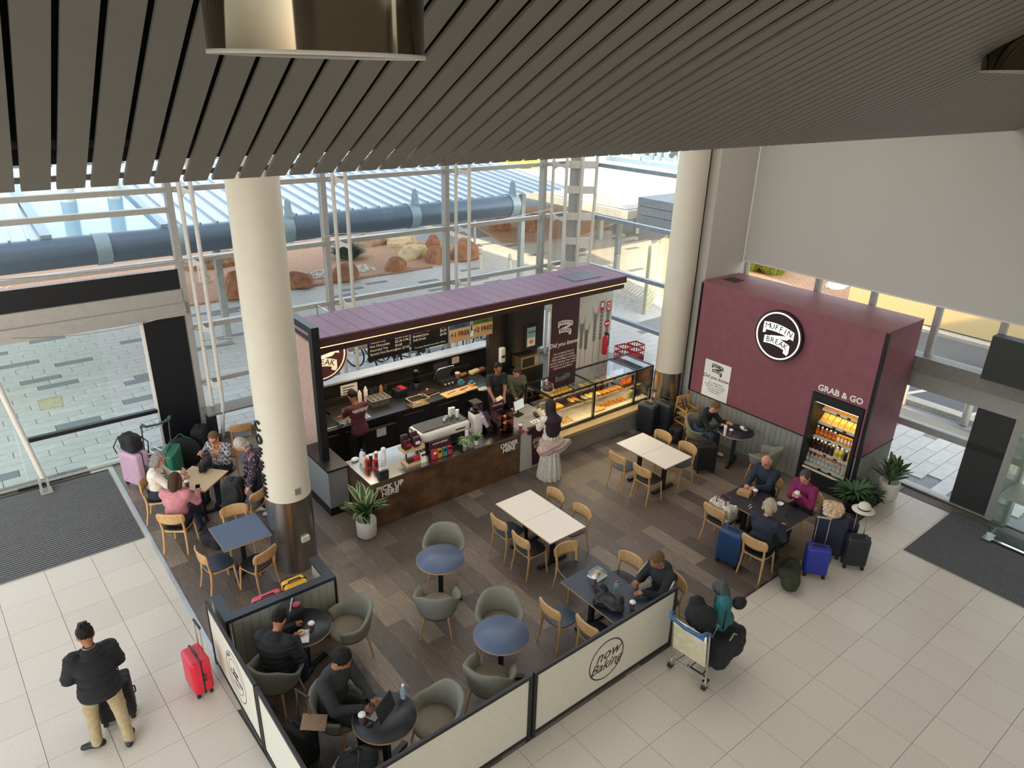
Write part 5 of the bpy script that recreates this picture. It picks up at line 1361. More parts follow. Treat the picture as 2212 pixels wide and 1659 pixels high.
# acrylic muffin tower
p = on(1093, 938); t = thing('muffin_tower', 'clear acrylic muffin display tower with dark pink sides', 'display box', (p.x, p.y+.14, CZ))
PNK = glassmat('pink_acrylic', (.92, .66, .68), .8)
for z in (0.01, .16, .31):
    MB().bb((-.16, -.16, z), (.16, .16, z+.008)).build('tier', PNK, t)
MB().bb((-.165, -.165, 0), (-.158, .165, .48)).bb((.158, -.165, 0), (.165, .165, .48)).bb((-.165, .158, 0), (.165, .165, .48)).build('side_wall', PNK, t); MB().bb((-.165, -.165, .478), (.165, .165, .484)).build('lid', CLEAR, t)
MB().bb((-.165, .15, .48), (.165, .165, .6)).build('header_card', PRINTM, t); text('MUFFIN BREAK', .04, PRINTW, t, frame((0, .148, .54), (1, 0, 0), (0, 0, 1)), .001)
for z, nn in ((.02, 4), (.17, 4), (.32, 3)):
    for i in range(nn): MB().ell((-.1+.07*i, -.04+.05*(i % 2), z+.03), (.036, .036, .03), n=8, k=5).build('muffin', rnd.choice((CHOC, BREAD)), t)
p = on(1124, 930); cup((p.x, p.y, CZ), 'takeaway cup beside the muffin tower')
p = on(1066, 915); tag(MB().rbox((0, 0, .02), (.09, .06, .04), .015).build('wrapped_bun', CREAM, None, (p.x, p.y, CZ)), 'small wrapped bun left of the muffin tower', 'food')
tag(MB().rbox((0, 0, .03), (.07, .03, .06), .004).build('snack_box', FIRER, None, (on(1131, 936).x, on(1131, 936).y+.03, CZ)), 'small red snack box at the counter corner', 'box')
# till
t = thing('till_screen', 'small tilted till screen with card reader base', 'screen', (8.7, 10.45, CZ), R(12))
MB().bb((-.1, -.07, 0), (.1, .07, .03)).build('base', BLACKP, t); MB().tube([(0, 0, .03), (0, .03, .2)], .02, 8).build('stalk', BLACKP, t)
MB().box((0, 0, .25), (.34, .02, .23), (R(-12), 0, 0)).build('bezel', BLACKP, t); MB().box((0, -.0125, .252), (.31, .003, .2), (R(-12), 0, 0)).build('screen', M('screen_lit', 'cfd6d4', .4, var=.05, emit=.5), t)
t = thing('card_reader', 'black card reader on the till counter', 'card reader', (8.98, 10.2, CZ), R(-10)); MB().rbox((0, 0, .035), (.09, .17, .05), .018, (R(14), 0, 0)).build('body', BLACKP, t); MB().box((0, .03, .066), (.07, .06, .003), (R(14), 0, 0)).build('display', FRAME, t)
t = thing('card_notice', 'small printed payment notice lying on the till counter', 'notice', (8.8, 10.02, CZ)); MB().bb((-.1, -.06, 0), (.1, .06, .003)).build('sheet', PRINTW, t); MB().bb((-.06, -.03, .003), (-.02, .02, .004)).bb((.01, -.03, .003), (.05, .02, .004)).build('print', PRINTK, t)
# left part of the counter
def milk(px, py, cap, h_, lab, body='dfe3e4'):
    p = on(px, py); t = thing('milk_bottle', lab, 'bottle', (p.x, p.y, CZ)); r_ = .05*h_/.26
    MB().lathe([(r_*.9, 0), (r_, .01), (r_, h_*.6), (r_*.75, h_*.78), (r_*.35, h_*.9), (r_*.33, h_*.95)], 14).build('body', M('milk_'+body, body, .35), t); MB().lathe([(r_*.42, h_*.93), (r_*.42, h_)], 12).build('cap', cap, t); MB().tube([(r_*.8, 0, h_*.75), (r_*1.3, 0, h_*.65), (r_*1.0, 0, h_*.45)], .008, 6).build('handle', MATS['milk_'+body], t)
milk(783, 999, M('cap_blue', '2b3f8f', .4), .27, 'taller milk bottle with blue cap on the counter'); milk(788, 1008, M('cap_pink', 'd94a63', .4), .24, 'shorter cream milk bottle with pink cap on the counter', 'd9d3b0')
RC = M('carton_red', 'b12b35', .45, var=.1)
for i, (px, py) in enumerate(((795, 1013), (812, 1013))):
    p = on(px, py); carton((p.x, p.y, CZ), (.07, .07, .2), (RC, PRINTM), 'red milk carton on the counter, %s' % ('left', 'right')[i], 'red cartons', rz=R(90))
p = on(803, 1004); cup((p.x, p.y+.02, CZ), 'brown syrup bottle between the red cartons', body=M('syrup_brown', '5b2416', .4), h_=.19, r_=.035, name='syrup_bottle')
p = on(816, 1000); cup((p.x, p.y+.05, CZ), 'orange syrup bottle behind the red cartons', body=M('syrup_orange', 'b5531f', .4), h_=.19, r_=.035, name='syrup_bottle')
p = on(832, 1006); t = thing('lid_tower', 'white stack of cup lids on the counter', 'lids', (p.x, p.y+.04, CZ)); MB().lathe([(.042, 0), (.042, .3)], 16).build('stack', CAPW, t); MB().ell((0, 0, .32), (.05, .05, .04)).build('top_lid', CAPW, t)
p = on(768, 996); tag(MB().ell((0, 0, .03), (.09, .06, .035), (.1, .1, .4), 9, 5).build('tissue', CAPW, None, (p.x, p.y+.02, CZ)), 'crumpled white tissue at the counter corner', 'tissue')
p = on(830, 1030); t = thing('sachet_box', 'black box of white sugar sachets on the counter', 'box', (p.x, p.y+.05, CZ)); MB().bb((-.09, -.06, 0), (.09, .06, .12)).build('box', BLACKP, t)
for i in range(8): MB().box((-.06+.018*i, .0, .13), (.004, .06, .07), (rnd.uniform(-.3, .3), rnd.uniform(-.3, .3), 0)).build('sachet', CAPW, t)
p = on(865, 1030); t = thing('coffee_bag_display', 'two-tier wooden display of coffee bags on the counter', 'display', (5.92, 10.05, CZ), 0)
PW_ = M('pale_ply', 'cfb58a', .5, var=.08)
for z in (0, .22):
    y0 = 0 if z == 0 else .1
    MB().box((0, y0, z+.03), (.42, .24, .012), (R(12), 0, 0)).build('tray_floor', PW_, t); MB().bb((-.21, y0-.13, z), (.21, y0-.115, z+.05)).build('tray_lip', PW_, t)
    for s_ in (-1, 1): MB().bb((s_*.21-.006, y0-.12, z), (s_*.21+.006, y0+.12, z+.07)).build('tray_side', PW_, t)
for s_ in (-1, 1): MB().bb((s_*.12-.01, .08, 0), (s_*.12+.01, .1, .24)).build('upright', BLACK, t)
CB = M('coffee_bag', '3a1a1f', .3, var=.25, scale=25)
for i, (dx, dy, z, w_) in enumerate(((-.11, .14, .27, .15), (.09, .16, .27, .15), (-.1, .06, .27, .14), (.08, .05, .27, .14))):
    tt = thing('coffee_bag', 'dark maroon coffee bag on the upper display tier, %s' % ('rear left', 'rear right', 'front left', 'front right')[i], 'coffee bag', (5.92+dx, 10.05+dy, CZ+z), 0, 'coffee bags')
    hh = .25 if i < 2 else .18
    MB().rbox((0, 0, hh/2), (w_, .07, hh), .02, (R(-8), 0, 0)).build('bag', CB, tt); MB().bb((-w_*.3, -.06-.0, hh*.35), (w_*.3, -.045, hh*.65)).build('bag_label', PRINTW if i != 2 else FIRER, tt)
for i, (dx, m_) in enumerate(((-.12, CB), (.0, FIRER), (.1, FIRER))):
    tag(MB().rbox((0, 0, .03), (.11, .09, .06), .01).build('snack_pack', m_, None, (5.92+dx, 10.02, CZ+.05)), 'small %s snack pack on the lower display tier, %s' % (('dark', 'red', 'red')[i], ('left', 'middle', 'right')[i]), 'snack pack')
p = on(916, 999); t = thing('table_sign', 'small white tent sign on the counter front edge', 'sign', (p.x, p.y+.02, CZ)); MB().box((0, 0, .1), (.11, .006, .2), (R(-10), 0, 0)).build('card', PRINTW, t); MB().box((0, -.016, .155), (.09, .003, .04), (R(-10), 0, 0)).build('logo_print', PRINTM, t); MB().box((.025, .004, .06), (.03, .003, .05), (R(-10), 0, 0)).build('picture', MATS['muffin_brown'], t)
p = on(957, 988); t = thing('tea_stand', 'maroon tea display stand with four coloured boxes', 'display', (p.x, p.y+.05, CZ)); MB().bb((-.23, .04, 0), (.23, .055, .34)).bb((-.23, -.05, 0), (.23, .05, .012)).build('stand', PRINTM, t); text('MUFFIN BREAK', .05, PRINTW, t, frame((0, .038, .28), (1, 0, 0), (0, 0, 1)), .001)
for i, c in enumerate(('b8353a', 'd98a2b', '2b8f8a', 'b8353f')):
    q = thing('tea_box', 'tea box on the maroon stand, %s coloured' % ('leftmost red', 'orange', 'teal', 'rightmost red')[i], 'box', (p.x-.165+.11*i, p.y+.05, CZ+.012), 0, 'tea boxes'); MB().bb((-.045, -.04, 0), (.045, .03, .18 if i == 0 else .16)).build('box', M('tea_'+str(c), c, .5, var=.08), q); MB().bb((-.03, -.043, .1), (.03, -.04, .15)).build('box_print', PRINTK if i else PRINTW, q)
# ================================================================ on the back counter
BZ = .9
def onb(px, py): return G(px, py, BZ)
p = onb(822, 875); t = thing('muffin_tin', 'grey muffin tin on a plastic tub on the back counter', 'baking tin', (p.x, p.y+.1, BZ)); MB().prism([(-.2, -.14), (.2, -.14), (.2, .14), (-.2, .14)], 0, .14).build('tub', M('tub_grey', '7a7568', .5), t); MB().bb((-.24, -.18, .14), (.24, .18, .155)).build('tin', M('tin_grey', '9a917f', .4, .5), t)
for i in range(4):
    for j in range(3): MB().lathe([(.04, .156), (.03, .152)], 12, (-.17+.113*i, -.11+.11*j, 0), close=False).lathe([(0, .157), (.04, .157)], 12, (-.17+.113*i, -.11+.11*j, 0), close=False).build('cup_hollow', M('tin_dark', '3b352c', .5), t)
p = onb(907, 875); t = thing('plastic_tub', 'clear plastic food tub on the back counter', 'tub', (p.x, p.y+.08, BZ)); MB().bb((-.22, -.14, 0), (.22, .14, .006)).build('tub_floor', M('tub_clear', 'b9a98c', .3), t)
for a_, b_ in (((-.22, -.14), (.22, -.134)), ((-.22, .134), (.22, .14)), ((-.22, -.14), (-.214, .14)), ((.214, -.14), (.22, .14))): MB().bb((*a_, 0), (*b_, .13)).build('tub_wall', glassmat('tub_plastic', (.85, .8, .7), .7), t)
MB().bb((-.23, -.15, .13), (-.21, .15, .138)).bb((.21, -.15, .13), (.23, .15, .138)).bb((-.23, -.15, .13), (.23, -.13, .138)).bb((-.23, .13, .13), (.23, .15, .138)).build('tub_rim', MATS['tub_clear'], t); MB().bb((-.05, -.04, .007), (.06, .03, .03)).build('butter', CREAM, t)
p = onb(929, 852); t = thing('brownie_tray', 'tray of dark chocolate slices on the back counter', 'tray', (p.x, p.y+.05, BZ), R(10)); MB().bb((-.2, -.13, 0), (.2, .13, .012)).build('tray', CREAM, t)
for i in range(4):
    for j in range(3): MB().rbox((-.14+.093*i, -.08+.08*j, .035), (.085, .07, .045), .01).build('slice', CHOC, t)
MB().ell((.02, .08, .07), (.035, .035, .03)).build('orange', PASTRY, t)
p = onb(985, 850); t = thing('cutting_board', 'wooden cutting boards with knives under the warm lamp', 'cutting board', (p.x+.1, p.y+.05, BZ), R(3)); MB().bb((-.42, -.15, 0), (.12, .15, .015)).build('board', M('board_wood', 'd9ae6b', .5, var=.1, scale=6), t); MB().bb((.14, -.12, 0), (.5, .15, .015)).build('board', MATS['board_wood'], t); MB().beam((-.3, .0, .02), (-.05, .05, .02), .03, .006).build('knife', STEEL, t); MB().beam((.05, .0, .02), (.3, .04, .02), .03, .006).build('knife', BLACKP, t)
p = onb(968, 835); t = thing('sandwich_press', 'open stainless sandwich press on the back counter', 'sandwich press', (p.x+.05, p.y+.22, BZ)); MB().bb((-.2, -.18, 0), (.2, .2, .1)).build('base', STEEL, t); MB().bb((-.19, -.17, .1), (.19, .19, .12)).build('hotplate', BLACKP, t); MB().box((0, .12, .28), (.38, .04, .34), (R(-20), 0, 0)).build('lid', BLACKP, t); MB().tube([(-.2, .15, .1), (-.21, .05, .28), (-.2, -.08, .42), (.2, -.08, .42), (.21, .05, .28), (.2, .15, .1)], .016, 8).build('handle', CHROME, t)
for i in range(3): MB().cyl((-.1+.1*i, -.185, .05), (-.1+.1*i, -.2, .05), .02, n=10).build('dial', PRINTW, t)
p = onb(990, 828); cup((p.x+.15, p.y+.25, BZ), 'tub of wooden stirrers beside the sandwich press', h_=.14, r_=.06, body=M('stirrer_tan', 'b98a5a', .6, var=.3, scale=60), name='stirrer_tub')
for i, (px, py, c, d, n) in enumerate(((1010, 818, 'a56f2f', (.24, .1, .07), 'brown bread loaf on the back counter'), (1035, 812, 'dccb8f', (.3, .14, .09), 'pile of pale sliced cheese on the back counter'), (1050, 808, '8a5540', (.2, .12, .1), 'dark fruit loaf on the back counter'))):
    p = onb(px, py); tag(MB().rbox((0, 0, d[2]/2), d, .03, (0, 0, .2)).build('food_pile', M('food_'+c, c, .7, var=.25, scale=35), None, (p.x, p.y+.2, BZ)), n, 'food')
for i, (px, py, c) in enumerate(((999, 832, '1f8fa6'), (1022, 835, '2477a8'))):
    p = onb(px, py); t = thing('cloth_tub', 'tub with a bright blue cloth on the back counter, %s' % ('left', 'right')[i], 'tub', (p.x, p.y+.05, BZ)); MB().lathe([(.07, 0), (.085, .07)], 14).build('tub', M('tub_peach', 'cf9f74', .5) if i else M('tub_slate', '6f8a92', .5), t); MB().ell((0, 0, .09), (.08, .05, .05), (.2, .5, .3), 8, 5).build('cloth', M('cloth_'+c, c, .8, var=.3, scale=20), t)
p = onb(1045, 842); tag(MB().ell((0, 0, .03), (.16, .1, .03), None, 12, 5).build('tea_towel', M('towel_white', 'c9c6bd', .9, var=.2, scale=15), None, (p.x, p.y, BZ)), 'crumpled white tea towel near the man in black', 'towel')
p = onb(770, 850)
for i, (dx, h_, m_) in enumerate(((.0, .3, CAPW), (.16, .34, CAPW), (.3, .28, BLACKP), (.4, .28, BLACKP), (.52, .3, M('bottle_tan', 'a5763f', .4)), (.64, .28, BLACKP))):
    tag(MB().lathe([(.045, 0), (.045, h_*.8), (.025, h_*.9), (.02, h_)], 12).build('cup_tower' if i < 2 else 'bottle', m_, None, (6.35+dx, 13.0+.03*(i % 2), BZ)), ('stack of cream cups by the wall notice, ' if i < 2 else 'tall bottle against the back wall, ')+('left', 'right', 'first', 'second', 'tan third', 'fourth')[i], 'cups' if i < 2 else 'bottle')
t = thing('label_printer', 'black and red box on the back counter', 'box', (7.25, 12.85, BZ), R(8)); MB().rbox((0, 0, .09), (.28, .24, .18), .02).build('body', BLACKP, t); MB().box((.06, 0, .185), (.12, .22, .012)).build('red_lid', FIRER, t)
t = thing('blender', 'dark blender against the back wall', 'blender', (7.75, 12.95, BZ)); MB().lathe([(.09, 0), (.08, .14), (.06, .16)], 14).build('base', BLACKP, t); MB().lathe([(.06, .16), (.085, .42), (.08, .44), (.05, .46)], 14).build('jug', glassmat('smoke_plastic', (.45, .42, .4), .8), t)
p = onb(697, 880); t = thing('dish_rack', 'wire dish rack with jugs beside the sink', 'dish rack', (5.1, 13.0, BZ))
for i in range(6): MB().tube([(-.12+.06*i, -.15, .02), (-.12+.06*i, -.15, .14), (-.12+.06*i, .15, .14), (-.12+.06*i, .15, .02)], .005, 5).build('wire', CHROME, t)
MB().rbox((.0, .0, .14), (.2, .05, .26), .04).build('jug', M('jug_clear', 'b9b3a0', .3), t); MB().bb((-.16, -.18, 0), (.2, .18, .02)).build('drip_board', PW_, t)
t = thing('wall_notice', 'white instruction sheet on the dark servery wall behind the barista', 'notice', (6.25, 13.29, 1.12)); MB().bb((-.2, -.004, -.14), (.2, 0, .16)).build('sheet', PRINTW, t)
for i in range(4): MB().bb((-.15, -.006, .08-.06*i), (.12-.04*(i % 2), -.004, .1-.06*i)).build('print_line', PRINTK, t)
t = thing('wall_notice', 'small cream notice on the dark wall above the loaves', 'notice', (9.05, 13.29, 1.2)); MB().bb((-.1, -.004, -.07), (.1, 0, .09)).build('sheet', M('notice_cream', 'e3d2b8', .6), t)
for i in range(3): MB().bb((-.07, -.006, .04-.04*i), (.07, -.004, .05-.04*i)).build('print_line', PRINTK, t)
p = GY(1081, 765, 12.5); t = thing('soap_dispenser', 'white wall dispenser beside the man in black', 'dispenser', (p.x, 12.5, p.z)); MB().rbox((0, -.06, 0), (.15, .11, .38), .03).build('case', CAPW, t); MB().bb((-.05, -.118, -.06), (.05, -.115, .0)).build('window', BLACKP, t)
p = GY(1146, 727, 12.25); t = thing('coffee_poster', 'framed coffee poster on the dark tall cupboard', 'poster', (p.x, 12.245, p.z)); MB().bb((-.19, -.02, -.3), (.19, 0, .3)).build('frame', BLACK, t); MB().bb((-.13, -.024, -.24), (.13, -.02, .24)).build('print', M('poster_teal', '8fb3b5', .5), t); text('COFFEE', .07, PRINTK, t, frame((0, -.026, .12), (1, 0, 0), (0, 0, 1)), .001, .001); MB().bb((-.12, -.026, -.22), (.12, -.024, -.02)).build('picture', PRINTW, t); MB().ell((0, -.028, -.12), (.07, .004, .05), n=10, k=5).build('muffin_picture', PASTRY, t)
t = thing('microwave', 'steel microwave oven in the dark tall cupboard', 'microwave', (10.42, 12.33, 1.08)); MB().bb((-.28, -.2, 0), (.28, .16, .3)).build('case', M('microwave_steel', 'a08f72', .35, .8), t); MB().bb((-.24, -.205, .04), (.12, -.2, .26)).build('door_window', BLACK, t); MB().bb((.16, -.205, .04), (.26, -.2, .26)).build('keypad', FRAME, t); MB().cyl((.14, -.22, .05), (.14, -.22, .25), .008, n=8).build('handle', CHROME, t)
# red crates behind the case
CRR = M('crate_red', 'a8261f', .5, var=.05)
for i, (px, py) in enumerate(((1345, 790), (1372, 795))):
    t = thing('milk_crate', 'red plastic milk crate behind the display case, %s' % ('left', 'right')[i], 'crate', (13.25+.40*i, 11.72-.04*i, .006), R(-4))
    for z in (0, .15, .3):
        for a_, b_ in (((-.17, -.17), (.17, -.155)), ((-.17, .155), (.17, .17)), ((-.17, -.17), (-.155, .17)), ((.155, -.17), (.17, .17))): MB().bb((*a_, z+.82), (*b_, z+.855)).build('rim', CRR, t)
    for k_ in range(5):
        u = -.16+.08*k_
        for a_, b_ in (((u-.006, -.17), (u+.006, -.16)), ((u-.006, .16), (u+.006, .17)), ((-.17, u-.006), (-.16, u+.006)), ((.16, u-.006), (.17, u+.006))): MB().bb((*a_, .82), (*b_, 1.14)).build('slat', CRR, t)
    MB().bb((-.16, -.16, .82), (.16, .16, .835)).build('crate_floor', CRR, t); MB().bb((-.17, -.17, 0), (.17, .17, .81)).build('lower_crate', M('crate_dark', '6d1b17', .6), t)
# lights inside the display case (its own strip lamps)
for x0, x1 in zip(bx, bx[1:]):
    area('case_lamp', ((x0+x1)/2, DY0+.1, DZ1-.05), (R(-25), 0, 0), x1-x0-.12, .05, 16*(x1-x0), (1, .78, .42))
    area('case_lamp', ((x0+x1)/2, DY0+.33, 1.02), (R(-20), 0, 0), x1-x0-.12, .03, 9*(x1-x0), (1, .78, .42))
# ================================================================ plants on the floor
p = G(799, 1163); potplant((p.x, p.y+.1, .006),   .18, .35, 34, .58, .066, (POTW, LGRN, STEM, LEDGE), 'dracaena with cream-edged leaves in white pot before the pick-up sign', 'floor_plant', .95, .35)
p = G(1919, 1080); potplant((p.x+.05, p.y+.08, 0), .2, .38, 40, .46, .068, (POTW, LGRN, STEM, LEDGE), 'upright leafy plant in white pot at the corner of the kiosk', 'floor_plant', 1.15, .1)
potplant((12.5, 4.98, .006), .15, .22, 110, .52, .028, (M('pot_black', '1f2020', .6), M('fern_green', '456340', .6, var=.3, scale=9), STEM), 'bushy dark green fern in front of the drinks fridge', 'floor_fern', .7, .5)
potplant((12.85, 4.85, .006), .12, .2, 40, .42, .035, (MATS['pot_black'], M('fern_dark', '35503a', .6, var=.3, scale=9), STEM), 'small dark plant between the fern and the white pot', 'floor_fern', .7, .4)
tag(MB().bb((12.2, 4.76, .004), (13.9, 5.1, .012)).build('plant_mat', M('mat_black', '232323', .9)), 'dark mat under the plants beside the kiosk', 'mat')
# ================================================================ luggage
def suitcase(loc, rz, w_, d, h_, mat, lab, ext=0, soft=False, ribs=0, trim=None, wheels=True, tilt=0):
    t = thing('suitcase', lab, 'suitcase', loc, rz)
    z0 = .07 if wheels else .01
    MB().rbox((0, 0, z0+h_/2), (d, w_, h_), min(d, w_)*(.2 if not soft else .14), q=4).build('shell', mat, t)
    tr = trim or BLACKP
    sh = M('seam_dark', '16161a', .5)
    MB().rbox((.0, 0, z0+h_/2), (.028, w_+.008, h_+.008), .012).build('zip_seam', tr, t)
    if wheels:
        for x in (-d*.32, d*.32):
            for y in (-w_*.38, w_*.38):
                MB().bb((x-.018, y-.022, .045), (x+.018, y+.022, .09)).cyl((x-.02, y, .032), (x+.02, y, .032), .03, n=12).build('wheel', BLACKP, t)
    MB().tube([(0.0, -.09, z0+h_), (0, -.08, z0+h_+.03), (0, .08, z0+h_+.03), (0, .09, z0+h_)], .011, 6).build('top_handle', BLACKP, t)
    MB().tube([(.02, -w_/2, z0+h_*.6), (.02, -w_/2-.025, z0+h_*.58), (.02, -w_/2-.025, z0+h_*.42), (.02, -w_/2, z0+h_*.4)], .01, 6).build('side_handle', BLACKP, t)
    for i in range(ribs):
        y = -w_*.36+w_*.72*i/(ribs-1)
        for s_ in (-1, 1): MB().rbox((s_*d*.5, y, z0+h_*.5), (.012, w_*.05, h_*.8), .005).build('rib', mat, t)
    if ext:
        x = d*.36
        for y in (-.09, .09): MB().cyl((x, y, z0+h_-.02), (x, y, z0+h_+ext), .009, n=8).build('pull_rod', CHROME, t)
        MB().rbox((x, 0, z0+h_+ext+.01), (.03, .23, .03), .012).build('pull_grip', BLACKP if not isinstance(ext, float) or ext < .44 else FRAME, t)
    return t
HARDR = M('shell_red', 'cf2238', .35, var=.05); HARDL = M('shell_lilac', 'b597ab', .4, var=.05); HARDG = M('shell_green', '1d6b50', .4, var=.06)
SOFTK = M('soft_black', '17181b', .8, var=.25, scale=25, bump=.2); HARDK = M('shell_charcoal', '23272c', .4, var=.1); NAVY = M('soft_navy', '252a3d', .8, var=.15, scale=30, bump=.2); ROYAL = M('shell_royal', '25338f', .35, var=.12, scale=60); BLUEC = M('shell_blue', '1f3d66', .45, var=.08); OLIVE = M('canvas_olive', '353a26', .85, var=.2, scale=20, bump=.3); TEAL = M('pack_teal', '1f6468', .7, var=.25, scale=14, bump=.4)
suitcase((1.36, 7.98, 0), R(4), .40, .25, .52, HARDR, 'bright red hard suitcase standing on the tiles beside the screen', .42)
suitcase((1.98, 13.86, .006), R(25), .52, .30, .68, HARDL, 'lilac ribbed suitcase with the black rucksack on top', .12, ribs=6)
suitcase((2.55, 13.55, .006), R(-30), .56, .30, .72, HARDG, 'dark green hard suitcase behind the table of women', 0, wheels=False)
suitcase((11.80, 9.54, .006), R(10), .44, .28, .66, HARDK, 'black ribbed suitcase with raised handle beside the display case', .3, ribs=5)
suitcase((12.14, 9.36, .006), R(10), .46, .3, .68, HARDK, 'black ribbed suitcase next to the high chair', .05, ribs=5)
suitcase((11.42, 7.62, .006), R(60), .42, .28, .56, SOFTK, 'black soft trolley case beside the man at the kiosk wall', .25, soft=True)
suitcase((9.22, 5.40, .006), R(8), .42, .26, .60, BLUEC, 'dark blue suitcase between the two oak chairs', 0)
suitcase((10.86, 4.55, .006), R(20), .50, .34, .74, NAVY, 'large navy soft suitcase with the floral cap on it', 0, soft=True, trim=M('trim_red', '7d2330', .6))
suitcase((10.12, 4.36, .0), R(35), .38, .24, .50, ROYAL, 'royal blue carry-on with its steel handle raised', .48)
suitcase((10.86, 4.08, 0), R(40), .37, .24, .54, HARDK, 'black striped carry-on with the sun hat on its handle', .4, ribs=7)
suitcase((1.98, 6.16, .006), R(20), .38, .24, .46, SOFTK, 'black carry-on with raised handle beside the laptop man', .42, soft=True)
suitcase((2.45, 8.25, .006), R(90), .42, .26, .70, M('shell_pink', 'd9405f', .35), 'pink suitcase behind the boarded partition', 0); suitcase((2.86, 8.30, .006), R(90), .34, .26, .74, M('shell_yellow', 'e0a81c', .35), 'yellow suitcase behind the boarded partition', 0)
suitcase((.42, 8.12, 0), R(80), .40, .28, .55, SOFTK, 'black wheeled bag in front of the standing man', .3, soft=True)
# soft bags
def fold(X, L):
    x, y, z = X[..., 0], X[..., 1], X[..., 2]
    return .012*np.sin(17*x+11*z+2.5*np.sin(13*y))*np.sin(15*y-9*z)+.011*np.abs(np.sin(26*x+16*y-19*z+1.5*np.sin(21*z)))-.006
def bag(prims, mats, lab, loc, rz=0, name='backpack', cat='bag', h=.02, k=.03, extra=None):
    t = thing(name, lab, cat, loc, rz)
    sdf_add(MB(), prims, h, k, fold).build('body', mats, t)
    if extra: extra(t)
    return t
def straps(pts_list, mat=None, r_=.012, name='strap'):
    def f(t):
        for pts in pts_list: MB().tube(pts, r_, 6).build(name, mat or BLACKP, t)
    return f
I3 = None
bag([('b', (0, 0, .17), (.14, .2, .17), .08, I3, 0), ('e', (.12, 0, .12), (.06, .14, .1), I3, 0), ('c', (-.05, -.1, .33), (-.05, .1, .33), .05, .05, 0)], [SOFTK], 'black rucksack lying on the lilac suitcase', (1.98, 13.86, .76), R(25), extra=straps([[(.1, -.18, .3), (.2, -.22, .15), (.18, -.2, -.1)], [(-.1, .18, .3), (-.2, .24, .1), (-.17, .22, -.05)]]))
bag([('e', (0, 0, .32), (.34, .26, .32), I3, 0), ('e', (.2, .1, .2), (.2, .2, .2), I3, 0), ('e', (-.15, -.1, .25), (.25, .2, .24), I3, 0)], [SOFTK], 'big black duffel behind the green suitcase', (2.9, 14.1, .006), R(-20), 'duffel_bag', extra=straps([[(-.15, 0, .6), (0, .02, .72), (.15, 0, .6)]], M('strap_green', '1f5a48', .7)))
t = suitcase((3.32, 14.3, .006), R(-30), .4, .26, .6, SOFTK, 'black case leaning by the black door panel', 0, soft=True)
bag([('b', (0, 0, .25), (.15, .17, .25), .07, I3, 0), ('b', (.13, 0, .17), (.05, .13, .14), .04, I3, 0)], [M('pack_charcoal', '202426', .8, var=.25, scale=20, bump=.3)], 'charcoal backpack propped on the chair by the maple table', (3.02, 11.30, .48), R(140), extra=straps([[(-.14, -.1, .48), (-.2, -.12, .3), (-.15, -.1, .05)], [(-.14, .1, .48), (-.2, .12, .3), (-.15, .1, .05)], [(0, -.05, .5), (0, 0, .54), (0, .05, .5)]]))
bag([('b', (0, 0, .14), (.1, .2, .14), .06, I3, 0), ('e', (0, 0, .2), (.12, .16, .1), I3, 0)], [SOFTK], 'black shoulder bag on the floor by the blue square table', (2.48, 11.0, .006), R(30), 'shoulder_bag', extra=straps([[(0, -.16, .26), (.05, -.1, .44), (.05, .1, .44), (0, .16, .26)]]))
bag([('b', (0, 0, .18), (.14, .15, .18), .07, I3, 0), ('e', (.1, 0, .12), (.08, .12, .1), I3, 0)], [SOFTK], 'black backpack on the floor in front of the high chair', (11.98, 8.84, .006), R(200))
bag([('c', (-.22, -.05, .15), (.2, .06, .15), .14, .15, 0), ('e', (.25, .07, .14), (.13, .15, .14), I3, 0), ('e', (-.1, .1, .2), (.12, .1, .1), I3, 0)], [OLIVE], 'olive green duffel bag lying at the vinyl edge', (9.62, 4.48, .0), R(15), 'duffel_bag', extra=straps([[(-.1, -.1, .26), (-.02, 0, .36), (.1, .05, .3)], [(-.05, .14, .25), (0, .05, .32), (.05, -.12, .2)]], M('strap_olive', '262a1a', .8)))
FLOR = M('floral_tapestry', 'c9bda6', .8, var=.6, scale=22); 
bag([('b', (0, 0, .15), (.14, .24, .15), .06, I3, 0), ('e', (0, 0, .26), (.1, .2, .06), I3, 0)], [M('patterned_canvas', 'c7c0b0', .8, var=.65, scale=26)], 'cream patterned travel bag with maroon handles on the oak chair', (9.64, 5.93, .475), R(0), 'travel_bag', extra=straps([[(.06, -.1, .28), (.07, -.09, .42), (.07, .09, .42), (.06, .1, .28)], [(-.06, -.1, .28), (-.07, -.09, .4), (-.07, .09, .4), (-.06, .1, .28)]], M('leather_maroon', '5b1f2a', .5)))
bag([('e', (0, 0, .05), (.26, .18, .07), I3, 0), ('e', (-.15, .02, .05), (.14, .12, .05), I3, 0), ('e', (.12, .1, .05), (.08, .08, .07), I3, 0)], [M('floral_red', 'cbb08e', .8, var=.6, scale=18)], 'floral printed cloth cap on the navy suitcase', (10.84, 4.58, .84), R(20), 'floral_hat', 'hat', .012)
bag([('b', (0, 0, .15), (.1, .15, .15), .05, I3, 0)], [NAVY], 'navy pouch strapped to the front of the navy suitcase', (11.06, 4.36, .42), R(20), 'travel_pouch')
# hat on the handle
t = thing('sun_hat', 'cream sun hat with black band resting on the carry-on handle', 'hat', (10.93, 4.14, 1.06)); HATM = M('hat_cream', 'cfc8ba', .8, var=.06, scale=60, bump=.1)
MB().lathe([(.185, .0), (.19, .006), (.12, .022), (.1, .03), (.095, .1), (.06, .135), (0, .145)], 28, close=False).build('crown', HATM, t); MB().lathe([(.101, .03), (.1, .055)], 28, close=False).build('band', BLACK, t); MB().lathe([(.188, 0), (.192, .003), (.188, .008)], 28, close=False).build('brim_edge', BLACK, t)
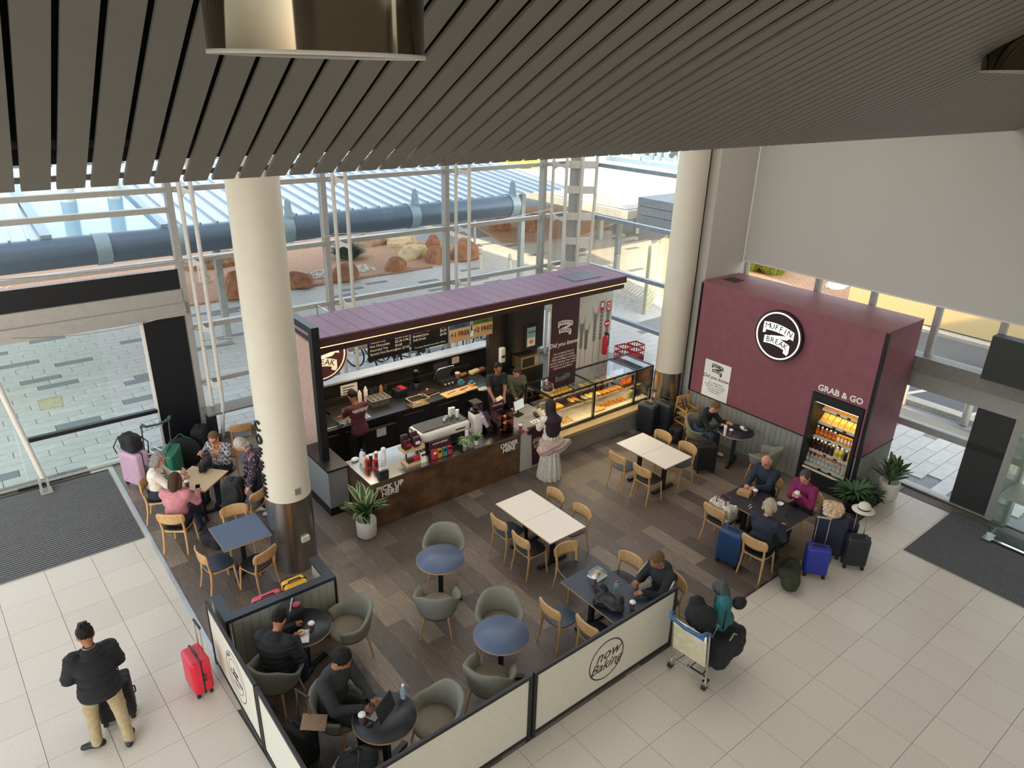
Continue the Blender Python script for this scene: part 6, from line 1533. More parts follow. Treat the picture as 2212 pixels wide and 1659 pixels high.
# luggage trolleys
def trolley(loc, rz, lab, panel=True, grip=None):
    t = thing('luggage_trolley', lab, 'trolley', loc, rz)
    g_ = grip or M('grip_blue', '2b5a7d', .5)
    for y in (-.27, .27):
        MB().tube([(0, y, .1), (-.06, y, .55), (-.12, y, 1.0)], .016, 8).build('upright', CHROME, t)
        MB().tube([(-.12, y, 1.0), (-.2, y, 1.06), (-.24, y*.85, 1.02)], .028, 8).build('grip', g_, t)
        MB().cyl((-.02, y-.025, .06), (-.02, y+.025, .06), .06, n=14).build('wheel', BLACKP, t); MB().bb((-.06, y-.035, .07), (.04, y+.035, .15)).build('wheel_fork', CHROME, t)
    MB().tube([(-.24, -.23, 1.02), (-.26, 0, 1.0), (-.24, .23, 1.02)], .024, 8).build('push_bar', g_, t)
    if panel:
        MB().box((-.085, 0, .62), (.012, .50, .46), (0, R(-8), 0)).build('ad_panel', M('panel_cream', 'cfc5a6', .5), t)
        MB().box((-.135, 0, .90), (.014, .50, .1), (0, R(-8), 0)).build('ad_strip', PRINTW, t); MB().box((-.144, -.09, .9), (.004, .26, .085), (0, R(-8), 0)).build('ad_print', M('ad_blue', '2f6fae', .5), t); text('LUGGAGE', .05, FIRER, t, frame((-.146, .15, .9), (0, -1, 0), (.13, 0, 1)), .001)
    for y in (-.2, 0, .2): MB().tube([(0, y, .17), (.45, y*.7, .15), (.86, y*.4, .14)], .014, 8).build('deck_rail', CHROME, t)
    MB().beam((.02, -.27, .16), (.02, .27, .16), .03, .03).build('axle', CHROME, t)
    MB().cyl((.8, -.02, .06), (.8, .02, .06), .055, n=14).build('wheel', BLACKP, t); MB().tube([(.8, 0, .06), (.84, 0, .12)], .014, 6).build('wheel_fork', CHROME, t)
    for i in range(5): MB().tube([(-.1, -.22+.11*i, .98), (.1, -.2+.1*i, .78), (.22, -.2+.1*i, .9)], .006, 5).build('basket_wire', CHROME, t)
    for (x, z) in ((.22, .9), (.1, .78)): MB().tube([(x, -.22, z), (x, .22, z)], .006, 5).build('basket_wire', CHROME, t)
    return t
tr = trolley((6.66, 4.20, 0), R(5), 'luggage trolley with cream advert panel and blue grips, piled with bags')
bag([('b', (.02, 0, .24), (.34, .26, .22), .1, I3, 0), ('e', (.2, -.08, .22), (.24, .2, .2), I3, 0)], [SOFTK], 'huge black holdall on the deck of the loaded trolley', (7.12, 4.12, .19), R(5), 'holdall', extra=straps([[(-.1, -.2, .42), (-.02, -.22, .54), (.12, -.2, .42)], [(-.1, .15, .45), (-.02, .15, .56), (.12, .15, .45)]], FRAME))
bag([('c', (0, 0, .1), (.05, 0, .38), .13, .12, 0), ('e', (.1, -.05, .12), (.12, .12, .12), I3, 0)], [TEAL], 'teal hiking backpack on top of the loaded trolley', (7.12, 4.14, .66), R(20), extra=straps([[(-.1, -.08, .4), (-.16, -.09, .25), (-.1, -.08, .08)], [(-.05, .1, .42), (.05, .12, .5), (.1, .05, .44)]]))
bag([('e', (0, 0, .12), (.22, .22, .14), I3, 0), ('e', (.1, .12, .2), (.1, .1, .1), I3, 0), ('e', (-.08, -.1, .06), (.12, .12, .1), I3, 0)], [M('fleece_black', '1a1a1c', .9, var=.3, scale=18, bump=.6)], 'black jacket bundled in the trolley basket', (6.80, 4.24, .84), R(10), 'bundled_jacket', 'jacket')
bag([('e', (0, 0, .08), (.2, .1, .08), I3, 0), ('e', (.12, .02, .02), (.1, .08, .08), I3, 0)], [M('pouch_grey', '3c4140', .8, var=.3, scale=18)], 'grey-brown rolled jacket topping the teal backpack', (7.30, 4.28, 1.04), R(50), 'rolled_jacket', 'jacket')
bag([('e', (0, 0, .1), (.1, .09, .1), I3, 0), ('e', (.06, .03, .06), (.08, .08, .08), I3, 0)], [SOFTK], 'small black pouch hanging at the side of the teal backpack', (7.36, 4.04, .92), 0, 'pouch')
trolley((2.52, 14.45, .006), R(100), 'empty luggage trolley by the left glass doors behind the suitcases', False, M('grip_teal', '2f4f55', .5))
# high chair
t = thing('high_chair', 'wooden high chair with black straps beside the kiosk wall', 'high chair', (12.42, 8.94, .006), R(-100))
HO = M('honey_wood', 'b98a3f', .5, var=.12, scale=7, stretch=(1, 1, .3))
for x in (-.2, .2):
    for y in (-.2, .2): MB().beam((x*1.15, y*1.15, 0), (x*.8, y*.8, .78 if x > 0 else .92), .035, .035).build('leg', HO, t)
for z in (.2, .36, .68):
    s_ = 1-.35*z/.9
    for y in (-.2, .2): MB().beam((-.2*s_*1.15, y*s_*1.15, z), (.2*s_*1.15, y*s_*1.15, z), .02, .035).build('rail', HO, t)
    for x in (-.2, .2): MB().beam((x*s_*1.15, -.2*s_*1.15, z), (x*s_*1.15, .2*s_*1.15, z), .02, .035).build('rail', HO, t)
MB().bb((-.15, -.16, .52), (.15, .16, .54)).build('seat', OAK, t); MB().bb((-.19, -.17, .74), (-.165, .17, .92)).build('backrest', OAK, t)
MB().tube([(-.16, -.05, .85), (-.02, -.05, .65), (.0, 0, .55), (-.02, .05, .65), (-.16, .05, .85)], .012, 6).build('strap', BLACKP, t)
# ================================================================ things on tables
TZ = .758
def on_t(px, py, z=TZ): p = G(px, py, z); return Vector((p.x, p.y, z))
bag([('b', (0, 0, .1), (.07, .16, .1), .04, I3, 0)], [M('leather_black', '17171a', .5, var=.15, scale=20)], 'black handbag with red zip standing on the maple table', on_t(450, 1017)+Vector((-.02, .08, 0)), R(-40), 'handbag', extra=lambda t: (MB().bb((-.004, -.13, .195), (.004, .13, .204)).build('zip', FIRER, t), MB().tube([(.05, -.12+.0*k, .02) if k == 0 else (.05+.10*math.sin(PI*k/6), -.14-.02*k/6, .02+.1*math.sin(PI*k/6)) for k in range(7)], .009, 6).build('handle', BLACKP, t)))
for i, (px, py, d) in enumerate(((380, 1050, 'left cup on the maple table'), (405, 1053, 'right cup on the maple table'), (674, 1362, 'cup on the doughnut table'), (783, 1561, 'cup beside the laptop'), (1283, 1262, 'tall cup beside the clear tray'), (1365, 1316, 'cup in front of the man in the track jacket'), (1578, 940, 'frothy cup on the round table at the kiosk wall'), (1630, 1072, 'cup in front of the bald man'))):
    q = on_t(px, py); cup((q.x, q.y, TZ), 'white-lidded takeaway coffee '+d, 'takeaway coffees')
def phone(loc, rz, lab): t = thing('phone', lab, 'phone', loc, rz); MB().rbox((0, 0, .005), (.075, .155, .009), .004).build('case', BLACKP, t); MB().bb((-.033, -.072, .0095), (.033, .072, .0105)).build('screen', M('screen_off', '0c0d10', .1), t); return t
phone(on_t(427, 1052), R(-15), 'black phone lying on the maple table')
p = on_t(566, 1000)
# clear cake box, water bottle, bag on slate table
p = on_t(1290, 1245); t = thing('cake_box', 'clear plastic cake box on a white tray', 'food box', p, R(5)); MB().bb((-.11, -.1, 0), (.11, .1, .02)).build('tray', CAPW, t); MB().bb((-.1, -.09, .02), (.1, .09, .1)).build('lid', CLEAR, t); MB().ell((-.03, 0, .045), (.04, .04, .025)).build('cake', CREAM, t); MB().ell((.04, .02, .045), (.04, .04, .025)).build('cake', CREAM, t)
def water(px, py, lab, cap): p = on_t(px, py); t = thing('water_bottle', lab, 'bottle', p); MB().lathe([(.03, 0), (.033, .01), (.033, .14), (.014, .18), (.013, .19)], 14).build('body', M('pet_blue', 'c3d4dc', .12, var=.05, trans=.5), t); MB().lathe([(.016, .185), (.016, .205)], 10).build('cap', cap, t); MB().lathe([(.0335, .07), (.0335, .11)], 14, close=False).build('wrapper', M('wrap_blue', '8fb4cc', .5), t)
water(1330, 1280, 'clear water bottle with red cap on the slate table', CAPR); water(871, 1507, 'pale blue water bottle beside the laptop', CAPW)
bag([('b', (0, 0, .09), (.2, .13, .08), .06, I3, 0), ('e', (-.14, .1, .14), (.1, .1, .12), I3, 0), ('e', (.1, -.06, .08), (.14, .12, .07), I3, 0)], [MATS['leather_black']], 'slumped black leather bag on the slate table', on_t(1322, 1312)+Vector((-.02, .05, 0)), R(-60), 'leather_bag', extra=straps([[(-.15, -.05, .15), (0, .05, .2), (.16, 0, .12)]]))
# doughnut table
p = on_t(655, 1375); t = thing('doughnut', 'glazed doughnut on a paper bag', 'doughnut', p+Vector((.0, .06, .002))); MB().tube([(.035*math.cos(a), .035*math.sin(a), .018) for a in [2*PI*k/14 for k in range(14)]], .018, 8, True).build('ring', BREAD, t); MB().tube([(.035*math.cos(a), .035*math.sin(a), .026) for a in [2*PI*k/14 for k in range(14)]], .014, 8, True).build('icing', CREAM, t)
tag(MB().box((0, 0, .001), (.15, .24, .002), (0, 0, R(-25))).build('paper_bag', CAPW, None, p), 'white paper bag flattened under the doughnut', 'paper bag')
bag([('b', (0, 0, .11), (.12, .16, .11), .05, I3, 0), ('e', (0, .02, .2), (.1, .12, .06), I3, 0)], [SOFTK], 'black tote with a pink pouch on the doughnut table', on_t(630, 1340)+Vector((.02, .02, 0)), R(10), 'tote_bag', extra=lambda t: (MB().ell((.05, -.05, .24), (.06, .05, .03)).build('pink_pouch', M('pouch_pink', 'b5405f', .5), t), MB().tube([(-.08, -.1, .2), (-.02, -.05, .3), (.06, .05, .28)], .012, 6).build('handle', FRAME, t)))
# laptop
LB = on_t(822, 1535); t = thing('laptop', 'open grey laptop on the round charcoal table', 'laptop', (2.70, 5.66, TZ), R(-62+90)); GREYM = M('laptop_grey', '6d6c6b', .35, .6)
MB().rbox((0, 0, .008), (.31, .22, .014), .005).build('base', GREYM, t); MB().bb((-.13, -.02, .0152), (.13, .09, .0165)).build('keyboard', BLACKP, t)
MB().box((0, -.145, .105), (.31, .008, .21), (R(-18), 0, 0)).build('lid', M('laptop_lid', '2f3033', .4), t); MB().box((0, -.139, .106), (.29, .002, .19), (R(-18), 0, 0)).build('screen', M('screen_dim', '3a4046', .2), t)
tag(MB().ell((0, 0, .018), (.05, .03, .018)).build('earbud_case', BLACKP, None, on_t(797, 1568)), 'small black pouch beside the laptop cup', 'case')
t = thing('envelope', 'brown paper envelope lying on the black carry-on', 'envelope', (2.1, 6.0, .66), R(55)); MB().box((0, 0, 0), (.2, .28, .006), (R(8), R(-10), 0)).build('paper', M('paper_kraft', 'b59a80', .8, var=.1, scale=40), t)
bag([('e', (0, 0, .14), (.22, .24, .15), I3, 0), ('e', (.12, -.05, .18), (.14, .14, .12), I3, 0), ('e', (-.1, .1, .12), (.14, .14, .12), I3, 0)], [SOFTK], 'black rucksack slumped on the tub chair at the bottom edge', (2.22, 5.22, .45), R(30), extra=straps([[(-.1, -.1, .26), (.05, -.02, .34), (.15, .1, .24)], [(0, .15, .24), (.12, .05, .32), (.2, -.1, .22)]]))
# kiosk wall table
p = on_t(1565, 940); cup((p.x, p.y, TZ), 'plain white insulated bottle on the round table at the kiosk wall', h_=.2, r_=.034, body=CAPW, name='insulated_bottle')
p = on_t(1606, 928); t = thing('food_tray', 'crumpled food wrapping on a black tray at the kiosk wall table', 'food tray', p+Vector((.0, 0, .002))); MB().bb((-.12, -.16, 0), (.12, .14, .008)).build('tray', BLACKP, t); MB().ell((0, 0, .03), (.08, .1, .03), (.2, .1, 0), 8, 5).build('wrapping', CAPW, t); MB().ell((.0, -.04, .045), (.05, .05, .02)).build('leftover', M('leftover_brown', '6d3a2b', .7), t)
# charcoal table
p = on_t(1607, 1068); t = thing('burger_box', 'brown cardboard takeaway box on the charcoal table', 'food box', p, R(15)); MB().bb((-.08, -.11, 0), (.08, .11, .05)).build('box', M('card_brown', 'b08a5b', .7), t); MB().prism([(-.085, -.115), (.085, -.115), (.085, .115), (-.085, .115)], .05, .056).prism([(-.07, -.1), (.07, -.1), (.07, .1), (-.07, .1)], .056, .075).build('lid', MATS['card_brown'], t)
p = on_t(1685, 1090); tag(MB().lathe([(.04, 0), (.06, .03), (.055, .03), (.04, .006), (0, .006)], 16).build('saucer_cup', CAPW, None, p), 'open white cup lid in front of the blonde woman', 'lid')
for i, (px, py) in enumerate(((1620, 1092), (1622, 1097))): tag(MB().beam((-.05, 0, .003), (.05, .01, .003), .01, .004).build('wooden_stirrer', CREAM, None, on_t(px, py)), 'pale wooden stirrer on the charcoal table, %s' % ('far', 'near')[i], 'stirrer')
t = thing('spectacles', 'folded spectacles lying on the charcoal table', 'spectacles', on_t(1700, 1112), R(20)); MB().tube([(-.06+.02*math.cos(a), .02*math.sin(a), .006) for a in [2*PI*k/10 for k in range(10)]], .003, 5, True).tube([(.0+.02*math.cos(a), .02*math.sin(a), .006) for a in [2*PI*k/10 for k in range(10)]], .003, 5, True).build('rims', BLACKP, t); MB().tube([(-.08, 0, .006), (-.07, -.1, .006)], .002, 5).tube([(.02, 0, .006), (.02, -.1, .006)], .002, 5).build('arms', BLACKP, t)
# ================================================================ people
def ik(a, b, l1, l2, hint):
    d = b-a; L = min(d.length, (l1+l2)*.995); d = d.normalized(); b = a+d*L
    x = (l1*l1-l2*l2+L*L)/(2*L); hgt = math.sqrt(max(0, l1*l1-x*x))
    hv = hint-d*hint.dot(d)
    if hv.length < 1e-4: hv = Vector((0, 0, -1))
    return a+d*x+hv.normalized()*hgt, b
def npm(m): return [[m[i][j] for j in range(3)] for i in range(3)]
SKA = M('skin_light', 'c99a80', .55, var=.06, scale=30); SKB = M('skin_tan', '9c6a4c', .55, var=.06, scale=30); SKC = M('skin_rosy', 'c98a74', .55, var=.08, scale=30)
EYE = M('eye_dark', '1c1512', .3); LIP = M('lip', '9a5448', .5)
SHOEK = M('shoe_black', '1b1b1d', .6); SHOEW = M('shoe_white', 'c9c7c2', .6)
def person(lab, loc, face, top, pants, skin=None, hair=None, style='short', pose='sit', s=1.0, lean=5, pitch=12, hyaw=0, lh=None, rh=None, shoe=None, g=1.0, short=False, seat=.466, feet=None, ripple=None, hood=False, skirt=None, glasses=False, hem=False, collar=None, extra=None, palm=None, grip=False, kneex=.42, tilt=0):
    """lh / rh: wrist targets in world space"""
    t = thing('person', lab, 'person', (loc[0], loc[1], .006), R(face))
    skin = skin or SKA; shoe = shoe or SHOEK; g = g*1.07
    rl = Matrix.Rotation(-R(face), 3, 'Z')
    def tl(p): p = Vector(p)-Vector((loc[0], loc[1], .006)); return rl@p
    sit = pose == 'sit'
    pel = Vector((-.06, 0, seat+.085)) if sit else Vector((0, 0, .94*s))
    Rm = Matrix.Rotation(R(lean), 3, 'Y')@Matrix.Rotation(R(tilt), 3, 'X')
    up = Rm@Vector((0, 0, 1)); fw = Rm@Vector((1, 0, 0))
    nk = pel+up*(.50*s)
    Rh = Matrix.Rotation(R(hyaw), 3, 'Z')@Matrix.Rotation(R(lean*.4+pitch), 3, 'Y')
    hd = nk+(Rm@Vector((.015, 0, .06*s)))+Rh@Vector((.02, 0, .115*s))
    hf, hl, hu = Rh@Vector((1, 0, 0)), Rh@Vector((0, 1, 0)), Rh@Vector((0, 0, 1))
    RM, RH = npm(Rm), npm(Rh)
    P = []
    def E(c, r_, rt, lb): P.append(('e', tuple(c), r_, rt, lb))
    def Cp(a, b, r0, r1, lb): P.append(('c', tuple(a), tuple(b), r0, r1, lb))
    E(pel+up*.02, (.125*g, .165*g, .13), RM, 1 if hem else 2)
    if hem: E(pel-up*.06, (.135*g, .172*g, .11), RM, 1)
    E(pel+up*.15*s+fw*.01, (.118*g, .15*g, .14), RM, 1)
    E(pel+up*.33*s, (.122*g, .172*g, .17*s), RM, 1)
    sh = {}
    for sg in (-1, 1): sh[sg] = pel+up*.435*s+(Rm@Vector((0, (.178*s)*sg, 0)))
    Cp(sh[-1], sh[1], .065*g, .065*g, 1)
    Cp(pel+up*.45*s, hd-hu*.06, .054, .05, 0)
    if collar is not None or hood: E(nk-up*.01, (.078, .085, .04), RM, 1)
    if hood: E(nk-fw*.075-up*.03, (.06, .11, .07), RM, 1)
    E(hd+hu*.018*s, (.098*s, .079*s, .108*s), RH, 0); E(hd+hf*.022-hu*.05, (.068*s, .058*s, .07*s), RH, 0)
    E(hd+hf*.098*s-hu*.012, (.018, .014, .024), RH, 0)
    for sg in (-1, 1): E(hd+hl*.08*sg-hf*.005-hu*.01, (.018, .012, .032), RH, 0)
    m_ = MB(); fing = []; elb = {}
    for sg, tgt in ((1, lh), (-1, rh)):
        a = sh[sg]
        if tgt is None: b = Vector((.30, .13*sg, seat+.19)) if sit else Vector((.08, .27*sg, .80*s))
        else: b = tl(tgt)
        el, wr = ik(a, b, .285*s, .25*s, Vector((-.25, .55*sg, -.8)))
        elb[sg] = el
        if short:
            mid = a.lerp(el, .62); Cp(a, mid, .064*g, .058*g, 1); Cp(mid, el, .045, .04, 0); Cp(el, wr, .04, .028, 0)
        else:
            Cp(a, el, .064*g, .054*g, 1); Cp(el, wr, .05*g, .036*g, 1)
        d = (wr-el).normalized()
        if tgt is not None: d = (d+Vector((.5, 0, -.1))).normalized()
        if palm and palm.get(sg): d = rl@Vector(palm[sg]).normalized()
        sd_ = d.cross(Vector((0, 0, 1)))
        sd_ = sd_.normalized() if sd_.length > .1 else Vector((0, 1, 0))
        nm = sd_.cross(d)
        pc = wr+d*.048
        Rp = Matrix((d, sd_, nm)).transposed()
        E(pc, (.05, .04, .018), npm(Rp), 0); Cp(wr-d*.02, pc, .028, .024, 0)
        cu = .055 if grip else .03
        for i, (o, ln) in enumerate(((-.03, .062), (-.010, .074), (.011, .07), (.030, .054))):
            b0 = pc+d*.036+sd_*o
            fing.append([b0-d*.015, b0+d*ln*.45-nm*cu*.25, b0+d*ln*.8-nm*cu*.75, b0+d*ln*.88-nm*cu*1.2])
        ts = -1 if sd_.dot(Vector((0, 1, 0)))*sg > 0 else 1
        fing.append([pc-d*.02+sd_*ts*.03, pc+d*.012+sd_*ts*.055-nm*.008, pc+d*.045+sd_*ts*.058-nm*.02])
    for i, sg in enumerate((1, -1)):
        hip = pel+Vector((0, .088*sg, -.02))
        if sit:
            kn = Vector((kneex-.02, .115*sg, seat+.075)); an = Vector((kneex-.0, .12*sg, .085)); fd = Vector((1, .15*sg, 0)).normalized()
        else:
            an = Vector((0, .11*sg, .085)); fd = Vector((1, .2*sg, 0)).normalized()
            if feet: an = tl((*feet[i][:2], .09)); fd = rl@Vector((math.cos(R(feet[i][2])), math.sin(R(feet[i][2])), 0))
            kn, an = ik(hip, an, .45*s, .44*s, Vector((1, .1*sg, 0)))
        if not skirt:
            Cp(hip, kn, .085*g, .062*g, 2); Cp(kn, an, .06*g, .045*g, 2)
        Cp(an+Vector((0, 0, -.03)), Vector((an.x, an.y, .045))+fd*.15, .045, .036, 3); Cp(Vector((an.x, an.y, .04))-fd*.05, Vector((an.x, an.y, .04))+fd*.02, .04, .04, 3)
    if skirt:
        Cp(Vector((0, 0, .04)), pel, skirt, .13, 2)
    sdf_add(m_, P, .0118, .03, ripple)
    m_.mat(0)
    for pts in fing: m_.tube(pts, [.0105, .0095, .0085, .007][:len(pts)], 6)
    m_.mat(4)
    for sg in (-1, 1): m_.ell(hd+hf*.086*s+hl*.032*sg*s+hu*.012, (.008, .011, .008), n=6, k=4)
    m_.mat(5).ell(hd+hf*.083*s-hu*.062*s, (.008, .022, .006), n=6, k=4)
    m_.build('body', [skin, top, pants, shoe, EYE, LIP], t)
    H_ = []
    def HE(c, r_, rt=RH): H_.append(('e', tuple(c), r_, rt, 0))
    if style != 'none':
        if style == 'bald':
            for sg in (-1, 1): HE(hd+hl*.07*sg-hf*.03-hu*.01, (.05, .02, .035))
            HE(hd-hf*.085-hu*.02, (.025, .06, .04))
        else:
            HE(hd+hu*.034*s-hf*.016, (.104*s, .088*s, .108*s))
            if style in ('bob', 'long', 'wavy'):
                L_ = .12 if style == 'bob' else (.2 if style == 'long' else .05)
                for sg in (-1, 1): H_.append(('c', tuple(hd+hl*.072*sg-hf*.01+hu*.03), tuple(hd+hl*.082*sg-hf*.02-hu*L_), .042, .035, 0))
                H_.append(('c', tuple(hd-hf*.06+hu*.02), tuple(hd-hf*.07-hu*(L_+.02)), .07, .06, 0))
            if style == 'wavy':
                for k_ in range(7):
                    a = k_*.9; HE(hd+hl*.06*math.cos(a)+hu*.06*math.sin(a)-hf*.05+hu*.03, (.045, .045, .045))
            if style == 'bun': HE(hd-hf*.1+hu*.05, (.045, .045, .045))
            if style == 'tail': H_.append(('c', tuple(hd-hf*.09+hu*.0), tuple(hd-hf*.11-hu*.14), .035, .025, 0))
            if style == 'spike':
                for k_ in range(5): HE(hd+hu*.115+hf*(.05-.03*k_)+hl*.02*(-1)**k_, (.03, .03, .035))
            H_.append(('-e', tuple(hd+hf*.104-hu*.012), (.08, .072, .096), RH, 0))
            if style in ('short', 'spike', 'bun', 'tail'): H_.append(('-b', tuple(hd-hu*.125+hf*.03), (.14, .14, .09), .01, RH, 0))
        am = .007 if style in ('wavy', 'spike') else .0045
        rp = lambda X, L: am*np.sin(X[..., 0]*90+X[..., 2]*40)*np.sin(X[..., 1]*110)+.004*np.sin(X[..., 1]*170+X[..., 0]*60)
        sdf_add(MB(), H_, .0115, .02, rp).build('hair', hair or BLACKP, t)
    if glasses:
        m_ = MB()
        for sg in (-1, 1):
            c = hd+hf*.1*s+hl*.034*sg+hu*.008
            m_.tube([c+hl*.026*math.cos(a)+hu*.02*math.sin(a) for a in [2*PI*k_/12 for k_ in range(12)]], .0035, 5, True)
            m_.tube([c+hl*.026*sg, hd+hl*.085*sg-hf*.0+hu*.012], .003, 5)
        m_.build('spectacles', BLACKP, t)
    J = dict(hd=hd, nk=nk, pel=pel, up=up, fw=fw, hf=hf, hl=hl, hu=hu, RM=RM, RH=RH, t=t, tl=tl, sh=sh, el=elb, g=g)
    if extra: extra(J)
    return J
def cloth(name, c, **k): return M(name, c, .85, var=k.pop('var', .15), scale=k.pop('scale', 18), bump=k.pop('bump', .35), bscale=k.pop('bscale', 30), **k)
PUF = cloth('puffer_black', '17181c'); BLK = cloth('knit_black', '1c1d20'); CHAR = cloth('fleece_charcoal', '2b2b2c'); KHAKI = cloth('chino_khaki', 'a29270'); DENIM = cloth('denim_dark', '232b3b'); JEAN = cloth('denim_mid', '3f4a58'); TROUS = cloth('trouser_black', '18191c')
PINK = cloth('jumper_pink', 'c07f86'); CRM = cloth('blouse_cream', 'd9cfc2'); MAG = cloth('jumper_magenta', '7d1f52', var=.25); NVY = cloth('cardigan_navy', '1f2636'); OLV = cloth('shirt_olive', '5b5c46'); MAR = cloth('tee_maroon', '4f2129'); TEE = cloth('tee_black', '22242b'); SKIRT = cloth('skirt_ivory', 'd3cdbf')
def floral(name, base, flow, sc_=24, thr=.56):
    m = M(name, base, .85, var=.05); n = m.node_tree.nodes; l = m.node_tree.links
    vo = n.new('ShaderNodeTexNoise'); vo.inputs['Scale'].default_value = sc_; vo.inputs['Detail'].default_value = 2
    tc = n.new('ShaderNodeTexCoord'); l.new(tc.outputs['Object'], vo.inputs['Vector'])
    rp = n.new('ShaderNodeValToRGB'); e = rp.color_ramp.elements; rp.color_ramp.interpolation = 'CONSTANT'
    e[0].color = (*hexc(base), 1); e[1].position = thr; e[1].color = (*hexc(flow[0]), 1)
    x = rp.color_ramp.elements.new(thr+.07); x.color = (*hexc(flow[1]), 1)
    l.new(vo.outputs['Fac'], rp.inputs[0]); l.new(rp.outputs[0], n['Principled BSDF'].inputs['Base Color'])
    return m
FLW = floral('blouse_floral', 'b9b3ac', ('6d6470', '3c4150'), 26, .5); FLN = floral('blouse_navy_floral', '232538', ('8d5f68', 'b98f86'), 24, .57)
HBLK = M('hair_black', '17130f', .5, var=.3, scale=40, bump=.7, bscale=120, spec=.25); HBRN = M('hair_brown', '4a3325', .55, var=.3, scale=40, bump=.7, bscale=120, spec=.25); HGRY = M('hair_grey', '8a827a', .6, var=.25, scale=40, bump=.7, bscale=120, spec=.25); HBLD = M('hair_blonde_grey', 'b3a48e', .6, var=.25, scale=40, bump=.7, bscale=120, spec=.25); HFAIR = M('hair_light_brown', '6b5138', .6, var=.25, scale=40, bump=.7, bscale=120, spec=.25); HWHT = M('hair_white', 'b9b0a6', .6, var=.2, scale=40, bump=.7, bscale=120, spec=.25)
puf = lambda X, L: np.where(L == 1, .011*np.cos(X[..., 2]*2*PI/.058+.6*np.sin(X[..., 1]*9))-.008, 0.0)
# 1 standing man with luggage
def ex_phone(J):
    p = J['tl']((.27, 8.02, 1.22)); MB().box(p, (.012, .08, .15), (0, R(40), 0)).build('phone', BLACKP, J['t'])
    MB().lathe([(.066, -.03), (.07, .02), (.062, .05)], 16, J['nk']+J['up']*.01, close=False).build('collar', cloth('collar_tan', 'b39a6b'), J['t'])
person('standing man in black puffer jacket and khaki trousers, his back to us', (.28, 7.72), 90, PUF, KHAKI, SKB, HBLK, 'spike', 'stand', 1.0, 4, 24, lh=(.17, 8.02, 1.16), rh=(.36, 8.02, 1.16), g=1.2, feet=((.12, 7.80, 165), (.43, 7.62, 70)), ripple=puf, hem=True, hood=True, extra=ex_phone)
# 2..5 group by the window
def ex_phone2(J): MB().box(J['tl']((2.47, 12.22, .90)), (.08, .01, .15), (0, R(20), R(-40))).build('phone', M('phone_gold', '9a8a72', .4), J['t']); MB().tube([J['nk']+J['fw']*(.02+.12*math.sin(PI*k_/8))+Vector((0, .1*math.cos(PI*k_/8), -.02-.1*math.sin(PI*k_/8))) for k_ in range(9)], .01, 6).build('necklace', BLACKP, J['t'])
person('grey-haired woman in a cream blouse holding a phone at the maple table', (2.07, 12.37), -22, CRM, DENIM, SKC, HGRY, 'bob', lean=6, pitch=22, lh=(2.42, 12.32, .84), rh=(2.40, 12.16, .82), g=1.1, glasses=True, extra=ex_phone2)
person('woman in a pink jumper with brown bob seated with her back to us', (2.10, 11.36), 52, PINK, DENIM, SKC, HBRN, 'bob', lean=10, pitch=14, lh=(2.30, 11.80, .80), rh=(2.50, 11.56, .80), g=1.16)
def ex_scarf(J):
    n_, u_, f_ = J['nk'], J['up'], J['fw']
    MB().tube([n_+Vector((0, .075, .02)), n_+f_*.09+Vector((0, .03, -.04)), n_+f_*.115-u_*.16+Vector((0, .0, 0)), n_+f_*.12-u_*.26], [.02, .03, .03, .022], 8).tube([n_+Vector((0, -.075, .02)), n_+f_*.09+Vector((0, -.03, -.04)), n_+f_*.115-u_*.15+Vector((0, -.03, 0)), n_+f_*.12-u_*.24+Vector((0, -.04, 0))], [.02, .03, .03, .022], 8).build('scarf', M('scarf_orange', 'b87a2b', .8, var=.5, scale=30), J['t'])
q1 = G(425, 983, .92); q2 = G(470, 977, .95)
person('woman in pale floral blouse and orange scarf reaching into her handbag', (3.22, 12.62), 222, FLW, DENIM, SKC, HFAIR, 'short', lean=8, pitch=24, rh=q1+Vector((.1, .05, 0)), lh=q2+Vector((.05, .02, 0)), g=1.06, glasses=True, extra=ex_scarf, seat=.48)
person('white-haired woman in navy floral blouse leaning over a chair beside the column', (3.62, 11.46), 170, FLN, TROUS, SKC, HWHT, 'wavy', 'stand', .97, 24, 32, lh=(3.24, 11.12, .86), rh=(3.24, 11.40, .80), g=1.06, feet=((3.66, 11.34, 170), (3.60, 11.56, 170)), shoe=SHOEW)
# staff
def ex_tee(J): text('GOOD DAYS START\nWITH A MUFFIN', .042, PRINTW, J['t'], frame(J['pel']+J['up']*.40-J['fw']*.142, (0, -1, 0), tuple(J['up'])), .001, .001)
person('barista in maroon shirt and black apron working at the sink', (5.75, 11.86), 97, MAR, TROUS, SKB, HBLK, 'short', 'stand', 1.0, 10, 28, lh=(5.55, 12.32, 1.05), rh=(5.80, 12.34, 1.05), short=True, hem=True, extra=ex_tee)
def ex_tongs(J): MB().box(J['tl']((8.80, 11.26, 1.0)), (.1, .18, .02), (.4, .3, .3)).build('paper_bag', CREAM, J['t'])
person('smiling man in black t-shirt behind the till holding a bag', (9.0, 11.62), -108, TEE, TROUS, SKB, HBLK, 'short', 'stand', 1.0, 6, 14, lh=(8.92, 11.22, 1.02), rh=(8.70, 11.30, 1.0), short=True, hem=True, glasses=True, extra=ex_tongs)
person('young woman in olive shirt bending over behind the display case', (9.55, 11.62), -120, OLV, TROUS, SKC, HBRN, 'tail', 'stand', .9, 14, 30, lh=(9.52, 11.22, .9), rh=(9.3, 11.28, .9), hem=True)
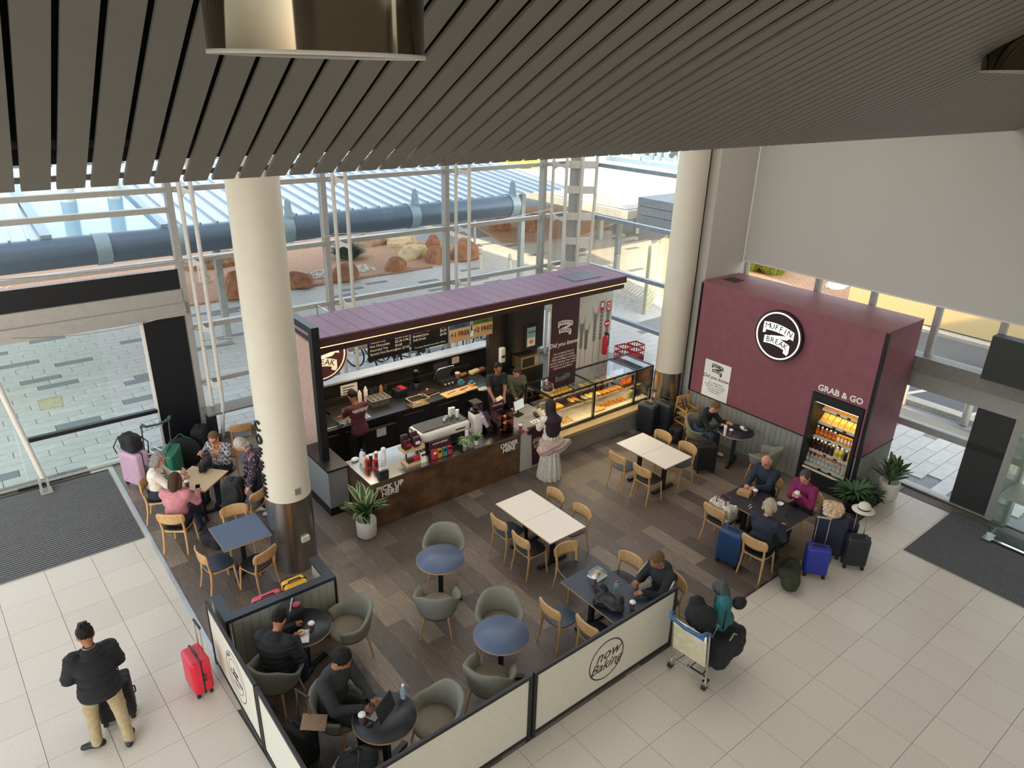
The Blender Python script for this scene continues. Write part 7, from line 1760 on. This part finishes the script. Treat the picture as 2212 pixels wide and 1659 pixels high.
# customer in headscarf
def ex_hijab(J):
    h_, u_, f_, n_ = J['hd'], J['hu'], J['hf'], J['nk']
    pr = [('e', tuple(h_+u_*.015), (.125, .105, .135), J['RH'], 0), ('c', tuple(h_-u_*.06), tuple(n_-J['up']*.03), .1, .12, 0), ('e', tuple(n_-J['up']*.1-J['fw']*.03), (.16, .2, .12), J['RM'], 0), ('e', tuple(n_-J['up']*.26-J['fw']*.07), (.11, .17, .22), J['RM'], 0), ('-e', tuple(h_+f_*.13-u_*.01), (.08, .062, .085), J['RH'], 0)]
    sdf_add(MB(), pr, .014, .04).build('headscarf', cloth('hijab_plum', '2b1620'), J['t'])
    pr = [('e', (-.02, .0, .80), (.21, .27, .12), None, 0), ('e', (-.1, -.12, .72), (.14, .2, .15), None, 0), ('e', (-.08, .16, .70), (.14, .2, .13), None, 0), ('e', (-.12, -.3, .76), (.06, .12, .07), None, 0)]
    sdf_add(MB(), pr, .016, .05, lambda X, L: .008*np.sin(X[..., 2]*60+X[..., 1]*18)).build('shawl', cloth('shawl_blush', 'b79f93'), J['t'])
person('woman in dark headscarf, blush shawl and long ivory skirt ordering at the till', (8.66, 9.36), 82, CRM, SKIRT, SKB, None, 'none', 'stand', .96, 2, 10, lh=(8.62, 9.72, 1.02), rh=(8.85, 9.7, 1.0), skirt=.25, extra=ex_hijab, ripple=lambda X, L: np.where(L == 2, .014*np.cos(np.arctan2(X[..., 1], X[..., 0])*13), 0.0), shoe=SHOEW)
# kiosk wall man
q1 = G(1575, 926, .83); q2 = G(1590, 918, .84)
person('man in black hooded jacket and glasses eating at the kiosk wall table', (12.04, 8.24), -82, BLK, JEAN, SKC, HFAIR, 'short', lean=24, pitch=24, rh=(12.02, 7.78, .84), lh=(12.22, 7.74, .86), hood=True, glasses=True, seat=.47, shoe=SHOEW, kneex=.36)
# three at the charcoal table
person('bald man in dark navy fleece with glasses at the charcoal table', (10.88, 5.92), 180, NVY, TROUS, SKC, HWHT, 'bald', lean=7, pitch=18, rh=(10.44, 5.99, .82), lh=(10.46, 5.84, .82), g=1.16, glasses=True, collar=1)
def ex_cup(J): MB().lathe([(.03, 0), (.042, .11), (.04, .11)], 14, J['tl']((10.60, 5.14, .93))).build('held_cup', CAPW, J['t'])
person('woman in magenta jumper smiling and holding a white cup', (10.97, 5.2), 172, MAG, TROUS, SKC, M('hair_dark_grey', '3a3431', .55, var=.3, scale=40), 'tail', lean=8, pitch=20, hyaw=12, rh=(10.66, 5.20, .96), lh=(10.66, 5.09, .95), g=1.08, grip=True, extra=ex_cup, collar=1)
person('blonde-grey haired woman in navy cardigan seated with her back to us', (9.42, 5.0), 10, NVY, TROUS, SKC, HBLD, 'wavy', lean=14, pitch=18, hyaw=12, lh=(9.84, 5.22, .82), rh=(9.78, 4.86, .80), g=1.1)
# track jacket
def ex_stripe(J):
    for sg in (-1, 1):
        a, e = J['sh'][sg], J['el'][sg]
        for q in (-.014, .014):
            o = Vector((q, .062*J['g']*sg, .02)); MB().tube([a+o, a.lerp(e, .5)+o, e+o*.9], .0065, 6).build('sleeve_stripe', PRINTW, J['t'])
q1 = G(1365, 1283, .83); q2 = G(1345, 1292, .82)
person('man in black track jacket with white stripes looking down at the slate table', (7.12, 5.14), 170, BLK, TROUS, SKB, HFAIR, 'short', lean=12, pitch=30, rh=(6.74, 5.30, .88), lh=(6.66, 5.10, .84), hood=True, s=1.07, g=1.2, extra=ex_stripe)
# woman in black
q1 = G(640, 1382, .80); q2 = G(632, 1352, .83)
person('woman in black puffer jacket eating a doughnut in the partition corner', (2.10, 7.13), 38, PUF, DENIM, SKB, HBLK, 'bun', lean=16, pitch=28, rh=q1, lh=q2, g=1.26, s=1.03, ripple=lambda X, L: np.where(L == 1, .006*np.cos(X[..., 2]*2*PI/.075), 0.0), hood=True, glasses=True, seat=.47, hem=True)
# laptop man
q1 = G(800, 1527, .81); q2 = G(824, 1507, .81)
person('man in charcoal fleece typing on a laptop at the round table', (2.45, 6.13), -60, CHAR, TROUS, SKB, HBLK, 'short', lean=6, pitch=30, rh=(2.56, 5.73, .80), lh=(2.74, 5.80, .80), g=1.22, s=1.16, collar=1, seat=.5)
